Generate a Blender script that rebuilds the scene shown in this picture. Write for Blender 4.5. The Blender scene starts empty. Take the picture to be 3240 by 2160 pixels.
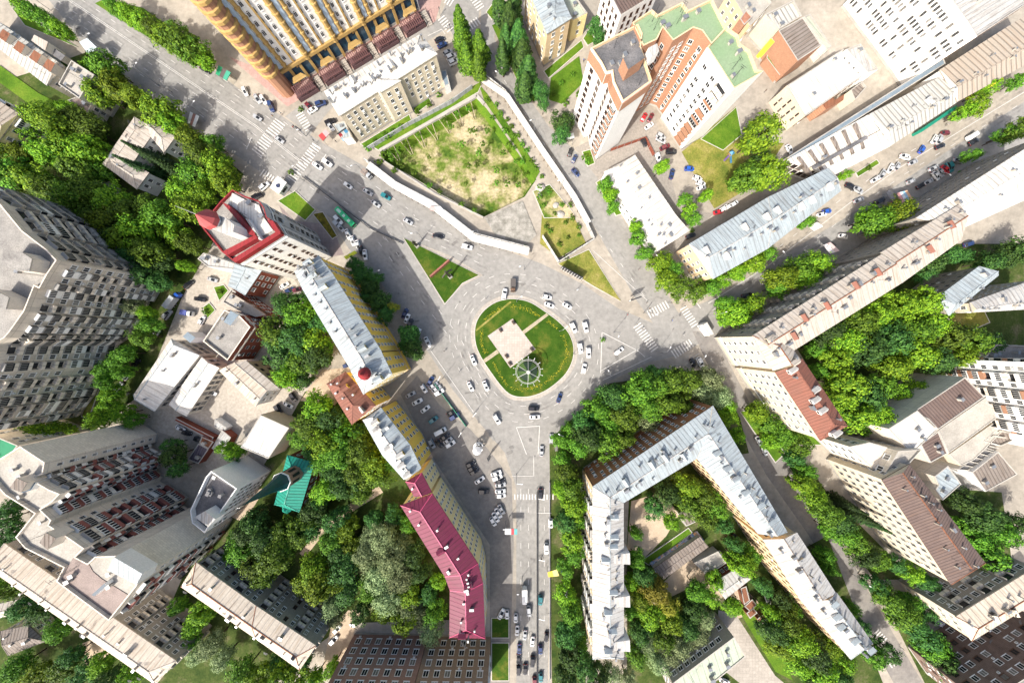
import bpy, math, random
from mathutils import Vector, Matrix
from mathutils.geometry import tessellate_polygon

# ------------------------------------------------------------------ camera, sky, sun, exposure
SC = bpy.context.scene
C = SC.collection
S = 0.14            # metres of ground per photo pixel (3240 x 2160)
H = 135.0           # camera height
cd = bpy.data.cameras.new("camera")
cam = bpy.data.objects.new("camera", cd); C.objects.link(cam)
cam.location = (0, 0, H); cam.rotation_euler = (0, 0, 0)
cd.sensor_width = 36.0; cd.lens = 36.0 * (H / S) / 3240.0
cd.clip_start = 0.5; cd.clip_end = 3000
SC.camera = cam
SUN_EL = math.radians(43); SUN_X, SUN_Y = -0.61, -0.79
world = bpy.data.worlds.new("World"); SC.world = world; world.use_nodes = True
wn = world.node_tree; bg = wn.nodes["Background"]
sky = wn.nodes.new("ShaderNodeTexSky"); sky.sky_type = 'NISHITA'; sky.sun_disc = False
sky.sun_elevation = SUN_EL; sky.sun_rotation = math.atan2(SUN_X, SUN_Y) % (2 * math.pi)
wn.links.new(sky.outputs[0], bg.inputs[0]); bg.inputs[1].default_value = 0.15; sky.dust_density = 5.0; sky.ozone_density = 0.25
ld = bpy.data.lights.new("sun", 'SUN'); ld.energy = 4.15; ld.angle = math.radians(0.5); ld.color = (1.0, 0.965, 0.9)
sun = bpy.data.objects.new("sun", ld); C.objects.link(sun); sun.location = (-120, -150, 200)
sun.rotation_euler = Vector((-SUN_X * math.cos(SUN_EL), -SUN_Y * math.cos(SUN_EL), -math.sin(SUN_EL))).to_track_quat('-Z', 'Y').to_euler()
SC.view_settings.view_transform = 'Standard'; SC.view_settings.look = 'None'
SC.view_settings.exposure = 0.72; SC.view_settings.gamma = 1.0

# ------------------------------------------------------------------ pixel -> world
def T(c, r, pts):                  # readings on an enlarged tile of the photo -> full-size pixels
    return [(810 * c + x * 0.45918, 720 * r + y * 0.45918) for x, y in pts]
def Z(x0, y0, k, pts): return [(x0 + x * k, y0 + y * k) for x, y in pts]
def O(pts): return [(x * 1.37755, y * 1.37755) for x, y in pts]
def W(p, h=0.0):                   # a pixel, seen at height h, as metres on the plan
    k = S * (1 - h / H)
    return ((p[0] - 1620) * k, (1080 - p[1]) * k)
def WL(pts, h=0.0): return [W(p, h) for p in pts]

# ------------------------------------------------------------------ small mesh builder
class MB:
    def __init__(s): s.v = []; s.f = []; s.m = []; s.uv = []
    def face(s, pts, mi=0, uv=None):
        b = len(s.v); s.v += [tuple(p) for p in pts]; s.f.append(tuple(range(b, b + len(pts)))); s.m.append(mi)
        s.uv.append(uv if uv else [(p[0], p[1]) for p in pts])
    def box(s, c, d, rz=0.0, mi=0, taper=1.0):     # c = centre of the underside, d = sizes
        cs, sn = math.cos(rz), math.sin(rz); P = []
        for z, k in ((0, 1.0), (d[2], taper)):
            for a, b in ((-1, -1), (1, -1), (1, 1), (-1, 1)):
                x, y = a * d[0] / 2 * k, b * d[1] / 2 * k
                P.append((c[0] + x * cs - y * sn, c[1] + x * sn + y * cs, c[2] + z))
        for q in ((3, 2, 1, 0), (4, 5, 6, 7), (0, 1, 5, 4), (1, 2, 6, 5), (2, 3, 7, 6), (3, 0, 4, 7)):
            s.face([P[i] for i in q], mi)
    def bar(s, a, b, w, hgt=None, mi=0):            # box beam from a to b
        a, b = Vector(a), Vector(b); d = (b - a); L = d.length
        if L < 1e-6: return
        d /= L; up = Vector((0, 0, 1)) if abs(d.z) < 0.95 else Vector((1, 0, 0))
        x = d.cross(up).normalized(); y = x.cross(d); hh = (hgt or w) / 2; ww = w / 2
        P = [p + x * i * ww + y * j * hh for p in (a, b) for i, j in ((-1, -1), (1, -1), (1, 1), (-1, 1))]
        for q in ((0, 1, 2, 3), (7, 6, 5, 4), (0, 4, 5, 1), (1, 5, 6, 2), (2, 6, 7, 3), (3, 7, 4, 0)):
            s.face([P[i] for i in q], mi)
    def cyl(s, a, b, r0, r1, n=8, mi=0, caps=True):
        a, b = Vector(a), Vector(b); d = (b - a).normalized(); up = Vector((0, 0, 1)) if abs(d.z) < 0.95 else Vector((1, 0, 0))
        x = d.cross(up).normalized(); y = d.cross(x)
        A = [a + (x * math.cos(t) + y * math.sin(t)) * r0 for t in [2 * math.pi * i / n for i in range(n)]]
        B = [b + (x * math.cos(t) + y * math.sin(t)) * r1 for t in [2 * math.pi * i / n for i in range(n)]]
        for i in range(n):
            j = (i + 1) % n; s.face([A[j], A[i], B[i], B[j]], mi)
        if caps:
            s.face(A, mi); s.face(B[::-1], mi)
    def lathe(s, prof, n=12, c=(0, 0, 0), mi=0):    # prof = [(r, z)...]
        R = [[(c[0] + r * math.cos(2 * math.pi * i / n), c[1] + r * math.sin(2 * math.pi * i / n), c[2] + z) for i in range(n)] for r, z in prof]
        for a, b in zip(R, R[1:]):
            for i in range(n):
                j = (i + 1) % n; s.face([a[i], a[j], b[j], b[i]], mi)
    def poly(s, pts2, z, mi=0, uvf=None):           # flat polygon, maybe concave, facing up
        if area(pts2) < 0: pts2 = pts2[::-1]
        for t in tessellate_polygon([[Vector((x, y, 0)) for x, y in pts2]]):
            q = [pts2[i] for i in t]
            if area(q) < 0: q = q[::-1]
            s.face([(x, y, z) for x, y in q], mi, [uvf(x, y) for x, y in q] if uvf else None)
    def mesh(s, name, mats):
        me = bpy.data.meshes.new(name); me.from_pydata(s.v, [], s.f)
        for m in mats: me.materials.append(m)
        me.polygons.foreach_set('material_index', s.m)
        u = me.uv_layers.new(name='UVMap'); fl = []
        for q in s.uv:
            for a in q: fl += [a[0], a[1]]
        u.data.foreach_set('uv', fl); me.update()
        return me
    def build(s, name, mats, parent=None, loc=(0, 0, 0), rz=0.0):
        if not isinstance(mats, (list, tuple)): mats = [mats]
        o = bpy.data.objects.new(name, s.mesh(name, mats)); C.objects.link(o)
        o.location = loc; o.rotation_euler = (0, 0, rz)
        if parent: o.parent = parent
        return o
def area(p): return 0.5 * sum(p[i][0] * p[(i + 1) % len(p)][1] - p[(i + 1) % len(p)][0] * p[i][1] for i in range(len(p)))
def ccw(p): return p if area(p) > 0 else p[::-1]
def inset(p, d):                                     # p counter-clockwise, d > 0 moves the outline inwards
    n = len(p); out = []
    for i in range(n):
        a, b, c = Vector(p[i - 1]), Vector(p[i]), Vector(p[(i + 1) % n])
        e1 = (b - a); e2 = (c - b)
        if e1.length < 1e-6 or e2.length < 1e-6: out.append(tuple(b)); continue
        e1.normalize(); e2.normalize()
        n1 = Vector((-e1.y, e1.x)); n2 = Vector((-e2.y, e2.x)); m = n1 + n2
        k = d / max(0.35, (1 + n1.dot(n2)) / 2 * 1.0) / 2
        out.append(tuple(b + m * k))
    return out
def smooth(pts, n=4, closed=True):                   # Catmull-Rom
    out = []; N = len(pts)
    for i in range(N if closed else N - 1):
        g = lambda j: Vector(pts[j % N] if closed else pts[max(0, min(N - 1, j))])
        p0, p1, p2, p3 = g(i - 1), g(i), g(i + 1), g(i + 2)
        for k in range(n):
            t = k / n
            out.append(tuple(0.5 * ((2 * p1) + (p2 - p0) * t + (2 * p0 - 5 * p1 + 4 * p2 - p3) * t * t + (3 * p1 - p0 - 3 * p2 + p3) * t ** 3)))
    if not closed: out.append(tuple(pts[-1]))
    return out
def inside(x, y, p):
    c = False; j = len(p) - 1
    for i in range(len(p)):
        if (p[i][1] > y) != (p[j][1] > y) and x < (p[j][0] - p[i][0]) * (y - p[i][1]) / (p[j][1] - p[i][1]) + p[i][0]: c = not c
        j = i
    return c
def tag(o, label=None, cat=None, group=None, kind=None):
    if label: o['label'] = label
    if cat: o['category'] = cat
    if group: o['group'] = group
    if kind: o['kind'] = kind
    return o
def empty(name, loc=(0, 0, 0), rz=0.0):
    o = bpy.data.objects.new(name, None); C.objects.link(o); o.location = loc; o.rotation_euler = (0, 0, rz)
    o.empty_display_size = 0.5
    return o
def link(name, me, parent, loc=(0, 0, 0), rz=0.0, sc=None):
    o = bpy.data.objects.new(name, me); C.objects.link(o); o.parent = parent
    o.location = loc; o.rotation_euler = (0, 0, rz)
    if sc: o.scale = sc
    return o
def copy_tree(o, parent=None):
    c = o.copy(); C.objects.link(c); c.parent = parent
    for ch in o.children: copy_tree(ch, c)
    return c
def struct(name, mb, mat): return tag(mb.build(name, mat), kind='structure')

# ------------------------------------------------------------------ materials
MATS = {}
def mat(name, col, rough=0.85, var=0.25, scale=0.35, pat=None, pk=1.0, spec=0.3, metal=0.0, col2=None, fine=0.15, bump=0.0, uv=True, rnd=0.0):
    """procedural surface: base colour, broad stains, fine grain, optional pattern read from the mesh's own UV in metres"""
    if name in MATS: return MATS[name]
    m = bpy.data.materials.new(name); m.use_nodes = True; MATS[name] = m
    nt = m.node_tree; N = nt.nodes; L = nt.links; b = N["Principled BSDF"]
    b.inputs['Roughness'].default_value = rough; b.inputs['Metallic'].default_value = metal
    b.inputs['Specular IOR Level'].default_value = spec
    geo = N.new('ShaderNodeNewGeometry'); uvn = N.new('ShaderNodeUVMap')
    def mix(kind, f, a, bb):
        x = N.new('ShaderNodeMix'); x.data_type = 'RGBA'; x.blend_type = kind
        if isinstance(f, float): x.inputs[0].default_value = f
        else: L.new(f, x.inputs[0])
        for s, v in ((6, a), (7, bb)):
            if isinstance(v, tuple): x.inputs[s].default_value = (*v, 1)
            else: L.new(v, x.inputs[s])
        return x.outputs[2]
    def noise(sc, det=4, rg=0.6):
        n = N.new('ShaderNodeTexNoise'); n.inputs['Scale'].default_value = sc; n.inputs['Detail'].default_value = det
        n.inputs['Roughness'].default_value = rg; L.new(geo.outputs['Position'], n.inputs['Vector']); return n.outputs[0]
    def ramp(fac, a, bb, va=0.0, vb=1.0):
        r = N.new('ShaderNodeMapRange'); r.inputs[1].default_value = a; r.inputs[2].default_value = bb
        r.inputs[3].default_value = va; r.inputs[4].default_value = vb; L.new(fac, r.inputs[0]); return r.outputs[0]
    c2 = col2 or tuple(x * (1 - 0.55) for x in col)
    base = mix('MIX', ramp(noise(scale, 6, 0.65), 0.38, 0.68, 0.0, var * 1.6), col, c2)
    if fine:
        base = mix('MULTIPLY', 1.0, base, mix('MIX', ramp(noise(scale * 14, 3, 0.7), 0.3, 0.7), (1 - fine,) * 3, (1 + fine * 0.6,) * 3))
    if pat in ('seam', 'corr'):
        mp = N.new('ShaderNodeMapping'); mp.inputs['Scale'].default_value = (1.1, 0.11, 1.0); L.new(uvn.outputs[0], mp.inputs[0])
        sn = N.new('ShaderNodeTexNoise'); sn.inputs['Scale'].default_value = 1.0; sn.inputs['Detail'].default_value = 5; L.new(mp.outputs[0], sn.inputs['Vector'])
        base = mix('MIX', ramp(sn.outputs[0], 0.48, 0.7, 0.0, 0.75), base, tuple(x * f for x, f in zip(c2, (0.85, 0.76, 0.68))))
    hgt = None
    if pat in ('corr', 'seam'):                      # ribs or seams that run up the slope (UV.v); u is measured along the eave
        sx = N.new('ShaderNodeSeparateXYZ'); L.new(uvn.outputs[0], sx.inputs[0])
        mu = N.new('ShaderNodeMath'); mu.operation = 'MULTIPLY'; mu.inputs[1].default_value = 1.0 / pk; L.new(sx.outputs[0], mu.inputs[0])
        fr = N.new('ShaderNodeMath'); fr.operation = 'FRACT'; L.new(mu.outputs[0], fr.inputs[0])
        if pat == 'corr':
            pp = N.new('ShaderNodeMath'); pp.operation = 'PINGPONG'; pp.inputs[1].default_value = 0.5; L.new(fr.outputs[0], pp.inputs[0])
            f = ramp(pp.outputs[0], 0.03, 0.2); base = mix('MULTIPLY', 1.0, base, mix('MIX', f, (0.55, 0.54, 0.53), (1.0, 1.0, 1.0))); hgt = f
        else:
            f = ramp(fr.outputs[0], 0.0, 0.2, 0.0, 1.0); base = mix('MULTIPLY', 1.0, base, mix('MIX', f, (0.58, 0.58, 0.59), (1, 1, 1))); hgt = f
    if pat in ('panel', 'brick', 'tile'):
        bt = N.new('ShaderNodeTexBrick'); L.new(uvn.outputs[0], bt.inputs['Vector'])
        w, hh, mo, off, d = {'panel': (3.2 * pk, 2.9 * pk, 0.07, 0.0, 0.62), 'brick': (0.9 * pk, 0.45 * pk, 0.05, 0.5, 0.72), 'tile': (1.4 * pk, 1.4 * pk, 0.06, 0.0, 0.75)}[pat]
        bt.inputs['Scale'].default_value = 1.0; bt.inputs['Brick Width'].default_value = w; bt.inputs['Row Height'].default_value = hh
        bt.inputs['Mortar Size'].default_value = mo; bt.offset = off
        bt.inputs['Color1'].default_value = (1, 1, 1, 1); bt.inputs['Color2'].default_value = (0.86, 0.86, 0.86, 1); bt.inputs['Mortar'].default_value = (d, d, d, 1)
        base = mix('MULTIPLY', 1.0, base, bt.outputs[0])
    if rnd:
        oi = N.new('ShaderNodeObjectInfo'); hs = N.new('ShaderNodeHueSaturation'); L.new(base, hs.inputs['Color'])
        L.new(ramp(oi.outputs['Random'], 0, 1, 0.5 - rnd * 0.04, 0.5 + rnd * 0.04), hs.inputs['Hue'])
        L.new(ramp(oi.outputs['Random'], 0, 1, 1 - rnd * 0.3, 1 + rnd * 0.3), hs.inputs['Value']); base = hs.outputs[0]
    L.new(base, b.inputs['Base Color'])
    if bump or hgt is not None:
        bp = N.new('ShaderNodeBump'); bp.inputs['Strength'].default_value = bump or 0.5; bp.inputs['Distance'].default_value = 0.15; sky.dust_density = 5.0; sky.ozone_density = 0.25
        L.new(hgt if hgt is not None else noise(scale * 10, 4), bp.inputs['Height']); L.new(bp.outputs[0], b.inputs['Normal'])
    return m
def leafmat(name, dark, light, trans=0.15):
    m = bpy.data.materials.new(name); m.use_nodes = True; MATS[name] = m
    nt = m.node_tree; N = nt.nodes; L = nt.links; b = N["Principled BSDF"]; out = N["Material Output"]
    geo = N.new('ShaderNodeNewGeometry'); oi = N.new('ShaderNodeObjectInfo'); x = N.new('ShaderNodeMix'); x.data_type = 'RGBA'
    x.inputs[6].default_value = (*dark, 1); x.inputs[7].default_value = (*light, 1); L.new(geo.outputs['Random Per Island'], x.inputs[0])
    hs = N.new('ShaderNodeHueSaturation'); L.new(x.outputs[2], hs.inputs['Color'])
    for out_i, a, bb in (('Hue', 0.475, 0.52), ('Value', 0.6, 1.35)):
        r = N.new('ShaderNodeMapRange'); r.inputs[3].default_value = a; r.inputs[4].default_value = bb; L.new(oi.outputs['Random'], r.inputs[0]); L.new(r.outputs[0], hs.inputs[out_i])
    L.new(hs.outputs[0], b.inputs['Base Color']); b.inputs['Roughness'].default_value = 0.65; b.inputs['Specular IOR Level'].default_value = 0.2
    t = N.new('ShaderNodeBsdfTranslucent'); L.new(hs.outputs[0], t.inputs[0]); ms = N.new('ShaderNodeMixShader'); ms.inputs[0].default_value = trans
    L.new(b.outputs[0], ms.inputs[1]); L.new(t.outputs[0], ms.inputs[2]); L.new(ms.outputs[0], out.inputs[0])
    return m
def flat(name, col, rough=0.6, metal=0.0, spec=0.4): return mat(name, col, rough, 0.1, 0.8, None, 1, spec, metal, None, 0.04)
def blendmat(name, cols, scale, lo=0.35, hi=0.65, rough=0.95, sc2=None, gr=(0.8, 1.12)):
    """several colours laid out by noise on the ground (grass, dry earth)"""
    m = bpy.data.materials.new(name); m.use_nodes = True; MATS[name] = m
    nt = m.node_tree; N = nt.nodes; L = nt.links; b = N["Principled BSDF"]; geo = N.new('ShaderNodeNewGeometry')
    b.inputs['Roughness'].default_value = rough; b.inputs['Specular IOR Level'].default_value = 0.1
    def noise(sc, d):
        n = N.new('ShaderNodeTexNoise'); n.inputs['Scale'].default_value = sc; n.inputs['Detail'].default_value = d; n.inputs['Roughness'].default_value = 0.7
        L.new(geo.outputs['Position'], n.inputs['Vector']); return n.outputs[0]
    cr = N.new('ShaderNodeValToRGB'); el = cr.color_ramp.elements
    while len(el) < len(cols): el.new(0.5)
    for i, c in enumerate(cols): el[i].position = lo + (hi - lo) * i / (len(cols) - 1); el[i].color = (*c, 1)
    L.new(noise(scale, 8), cr.inputs[0])
    x = N.new('ShaderNodeMix'); x.data_type = 'RGBA'; x.blend_type = 'MULTIPLY'; x.inputs[0].default_value = 1.0
    r = N.new('ShaderNodeMapRange'); r.inputs[1].default_value = 0.3; r.inputs[2].default_value = 0.7; r.inputs[3].default_value = gr[0]; r.inputs[4].default_value = gr[1]
    L.new(noise(sc2 or scale * 14, 4), r.inputs[0]); L.new(cr.outputs[0], x.inputs[6]); L.new(r.outputs[0], x.inputs[7]); L.new(x.outputs[2], b.inputs['Base Color'])
    bp = N.new('ShaderNodeBump'); bp.inputs['Strength'].default_value = 0.12; bp.inputs['Distance'].default_value = 0.2; L.new(noise(scale * 8, 4), bp.inputs['Height']); L.new(bp.outputs[0], b.inputs['Normal'])
    return m
# ------------------------------------------------------------------ palette
asphalt = blendmat('asphalt', [(0.225, 0.216, 0.2), (0.26, 0.25, 0.232), (0.295, 0.283, 0.262)], 0.05, 0.32, 0.68, 0.9, 0.5)
asphalt_dark = blendmat('worn_asphalt', [(0.16, 0.15, 0.14), (0.21, 0.195, 0.18), (0.26, 0.24, 0.21)], 0.09, 0.32, 0.68, 0.9, 0.6)
dusty = blendmat('dusty_ground', [(0.25, 0.222, 0.185), (0.33, 0.295, 0.245), (0.395, 0.352, 0.295)], 0.04, 0.32, 0.68, 0.95, 0.4)
paving = mat('pale_paving', (0.4, 0.36, 0.31), 0.9, 0.25, 0.12, 'tile', 1.0)
pinkpave = mat('pink_paving', (0.42, 0.255, 0.225), 0.9, 0.3, 0.1, 'tile', 1.3, col2=(0.36, 0.29, 0.25))
plazamat = mat('plaza_slabs', (0.45, 0.4, 0.35), 0.85, 0.35, 0.3, 'tile', 0.8, col2=(0.38, 0.32, 0.27))
sand = blendmat('sand', [(0.4, 0.31, 0.22), (0.5, 0.4, 0.29)], 0.2)
grass = blendmat('grass', [(0.04, 0.1, 0.008), (0.085, 0.165, 0.014), (0.15, 0.21, 0.024)], 0.09, 0.3, 0.7, 1.0, 2.5, gr=(0.6, 1.25))
lawnmat = blendmat('mown_lawn', [(0.025, 0.062, 0.006), (0.04, 0.088, 0.009), (0.11, 0.125, 0.02), (0.19, 0.165, 0.05)], 0.11, 0.36, 0.78, 1.0, 3.0, gr=(0.6, 1.25))
drygrass = blendmat('dry_grass', [(0.09, 0.13, 0.02), (0.19, 0.19, 0.04), (0.33, 0.27, 0.1)], 0.09, 0.33, 0.66, 1.0, 2.0, gr=(0.6, 1.25))
pitmat = blendmat('pit_floor', [(0.05, 0.1, 0.014), (0.11, 0.16, 0.025), (0.27, 0.25, 0.11), (0.44, 0.37, 0.23)], 0.055, 0.39, 0.57, 1.0, 0.9, gr=(0.6, 1.25))
soil = blendmat('park_soil', [(0.025, 0.05, 0.01), (0.06, 0.085, 0.02), (0.15, 0.13, 0.075)], 0.12, 0.35, 0.7, 1.0, 1.5, gr=(0.6, 1.25))
white_paint = mat('white_paint', (0.63, 0.61, 0.57), 0.7, 0.5, 0.9, col2=(0.4, 0.38, 0.35))
kerbmat = mat('kerb_stone', (0.5, 0.47, 0.42), 0.9, 0.2, 0.5)
concrete = mat('concrete', (0.4, 0.38, 0.34), 0.9, 0.35, 0.25, col2=(0.24, 0.22, 0.2))
steel = flat('grey_steel', (0.3, 0.31, 0.32), 0.45, 0.6)
darkmetal = flat('dark_metal', (0.04, 0.04, 0.045), 0.5, 0.3)
whitemetal = flat('white_metal', (0.75, 0.75, 0.73), 0.45)
black = flat('black_rubber', (0.015, 0.015, 0.016), 0.8)
glass = mat('window_glass', (0.02, 0.023, 0.028), 0.25, 0.2, 0.4, spec=0.35, fine=0); curtain = mat('curtained_glass', (0.2, 0.19, 0.17), 0.3, 0.5, 1.5, spec=0.35, col2=(0.06, 0.06, 0.065))
bluegl = mat('blue_glass', (0.03, 0.07, 0.11), 0.12, 0.3, 0.4, spec=0.6, fine=0)
wframe = flat('white_frame', (0.72, 0.72, 0.7), 0.5); bframe = flat('brown_frame', (0.1, 0.05, 0.03), 0.6); gframe = flat('grey_frame', (0.3, 0.29, 0.27), 0.7)
# walls
w_beige = mat('cream_plaster', (0.58, 0.51, 0.39), 0.9, 0.25, 0.15, col2=(0.4, 0.34, 0.26))
w_white = mat('white_plaster', (0.74, 0.73, 0.7), 0.85, 0.15, 0.2, col2=(0.55, 0.54, 0.5))
w_yellow = mat('ochre_plaster', (0.78, 0.53, 0.1), 0.9, 0.2, 0.2, col2=(0.6, 0.4, 0.1))
w_pale = mat('pale_yellow_plaster', (0.8, 0.66, 0.34), 0.9, 0.2, 0.2, col2=(0.6, 0.48, 0.26))
w_panel = mat('grey_panels', (0.66, 0.59, 0.49), 0.95, 0.4, 0.2, 'panel', 1.0, col2=(0.45, 0.4, 0.335))
w_panelb = mat('beige_panels', (0.7, 0.63, 0.53), 0.95, 0.3, 0.2, 'panel', 1.0, col2=(0.52, 0.46, 0.38))
w_slab = mat('ribbed_slabs', (0.72, 0.67, 0.57), 0.95, 0.25, 0.2, 'brick', 1.6, col2=(0.56, 0.51, 0.43))
w_greybrick = mat('grey_brick', (0.37, 0.335, 0.285), 0.95, 0.3, 0.3, 'brick', 0.8, col2=(0.24, 0.22, 0.185))
w_redbrick = mat('red_brick', (0.27, 0.08, 0.05), 0.95, 0.35, 0.3, 'brick', 0.8, col2=(0.2, 0.06, 0.035))
w_orbrick = mat('orange_brick', (0.44, 0.235, 0.145), 0.95, 0.35, 0.3, 'brick', 0.8, col2=(0.33, 0.18, 0.115))
w_brown = mat('brown_brick', (0.42, 0.19, 0.09), 0.95, 0.35, 0.3, 'brick', 0.8, col2=(0.26, 0.115, 0.06))
w_maroon = mat('maroon_brick', (0.37, 0.225, 0.175), 0.95, 0.35, 0.3, 'brick', 0.8, col2=(0.27, 0.165, 0.13))
w_gold = mat('golden_plaster', (0.42, 0.285, 0.105), 0.7, 0.35, 0.5, col2=(0.29, 0.165, 0.05))
w_peach = mat('peach_plaster', (0.66, 0.5, 0.31), 0.9, 0.2, 0.2)
# roofs
r_blue = mat('pale_blue_sheet', (0.345, 0.395, 0.415), 0.5, 0.3, 0.12, 'seam', 1.6, col2=(0.215, 0.24, 0.255), spec=0.4)
r_white = mat('white_sheet', (0.44, 0.435, 0.415), 0.6, 0.25, 0.12, 'seam', 1.8, col2=(0.29, 0.275, 0.255))
r_bright = mat('bright_white_sheet', (0.62, 0.6, 0.55), 0.6, 0.25, 0.1, 'seam', 2.2, col2=(0.44, 0.42, 0.38))
r_pink = mat('pinkish_sheet', (0.45, 0.405, 0.35), 0.7, 0.25, 0.12, 'seam', 2.2, col2=(0.33, 0.29, 0.245))
r_cream = mat('cream_sheet', (0.54, 0.475, 0.39), 0.7, 0.25, 0.12, 'seam', 2.2, col2=(0.38, 0.32, 0.25))
r_bit = mat('grey_bitumen', (0.3, 0.285, 0.26), 0.95, 0.55, 0.16, col2=(0.17, 0.16, 0.15), fine=0.3)
r_dbit = mat('dark_bitumen', (0.1, 0.1, 0.105), 0.95, 0.55, 0.16, col2=(0.2, 0.19, 0.19), fine=0.35)
r_pbit = mat('pale_screed', (0.4, 0.375, 0.33), 0.95, 0.5, 0.12, col2=(0.26, 0.24, 0.21), fine=0.22)
r_tbit = mat('taupe_bitumen', (0.3, 0.24, 0.215), 0.95, 0.55, 0.2, col2=(0.19, 0.15, 0.135), fine=0.35)
r_green = mat('pale_green_roofing', (0.185, 0.275, 0.155), 0.9, 0.4, 0.12, col2=(0.23, 0.29, 0.19), fine=0.15)
r_pgreen = mat('grey_green_roofing', (0.38, 0.43, 0.34), 0.9, 0.4, 0.12, 'seam', 3.0, col2=(0.36, 0.4, 0.33))
r_brown = mat('brown_slate_sheet', (0.12, 0.085, 0.075), 0.9, 0.4, 0.2, 'corr', 1.15, col2=(0.17, 0.125, 0.108))
r_taupe = mat('taupe_slate_sheet', (0.235, 0.2, 0.175), 0.9, 0.4, 0.2, 'corr', 1.4, col2=(0.165, 0.14, 0.12))
r_beige = mat('beige_slate_sheet', (0.36, 0.315, 0.26), 0.9, 0.35, 0.2, 'corr', 2.3, col2=(0.38, 0.32, 0.26))
r_greysl = mat('grey_slate_sheet', (0.43, 0.425, 0.395), 0.85, 0.35, 0.2, 'corr', 1.9, col2=(0.4, 0.4, 0.37))
r_terra = mat('terracotta_sheet', (0.22, 0.085, 0.058), 0.75, 0.35, 0.25, 'seam', 1.2, col2=(0.16, 0.08, 0.06))
r_rust = mat('rusty_sheet', (0.24, 0.095, 0.05), 0.85, 0.5, 0.3, 'seam', 1.4, col2=(0.18, 0.085, 0.05))
r_crim = mat('crimson_sheet', (0.15, 0.018, 0.05), 0.55, 0.2, 0.2, 'seam', 1.7, col2=(0.115, 0.024, 0.045))
r_teal = mat('teal_sheet', (0.015, 0.27, 0.19), 0.5, 0.3, 0.2, 'corr', 1.3, col2=(0.015, 0.2, 0.15))
r_dteal = mat('dark_teal_sheet', (0.006, 0.05, 0.06), 0.4, 0.3, 0.4, col2=(0.01, 0.09, 0.09))
r_red = mat('red_sheet', (0.24, 0.02, 0.025), 0.55, 0.25, 0.3, 'seam', 1.4, col2=(0.2, 0.025, 0.025))
r_emer = mat('emerald_sheet', (0.01, 0.2, 0.09), 0.6, 0.2, 0.3)
r_gblue = mat('blue_glazing', (0.2, 0.25, 0.29), 0.3, 0.3, 0.3, 'tile', 1.6, col2=(0.13, 0.17, 0.2), spec=0.5)

# ------------------------------------------------------------------ ground (one sheet with the excavated lot cut out of it)
PIT = WL(O([(873, 350), (985, 287), (1092, 224), (1118, 250), (1190, 352), (1232, 412), (1205, 452), (1112, 498), (1015, 447), (940, 402), (885, 372)]))
mb = MB(); outer = [(-900, -900), (900, -900), (900, 900), (-900, 900)]
allp = outer + PIT
for t in tessellate_polygon([[Vector((x, y, 0)) for x, y in outer], [Vector((x, y, 0)) for x, y in PIT]]):
    q = [allp[i] for i in t]
    if area(q) < 0: q = q[::-1]
    mb.face([(x, y, 0) for x, y in q])
struct('ground', mb, dusty)
PD = -4.2
mb = MB(); pc = ccw(PIT); fl = inset(pc, 1.6)
mb.poly(fl, PD)
for i in range(len(pc)):
    j = (i + 1) % len(pc); mb.face([(*fl[i], PD), (*fl[j], PD), (*pc[j], 0), (*pc[i], 0)], 1)
struct('pit_terrain', mb, [pitmat, grass])
LV = [0]
def sheet(name, pts, m, lv=1, h=0.0):              # every sheet lies a few millimetres above the one laid before it
    LV[0] += 1; mb = MB(); mb.poly(pts, 0.004 * LV[0] + h); return struct(name, mb, m)
# street network
RD = [(80, -40), (200, -40), (300, 30), (440, 125), (560, 212), (640, 262), (735, 325), (855, 392), (1000, 482), (1130, 562), (1245, 606), (1335, 650), (1420, 708), (1500, 742), (1600, 702), (1650, 680),
      (1800, 585), (2000, 465), (2180, 345), (2420, 190), (2420, 320), (2290, 395), (2100, 498), (1900, 600), (1720, 712), (1640, 770), (1560, 815), (1490, 832), (1390, 880), (1310, 960), (1280, 1020), (1264, 1100), (1258, 1640), (1186, 1640),
      (1186, 1120), (1160, 1040), (1105, 975), (1040, 895), (985, 810), (935, 740), (880, 655), (800, 570), (760, 500), (640, 425), (555, 365), (400, 268), (215, 130)]
sheet('road', WL(O(RD)), asphalt, 1)
sheet('side_street', WL(O([(1105, -30), (1105, 80), (1112, 160), (1190, 240), (1262, 340), (1342, 480), (1462, 690), (1500, 742), (1560, 722), (1512, 640), (1430, 500), (1350, 372), (1260, 290), (1190, 190), (1135, 90), (1150, -30)])), asphalt, 2)
sheet('back_street', WL(O([(1590, 760), (1650, 890), (1760, 1090), (1855, 1225), (1960, 1395), (2070, 1600), (2140, 1600), (2010, 1385), (1930, 1240), (1850, 1130), (1735, 950), (1665, 815), (1640, 760)])), asphalt_dark, 3)
sheet('cross_street', WL(O([(655, 268), (760, 190), (1010, 42), (1040, -30), (1110, -30), (1090, 95), (1055, 110), (1030, 62), (760, 250), (712, 310)])), asphalt, 3)
sheet('parking_yard', WL(O([(958, 862), (1010, 930), (1080, 985), (1120, 1030), (1175, 1100), (1180, 1250), (1170, 1568), (1125, 1568), (1125, 1250), (1000, 1060), (920, 905)])), asphalt_dark, 2)
sheet('shop_terrace', WL(O([(525, 130), (660, 245), (745, 195), (1000, 50), (1020, -20), (960, -20), (700, 120), (600, 160)])), pinkpave, 2)
sheet('forecourt', WL(O([(655, 505), (760, 515), (790, 585), (760, 590), (640, 470)])), mat('mauve_paving', (0.3, 0.24, 0.225), 0.9, 0.3, 0.2, 'tile', 1.2), 2)
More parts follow.
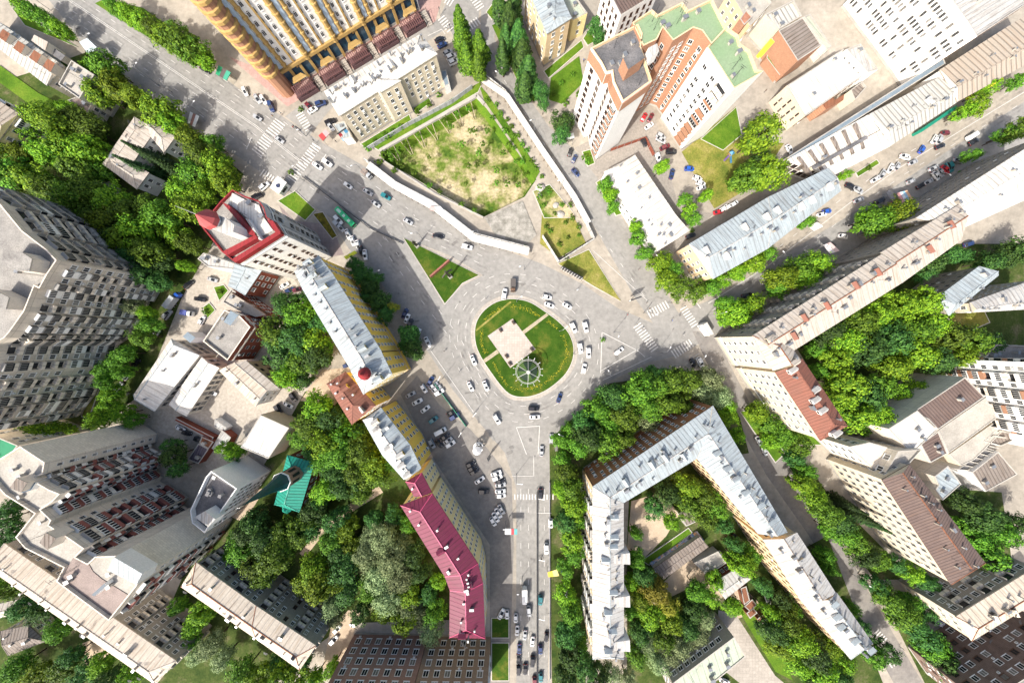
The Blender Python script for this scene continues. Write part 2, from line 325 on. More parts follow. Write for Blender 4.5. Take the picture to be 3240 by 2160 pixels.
sheet('backyard', WL(O([(250, 930), (420, 620), (640, 560), (700, 690), (720, 860), (690, 1000), (500, 1100), (420, 1010), (270, 960)])), mat('pale_yard', (0.42, 0.375, 0.315), 0.95, 0.4, 0.06, col2=(0.32, 0.28, 0.23), fine=0.25), 1)
sheet('courtyard', WL(O([(1320, 340), (1500, 250), (1560, 480), (1640, 490), (1500, 620), (1380, 420)])), mat('grey_yard', (0.3, 0.27, 0.235), 0.95, 0.4, 0.08, col2=(0.22, 0.2, 0.175), fine=0.25), 4)
sheet('footpath', WL(O([(925, 545), (1020, 700), (1065, 655), (1110, 632), (1030, 585)])), paving, 2)
for nm, pts in (('park_ground', [(200, 120), (400, 265), (560, 400), (470, 600), (400, 620), (380, 660), (100, 470), (-40, 460), (-40, 200), (60, 170)]),
                ('park_ground', [(700, 900), (760, 870), (930, 1100), (1060, 1310), (1110, 1420), (800, 1430), (560, 1600), (300, 1600), (430, 1300), (560, 1150)]),
                ('park_ground', [(1262, 1010), (1400, 880), (1640, 845), (1700, 960), (1720, 1040), (1600, 1060), (1350, 1100), (1345, 1600), (1268, 1600)]),
                ('park_ground', [(1445, 1130), (1640, 1030), (1960, 1560), (1440, 1600), (1440, 1250)]),
                ('park_ground', [(1830, 800), (2150, 560), (2352, 560), (2352, 800), (2200, 880), (2100, 930), (1990, 1000), (1930, 960)]),
                ('park_ground', [(1730, 940), (1790, 980), (1900, 1130), (2100, 1330), (2010, 1330), (1850, 1130)]),
                ('park_ground', [(2000, 1320), (2100, 1420), (2220, 1600), (2140, 1600), (2060, 1440)]),
                ('park_ground', [(0, 1300), (200, 1330), (420, 1560), (-40, 1600)]), ('park_ground', [(2150, 1120), (2300, 1130), (2330, 1330), (2200, 1270)]),
                ('park_ground', [(1690, 1340), (1900, 1230), (2040, 1600), (1780, 1600)]), ('park_ground', [(380, 640), (450, 560), (470, 590), (420, 680), (330, 900), (190, 1010), (40, 1000)])):
    sheet(nm, WL(O(pts)), soil, 3)
sheet('yard_sand', WL(O([(1450, 1150), (1520, 1130), (1560, 1180), (1530, 1230), (1480, 1280), (1440, 1260)])), sand, 5)
sheet('yard_sand', WL(O([(1590, 1270), (1700, 1340), (1760, 1400), (1690, 1420), (1600, 1340), (1480, 1400), (1500, 1360)])), sand, 5)
sheet('yard_path', WL(O([(1690, 1410), (1780, 1550), (1840, 1600), (1740, 1600), (1640, 1520), (1650, 1400)])), paving, 5)
sheet('park_path', WL(O([(880, 1130), (800, 1180), (740, 1230), (700, 1280), (688, 1270), (730, 1215), (790, 1165), (870, 1115)])), sand, 5)
sheet('park_path', WL(O([(800, 1400), (830, 1400), (790, 1520), (740, 1540), (760, 1440)])), sand, 5)
sheet('yard_sand', WL(O([(560, 1130), (610, 1120), (560, 1200), (520, 1180)])), sand, 5)
sheet('yard_sand', WL(O([(740, 850), (830, 840), (770, 930), (690, 920)])), sand, 5)
sheet('yard_sand', WL(O([(180, 1480), (230, 1460), (260, 1500), (200, 1530)])), sand, 5)
# lawns with kerbs round them
def lawn(pts, m=None, h=0.12, kerb=True, name='lawn'):
    LV[0] += 1; h += LV[0] * 0.004; p = ccw(pts); mb = MB(); mb.poly(p, h); struct(name, mb, m or grass)
    mb = MB(); q = inset(p, -0.3)
    for i in range(len(p)):
        j = (i + 1) % len(p); mb.face([(*q[i], h + 0.02), (*q[j], h + 0.02), (*p[j], h + 0.02), (*p[i], h + 0.02)]); mb.face([(*q[i], 0), (*q[j], 0), (*q[j], h + 0.02), (*q[i], h + 0.02)])
    if kerb: struct('kerb', mb, kerbmat)
ISLE = ccw(WL(smooth(Z(1480, 930, 0.2104, [(110, 560), (150, 390), (260, 240), (430, 125), (620, 80), (800, 90), (960, 140), (1150, 262), (1340, 400), (1480, 540), (1560, 690), (1588, 850), (1560, 1020), (1470, 1190), (1330, 1330), (1150, 1455), (950, 1530), (760, 1538), (620, 1490), (490, 1360), (350, 1170), (215, 965), (130, 770)]), 3)))
mb = MB(); q = inset(ISLE, -1.9)
mb.poly(q, 0.13)
for i in range(len(q)):
    j = (i + 1) % len(q); mb.face([(*q[i], 0), (*q[j], 0), (*q[j], 0.13), (*q[i], 0.13)])
struct('island_pavement', mb, mat('island_paving', (0.42, 0.38, 0.33), 0.9, 0.25, 0.3, 'tile', 0.9))
lawn(ISLE, lawnmat, 0.2)
ZI = lambda pts: WL(Z(1480, 930, 0.2104, pts))
mb = MB(); mb.poly(ZI([(300, 630), (675, 370), (1020, 830), (640, 1110)]), 0.40); struct('plaza', mb, plazamat)
for a in ([(815, 560), (1180, 290), (1215, 320), (845, 605)], [(440, 835), (470, 885), (260, 1030), (225, 990)]):
    mb = MB(); mb.poly(ZI(a), 0.38); struct('paved_path', mb, mat('path_slabs', (0.42, 0.36, 0.25), 0.9, 0.3, 0.4, 'tile', 0.7))
mb = MB(); mb.poly(ZI([(115, 540), (640, 105), (655, 130), (135, 560)]), 0.37); struct('worn_path', mb, drygrass)
lawn(WL(O([(928, 547), (1100, 632), (1062, 650), (1022, 697)])), lawnmat)
lawn(WL(O([(1282, 606), (1352, 574), (1426, 692), (1360, 655)])), drygrass)
lawn(WL(O([(640, 462), (678, 440), (724, 482), (702, 506)])), grass)
lawn(WL(O([(720, 492), (742, 488), (774, 542), (764, 548)])), blendmat('flower_turf', [(0.05, 0.05, 0.012), (0.12, 0.1, 0.015), (0.2, 0.17, 0.02)], 0.6))
for a, m in (([(1245, 490), (1310, 480), (1345, 558), (1284, 592), (1240, 560)], drygrass), ([(1225, 440), (1262, 425), (1325, 500), (1250, 500)], pitmat), ([(1100, 195), (1118, 215), (1240, 395), (1228, 415), (1190, 345), (1112, 232)], grass),
             ([(852, 335), (1110, 185), (1098, 212), (870, 345)], grass), ([(1565, 350), (1690, 245), (1700, 320), (1800, 330), (1740, 420), (1640, 480), (1610, 430)], drygrass), ([(1610, 320), (1690, 248), (1702, 310), (1660, 345)], grass),
             ([(1265, 180), (1330, 130), (1340, 190), (1290, 240), (1260, 230)], grass), ([(1250, 165), (1335, 95), (1340, 110), (1260, 180)], grass), ([(1340, 90), (1385, 20), (1410, 70), (1350, 105)], grass),
             ([(1965, 398), (2012, 368), (2018, 376), (1970, 406)], grass), ([(2085, 480), (2150, 435), (2160, 450), (2100, 488)], grass), ([(2170, 425), (2230, 385), (2240, 398), (2180, 432)], grass),
             ([(1370, 420), (1385, 410), (1430, 490), (1415, 495)], grass), ([(1445, 520), (1470, 510), (1500, 580), (1485, 590)], grass), ([(1130, 1418), (1168, 1418), (1168, 1462), (1130, 1462)], lawnmat), ([(1130, 1475), (1168, 1475), (1168, 1560), (1130, 1560)], lawnmat),
             ([(830, 332), (940, 265), (945, 278), (845, 342)], grass), ([(950, 250), (985, 225), (990, 236), (955, 262)], grass), ([(1130, 60), (1150, 50), (1240, 220), (1225, 235), (1190, 190)], grass),
             ([(1118, 30), (1136, 5), (1150, 20), (1130, 45)], grass), ([(1338, 350), (1355, 345), (1365, 375), (1350, 382)], grass), ([(493, 660), (515, 655), (525, 668), (505, 690)], grass), ([(468, 706), (482, 696), (495, 712), (478, 730)], grass),
             ([(210, 900), (230, 890), (205, 960), (190, 955)], drygrass), ([(240, 0), (330, 20), (470, 120), (490, 160), (440, 150), (330, 80), (220, 10)], grass), ([(30, 20), (130, 80), (180, 110), (60, 60)], grass),
             ([(0, 150), (90, 215), (200, 270), (110, 270), (0, 190)], grass), ([(1930, 1010), (1990, 1020), (1790, 1020), (1730, 950)], grass), ([(2170, 720), (2250, 700), (2270, 740), (2200, 770)], drygrass), ([(1690, 1390), (1730, 1370), (1790, 1490), (1820, 1560), (1780, 1540)], grass),
             ([(1475, 1285), (1580, 1212), (1588, 1222), (1490, 1295)], grass), ([(1700, 945), (1735, 940), (1800, 1040), (1780, 1060)], grass)):
    lawn(WL(O(a)), m, 0.06, kerb=len(a) < 5)
# asphalt repairs, darker and paler, and round covers
rr_ = random.Random(5); RDW = WL(O(RD)); m_d, m_l = MB(), MB()
while len(m_d.f) < 46:
    x, y = rr_.uniform(-215, 215), rr_.uniform(-145, 145)
    if not inside(x, y, RDW) or inside(x, y, inset(ISLE, -3)): continue
    a = rr_.uniform(0, 3); c_, s_ = math.cos(a), math.sin(a); w_, h_ = rr_.uniform(1, 4), rr_.uniform(.6, 1.6)
    q = [(x + u * w_ * c_ - v * h_ * s_, y + u * w_ * s_ + v * h_ * c_, .1 + len(m_d.f) * .0005) for u, v in ((-.5, -.5), (.5, -.5), (.5, .5), (-.5, .5))]
    (m_d if len(m_d.f) % 2 else m_l).face(q) if len(m_l.f) < 23 and rr_.random() < .5 else m_d.face(q)
for k in range(60):
    x, y = rr_.uniform(-215, 215), rr_.uniform(-145, 145)
    if inside(x, y, RDW) and not inside(x, y, inset(ISLE, -3)): m_d.face([(x + .45 * math.cos(i * .7854), y + .45 * math.sin(i * .7854), .13) for i in range(8)])
struct('asphalt_repair', m_d, mat('dark_asphalt', (0.205, 0.196, 0.182), .95, .4, .3)); struct('asphalt_repair', m_l, mat('fresh_concrete', (0.285, 0.272, 0.25), .95, .4, .3))
# painted markings
mk = MB()
def pline(pts, w, z=0.14):
    for a, b in zip(pts, pts[1:]):
        a, b = Vector(a), Vector(b); d = (b - a)
        if d.length < 1e-4: continue
        d.normalize(); n = Vector((-d.y, d.x)) * w / 2
        mk.face([(*(a - n), z), (*(b - n), z), (*(b + n), z), (*(a + n), z)])
def dashes(pts, off=0.0, dl=2.4, gp=5.6, w=0.2):
    acc = 0.0
    for a, b in zip(pts, pts[1:]):
        a, b = Vector(a), Vector(b); L = (b - a).length
        if L < 1e-4: continue
        d = (b - a) / L; n = Vector((-d.y, d.x)); t = (-acc) % (dl + gp)
        t0 = -((acc) % (dl + gp))
        while t0 < L:
            s, e = max(0, t0), min(L, t0 + dl)
            if e > s: pline([a + n * off + d * s, a + n * off + d * e], w)
            t0 += dl + gp
        acc += L
def zebra(a, b, ln, sw=0.55, gp=0.75):
    a, b = Vector(a), Vector(b); d = b - a; L = d.length; d /= L; n = Vector((-d.y, d.x)); t = 0
    while t < L:
        c = a + d * (t + sw / 2); pline([c - n * ln / 2, c + n * ln / 2], sw); t += sw + gp
av = WL(T(0, 0, [(430, -30), (1764, 872)])) + WL(T(1, 0, [(330, 1130)]))
pline([Vector(p) + Vector((-0.2, -0.25)) for p in av], 0.22); pline([Vector(p) + Vector((0.2, 0.25)) for p in av], 0.22)
for o_ in (-9.6, -6.4, -3.2, 3.2, 6.4, 9.2): dashes(av, o_)
sv = WL(T(1, 0, [(330, 1130), (960, 1568)])) + WL(T(1, 1, [(1010, 70)]))
for o_ in (3.4, 6.8, 10.0): dashes(sv + WL(T(1, 1, [(1600, 330)])), o_)
for o_ in (-3.4, -6.8): dashes(sv, o_)
lv = WL(T(1, 1, [(820, 120), (1100, 500), (1330, 800), (1560, 1250)]))
for o_ in (2.0, 5.6): dashes(lv, o_)
for o_ in (-4.2, -7.8, -11.2):
    r_ = inset(ISLE, o_); dashes(r_ + r_[:1], 0, 2.4, 4.6)
so = [W((1698, 1545)), W((1698, 2200))]
for o_ in (-7.0, -3.6, 3.4): dashes(so, o_)
pline(WL(T(2, 2, [(150, 0), (150, 140), (0, 140)])), 0.22); pline(WL(T(2, 2, [(175, 395), (270, 395)])), 0.3)
ne = WL(T(3, 0, [(1790, 620), (900, 1160), (560, 1400)])) + WL(T(3, 1, [(0, 262)])) + WL(T(2, 1, [(1350, 522)]))
pline(ne, 0.26); dashes(ne, 3.6); dashes(ne, -3.6)
ns = WL(T(2, 0, [(-60, 560), (330, 1180), (560, 1568)])) + WL(T(2, 1, [(920, 500)]))
dashes(ns, 0.5, 2, 6)
pline(WL(T(2, 1, [(620, 720), (610, 1000)])), 0.3); pline(WL(T(2, 1, [(620, 720), (870, 850), (915, 890)])), 0.3); pline(WL(T(2, 1, [(870, 835), (615, 985)])), 0.3); pline(WL(T(2, 1, [(625, 1050), (960, 890)])), 0.25); pline(WL(T(2, 1, [(1262, 505), (1298, 555)])), 0.35)
pline(WL(T(2, 1, [(30, 1375), (190, 1365), (180, 1560)])), 0.3); pline(WL(T(2, 1, [(30, 1375), (100, 1560)])), 0.3); pline(WL(T(2, 1, [(1215, 910), (1290, 865)])), 0.25); pline(WL(T(1, 0, [(485, 1065), (435, 1140)])), 0.35); pline(WL(T(1, 0, [(1185, 250), (1280, 205), (1305, 240)])), 0.25)
pline(WL(T(1, 1, [(1200, 840), (1500, 1270)])), 0.25); pline(WL(T(0, 0, [(1735, 950), (1700, 1030)])), 0.35); pline(WL(T(2, 1, [(560, 160), (930, 500)])), 0.2)
for c_, r_, a, b, l_ in ((1, 0, (170, 840), (0, 1065), 5.5), (1, 0, (420, 1005), (240, 1245), 4.5), (1, 0, (300, 785), (365, 895), 3.6), (1, 0, (40, 1190), (135, 1255), 3.6), (1, 0, (1275, 125), (1345, 215), 3.6), (1, 0, (1460, 195), (1535, 145), 3.6),
                         (1, 0, (1500, -10), (1555, 70), 3.6), (1, 0, (1310, 0), (1350, 25), 3.6), (2, 1, (940, 600), (1065, 530), 3.6), (2, 1, (1178, 550), (1262, 680), 3.4), (2, 1, (860, 670), (990, 850), 4.0), (2, 1, (1110, 875), (1240, 790), 4.0), (3, 2, (835, 1440), (915, 1385), 3.4), (3, 2, (740, 1210), (800, 1270), 3.0), (2, 2, (15, 285), (280, 285), 2.4)):
    (A, B) = WL(T(c_, r_, [a, b])); zebra(A, B, l_)
struct('road_markings', mk, white_paint)
mk = MB()
def track(pts, off, z=0.12):
    P = [Vector(p) for p in pts]; A = []
    for i in range(len(P)): d = (P[min(i + 1, len(P) - 1)] - P[max(0, i - 1)]).normalized(); A.append(Vector((-d.y, d.x)))
    for o2 in (off - .8, off + .8): Q = [p + a * o2 for p, a in zip(P, A)]; [mk.face([(*(Q[i] - A[i] * .38), z), (*(Q[i + 1] - A[i + 1] * .38), z), (*(Q[i + 1] + A[i + 1] * .38), z), (*(Q[i] + A[i] * .38), z)]) for i in range(len(Q) - 1)]
for o_ in (-2.6, -6.2): r_ = inset(ISLE, o_); track(r_ + r_[:1], 0)
for o_ in (-8, -4.8, -1.7, 1.7, 4.8, 7.9): track(av, o_)
for o_ in (1.7, 5.1, 8.4): track(sv + WL(T(1, 1, [(1600, 330)])), o_)
for o_ in (-1.7, -5.1): track(sv, o_)
for o_ in (.2, 3.8): track(lv, o_)
for o_ in (-5.3, -1.8, 1.7, 5.2): track(so, o_)
for o_ in (1.8, -1.8, 5.2): track(ne, o_)
for o_ in (-1.5, 2.3): track(ns, o_)
tw = bpy.data.materials.new('tyre_wear'); tw.use_nodes = True; N_ = tw.node_tree.nodes; L_ = tw.node_tree.links; N_['Principled BSDF'].inputs['Base Color'].default_value = (.15, .14, .13, 1); N_['Principled BSDF'].inputs['Roughness'].default_value = .9
tb = N_.new('ShaderNodeBsdfTransparent'); ms_ = N_.new('ShaderNodeMixShader'); nz = N_.new('ShaderNodeTexNoise'); nz.inputs['Scale'].default_value = .22; nz.inputs['Detail'].default_value = 6; gp_ = N_.new('ShaderNodeNewGeometry'); mr = N_.new('ShaderNodeMapRange')
L_.new(gp_.outputs['Position'], nz.inputs['Vector']); L_.new(nz.outputs[0], mr.inputs[0]); mr.inputs[1].default_value = .48; mr.inputs[2].default_value = .7; mr.inputs[3].default_value = 0; mr.inputs[4].default_value = .25
L_.new(mr.outputs[0], ms_.inputs[0]); L_.new(tb.outputs[0], ms_.inputs[1]); L_.new(N_['Principled BSDF'].outputs[0], ms_.inputs[2]); L_.new(ms_.outputs[0], N_['Material Output'].inputs[0])
struct('tyre_marks', mk, tw)

# ------------------------------------------------------------------ windows and balconies, drawn once and shared
WM = {}
def win_mesh(st):
    if st in WM: return WM[st]
    mb = MB(); fr = {'w': wframe, 'd': bframe, 'g': gframe, 'b': wframe, 'r': wframe, 't': wframe, 'h': wframe, 'k': gframe}[st[0]]
    def bx(x0, x1, y0, y1, z0, z1, mi):
        mb.box(((x0 + x1) / 2, (y0 + y1) / 2, z0), (x1 - x0, y1 - y0, z1 - z0), 0, mi)
    if st[0] in 'wdgh':
        mb.face([(-.5, .03, -.5), (-.5, .03, .5), (.5, .03, .5), (.5, .03, -.5)], 1)
        t = 0.09
        bx(-.5, -.5 + t, 0, .1, -.5, .5, 0); bx(.5 - t, .5, 0, .1, -.5, .5, 0); bx(-.5 + t, .5 - t, 0, .1, .5 - t * .7, .5, 0); bx(-.5 + t, .5 - t, 0, .1, -.5, -.5 + t * .7, 0)
        bx(-.03, .03, .031, .08, -.44, .44, 0); bx(-.56, .56, 0, .2, -.56, -.501, 0)
        if st[0] == 'h':                                  # arched head
            for i in range(6):
                a0, a1 = math.pi * i / 6, math.pi * (i + 1) / 6
                mb.face([(0, .03, .5), (.5 * math.cos(a1), .03, .5 + .22 * math.sin(a1)), (.5 * math.cos(a0), .03, .5 + .22 * math.sin(a0))], 1)
                mb.bar((.5 * math.cos(a0), .05, .5 + .22 * math.sin(a0)), (.5 * math.cos(a1), .05, .5 + .22 * math.sin(a1)), .09)
        mats = [fr, curtain if st.endswith('p') else glass]
    else:                                                # glazed balcony: slab, parapet panel, band of glazing; 1.1 m deep
        pm = {'b': w_white, 'r': flat('maroon_panel', (0.24, 0.085, 0.07), 0.7), 't': w_orbrick, 'k': w_panelb}[st[0]]
        D = 1.1
        bx(-.5, .5, 0, D, -.5, -.46, 2); bx(-.5, .5, 0, D, -.46, -.08 if st[0] != 'k' else -.2, 2)
        if 'o' in st:                                    # open above the parapet, dark recess
            mb.face([(-.46, .02, -.08), (-.46, .02, .46), (.46, .02, .46), (.46, .02, -.08)], 1)
            bx(-.5, -.44, 0, D, -.08, .5, 0); bx(.44, .5, 0, D, -.08, .5, 0)
        else:
            bx(-.47, .47, 0, D - .04, -.08 if st[0] != 'k' else -.2, .42, 1)
            for i in range(5): x = -.5 + .235 * i; bx(x, x + .05, D - .05, D + .03, -.08, .44, 0)
            bx(-.5, .5, 0, D + .02, .42, .5, 0)
        mats = [fr, glass, pm]
    WM[st] = mb.mesh('balcony' if st[0] in 'brtk' else 'window', mats); return WM[st]

# ------------------------------------------------------------------ buildings
RNG = random.Random(7)
LAND = []            # (short name, x, y) of named landmarks, for telling trees and cars apart
def wall_windows(root, cx, cy, edges, spec, h, out):
    for (a, b) in edges:
        d = Vector((b[0] - a[0], b[1] - a[1])); L = d.length
        if L < 2.2: continue
        d /= L; n = Vector((d.y, -d.x)); mid = (Vector(a) + Vector(b)) / 2
        if n.dot(-mid) / max(1, mid.length) < -0.12: continue
        ang = math.degrees(math.atan2(n.y, n.x)); st = None; best = 46
        for s in spec:
            if s.get('a') is None: st = st or s
            elif abs((ang - s['a'] + 180) % 360 - 180) < best: st = s; best = abs((ang - s['a'] + 180) % 360 - 180)
        if not st or not st.get('n') or L > st.get('xl', 999): continue
        nf, sp, ww, wh = st['n'], st.get('sp', 3.2), st.get('w', 1.4), st.get('h', 1.6); z0 = st.get('z0', 1.0); z1 = h - st.get('top', 0.8); fh = (z1 - z0) / nf
        e = st.get('m', 1.0); nc = max(1, int((L - 2 * e) / sp + 0.5)); sp = (L - 2 * e) / nc; pat = st.get('pat', st.get('s', 'w'))
        pl = pat.split()
        for c in range(nc):
            s = pl[c % len(pl)]
            if s == '-': continue
            for f in range(nf):
                if s[0] in 'wdg': s = s[0] + ('p' if RNG.random() < .28 else '')
                w_, h_ = (sp * 0.98, fh * 0.96) if s[0] in 'brtk' else (ww, wh)
                s2 = s
                if s[0] in 'brtk' and 'm' in s:          # a mixed stack: neighbours glazed in their own ways
                    s2 = RNG.choice([s[0], s[0] + 'o', 'b', 'k', 'ko'] if s[0] != 'r' else ['r', 'ro', 'b', 'r', 'k'])
                elif s[0] in 'wdg' and RNG.random() < st.get('gap', 0.05): continue
                zc = z0 + fh * (f + 0.5); p = mid + d * (-L / 2 + e + sp * (c + 0.5)) + n * 0.01
                w2 = w_ * st.get('vw', [1])[c % len(st.get('vw', [1]))]
                M = Matrix(((-d.x * w2, n.x, 0, p.x - cx), (-d.y * w2, n.y, 0, p.y - cy), (0, 0, h_, zc), (0, 0, 0, 1)))
                fac = abs(n.dot(-mid)) / max(1, mid.length)
                out.append((-(w2 * h_ * fac / (H - zc)), s2, M))
def bld(name, label, cat, bodies, group=None, short=None, kids=None):
    P0 = bodies[0]; hh = P0['h']
    fp = WL(P0['p'] if 'p' in P0 else P0['L'] + P0['R'], hh)
    cx, cy = sum(p[0] for p in fp) / len(fp), sum(p[1] for p in fp) / len(fp)
    root = tag(empty(name, (cx, cy, 0)), label, cat, group)
    if short: LAND.append((short, cx, cy))
    wins = []
    for B in bodies:
        h = B['h']; z0 = B.get('z0', 0.0); wm = B.get('wall', w_beige); rm = B.get('roof', r_white)
        loc = lambda pts: [(x - cx, y - cy) for x, y in pts]
        if 'p' in B: outl = ccw(loc(WL(B['p'], h)))
        else:
            Lp, Rp = loc(WL(B['L'], h)), loc(WL(B['R'], h)); outl = Lp + Rp[::-1]
            if area(outl) < 0: outl = outl[::-1]
        flatk = 'p' in B and not B.get('pyr')
        wl = outl if flatk else inset(outl, B.get('ov', 0.4))
        per = {}
        u = 0.0
        edges = []
        for i in range(len(wl)):
            a, b = wl[i], wl[(i + 1) % len(wl)]; L = math.hypot(b[0] - a[0], b[1] - a[1]); m = wm
            ang = math.degrees(math.atan2(-(b[0] - a[0]), (b[1] - a[1])))
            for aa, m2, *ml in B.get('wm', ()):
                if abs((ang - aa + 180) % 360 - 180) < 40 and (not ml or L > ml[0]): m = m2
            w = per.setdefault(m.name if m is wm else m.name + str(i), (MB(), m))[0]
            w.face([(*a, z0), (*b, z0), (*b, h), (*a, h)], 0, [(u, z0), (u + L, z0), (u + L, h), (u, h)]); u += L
            if B.get('plinth', True) and h > 9:
                q = Vector((b[1] - a[1], a[0] - b[0])).normalized() * 0.12
                per.setdefault('pl', (MB(), concrete))[0].face([(a[0] + q.x, a[1] + q.y, 0), (b[0] + q.x, b[1] + q.y, 0), (b[0] + q.x, b[1] + q.y, 0.9), (a[0] + q.x, a[1] + q.y, 0.9)])
            if B.get('band') and h > 6:
                q = Vector((b[1] - a[1], a[0] - b[0])).normalized() * 0.25
                for zb, bh in [(q if isinstance(q, tuple) else (q, .5)) for q in B['band']]:
                    g = per.setdefault('bd', (MB(), B.get('bm', w_white)))[0]; o1, o2 = (a[0] + q.x, a[1] + q.y), (b[0] + q.x, b[1] + q.y)
                    g.face([(*o1, zb), (*o2, zb), (*o2, zb + bh), (*o1, zb + bh)], 0, [(u - L, zb), (u, zb), (u, zb + bh), (u - L, zb + bh)]); g.face([(*o1, zb + bh), (*o2, zb + bh), (*b, zb + bh), (*a, zb + bh)])
            edges.append(((a[0] + cx, a[1] + cy), (b[0] + cx, b[1] + cy)))
        if flatk:
            par = B.get('par', 0.6); inn = inset(outl, 0.4); mbp = MB(); mbr = MB()
            d0 = Vector((outl[1][0] - outl[0][0], outl[1][1] - outl[0][1])).normalized()
            uvf = lambda x, y: (x * d0.x + y * d0.y, -x * d0.y + y * d0.x)
            if B.get('rot'): uvf = lambda x, y: (-x * d0.y + y * d0.x, x * d0.x + y * d0.y)
            mbr.poly(inn, h - par, 0, uvf); rob = mbr.build('roof', rm, root)
            for i in range(len(outl)):
                j = (i + 1) % len(outl); mbp.face([(*outl[i], h), (*outl[j], h), (*inn[j], h), (*inn[i], h)]); mbp.face([(*inn[j], h - par), (*inn[i], h - par), (*inn[i], h), (*inn[j], h)])
            mbp.build('parapet', B.get('pm', concrete), root)
        elif B.get('pyr'):
            mbr = MB(); c0 = (sum(p[0] for p in outl) / len(outl), sum(p[1] for p in outl) / len(outl), h + B['rh'])
            for i in range(len(outl)):
                j = (i + 1) % len(outl); e = math.hypot(outl[j][0] - outl[i][0], outl[j][1] - outl[i][1])
                mbr.face([(*outl[i], h), (*outl[j], h), c0], 0, [(0, 0), (e, 0), (e / 2, e / 2)])
            mbr.build('roof', rm, root)
        else:
            if area(Lp + Rp[::-1]) < 0: Lp, Rp = Rp, Lp
            # Lp runs along one eave with the outline counter-clockwise: interior to its left
            rh = B.get('rh', 2.2); n = len(Lp); rp = B.get('rp', 0.5)
            rg = [Vector((Lp[i][0] * (1 - rp) + Rp[i][0] * rp, Lp[i][1] * (1 - rp) + Rp[i][1] * rp)) for i in range(n)]
            e0, e1 = (B.get('hip', 0.8),) * 2 if not isinstance(B.get('hip', 0.8), tuple) else B['hip']
            w0 = math.hypot(Lp[0][0] - Rp[0][0], Lp[0][1] - Rp[0][1]) / 2; w1 = math.hypot(Lp[-1][0] - Rp[-1][0], Lp[-1][1] - Rp[-1][1]) / 2
            G = [Vector(g) for g in rg]
            G[0] = rg[0] + (rg[1] - rg[0]).normalized() * w0 * e0; G[-1] = rg[-1] + (rg[-2] - rg[-1]).normalized() * w1 * e1
            mbr = MB(); z2 = h + rh; us = 0.0
            def uvs(pts, o, d):
                d = Vector(d).normalized(); return [(((p[0] - o[0]) * d.x + (p[1] - o[1]) * d.y) + us, (-(p[0] - o[0]) * d.y + (p[1] - o[1]) * d.x)) for p in pts]
            for i in range(n - 1):
                d = (Lp[i + 1][0] - Lp[i][0], Lp[i + 1][1] - Lp[i][1]); q = [(*Lp[i], h), (*Lp[i + 1], h), (*G[i + 1], z2), (*G[i], z2)]; mbr.face(q, 0, uvs(q, Lp[i], d))
                d = (Rp[i] [0] - Rp[i + 1][0], Rp[i][1] - Rp[i + 1][1]); q = [(*Rp[i + 1], h), (*Rp[i], h), (*G[i], z2), (*G[i + 1], z2)]; mbr.face(q, 0, uvs(q, Rp[i], d)); us += math.hypot(*d)
            for a, b, g, e in ((Rp[0], Lp[0], G[0], e0), (Lp[-1], Rp[-1], G[-1], e1)):
                q = [(*a, h), (*b, h), (*g, z2)]
                if e > 0.05: mbr.face(q, 0, uvs(q, a, (b[0] - a[0], b[1] - a[1])))
                else: per[wm.name][0].face(q, 0, [(0, 0), (1, 0), (.5, 1)])
            for i in range(len(outl)):                         # fascia
                j = (i + 1) % len(outl); mbr.face([(*outl[i], h - 0.3), (*outl[j], h - 0.3), (*outl[j], h), (*outl[i], h)])
            rob = mbr.build('roof', rm, root)
            ridge = MB()                                       # ridge and hip flashing
            for i in range(n - 1): ridge.bar((*G[i], z2 + .03), (*G[i + 1], z2 + .03), 0.34, 0.14)
            for c_, g, e in ((Lp[0], G[0], e0), (Rp[0], G[0], e0), (Lp[-1], G[-1], e1), (Rp[-1], G[-1], e1)):
                if e > 0.05: ridge.bar((*c_, h + .03), (*g, z2 + .03), 0.24, 0.12)
            for i in range(1, n - 1): ridge.bar((*Lp[i], h + .03), (*G[i], z2 + .03), 0.24, 0.1); ridge.bar((*Rp[i], h + .03), (*G[i], z2 + .03), 0.24, 0.1)
            ridge.build('ridge_flashing', B.get('rfm', rm), rob)
            def on(t, s):
                t = min(0.9999, max(0, t)) * (n - 1); i = int(t); f = t - i
                l = Vector(Lp[i]).lerp(Vector(Lp[i + 1]), f); r = Vector(Rp[i]).lerp(Vector(Rp[i + 1]), f); g = rg[i].lerp(rg[i + 1], f)
                p = g.lerp(l, s) if s > 0 else g.lerp(r, -s); d = (rg[i + 1] - rg[i]); return p, h + rh * (1 - abs(s)), math.atan2(d.y, d.x)
            rr = random.Random(len(label) * 13 + int(cx))
            k = int(B.get('ch', max(2, int(abs(us) / 9))) * 1.6)
            for i in range(k):
                s = rr.choice((-1, 1)) * rr.uniform(0.08, 0.55); p, z, az = on((i + rr.uniform(.2, .8)) / k, s); c = MB()
                big = rr.random() < .3; w_, d_, t_ = (rr.uniform(1.0, 1.8), rr.uniform(.6, .8), rr.uniform(.9, 1.6)) if big else (rr.uniform(.35, .7), rr.uniform(.35, .6), rr.uniform(.7, 1.6))
                c.box((0, 0, -0.8), (w_, d_, 0.8 + t_), 0, 0); c.box((0, 0, t_), (w_ + .25, d_ + .25, 0.1), 0, 1); c.build('chimney', [rr.choice((B.get('cm', concrete), w_greybrick, steel)), steel], rob, (p.x, p.y, z), az + rr.choice((0, 1.571)))
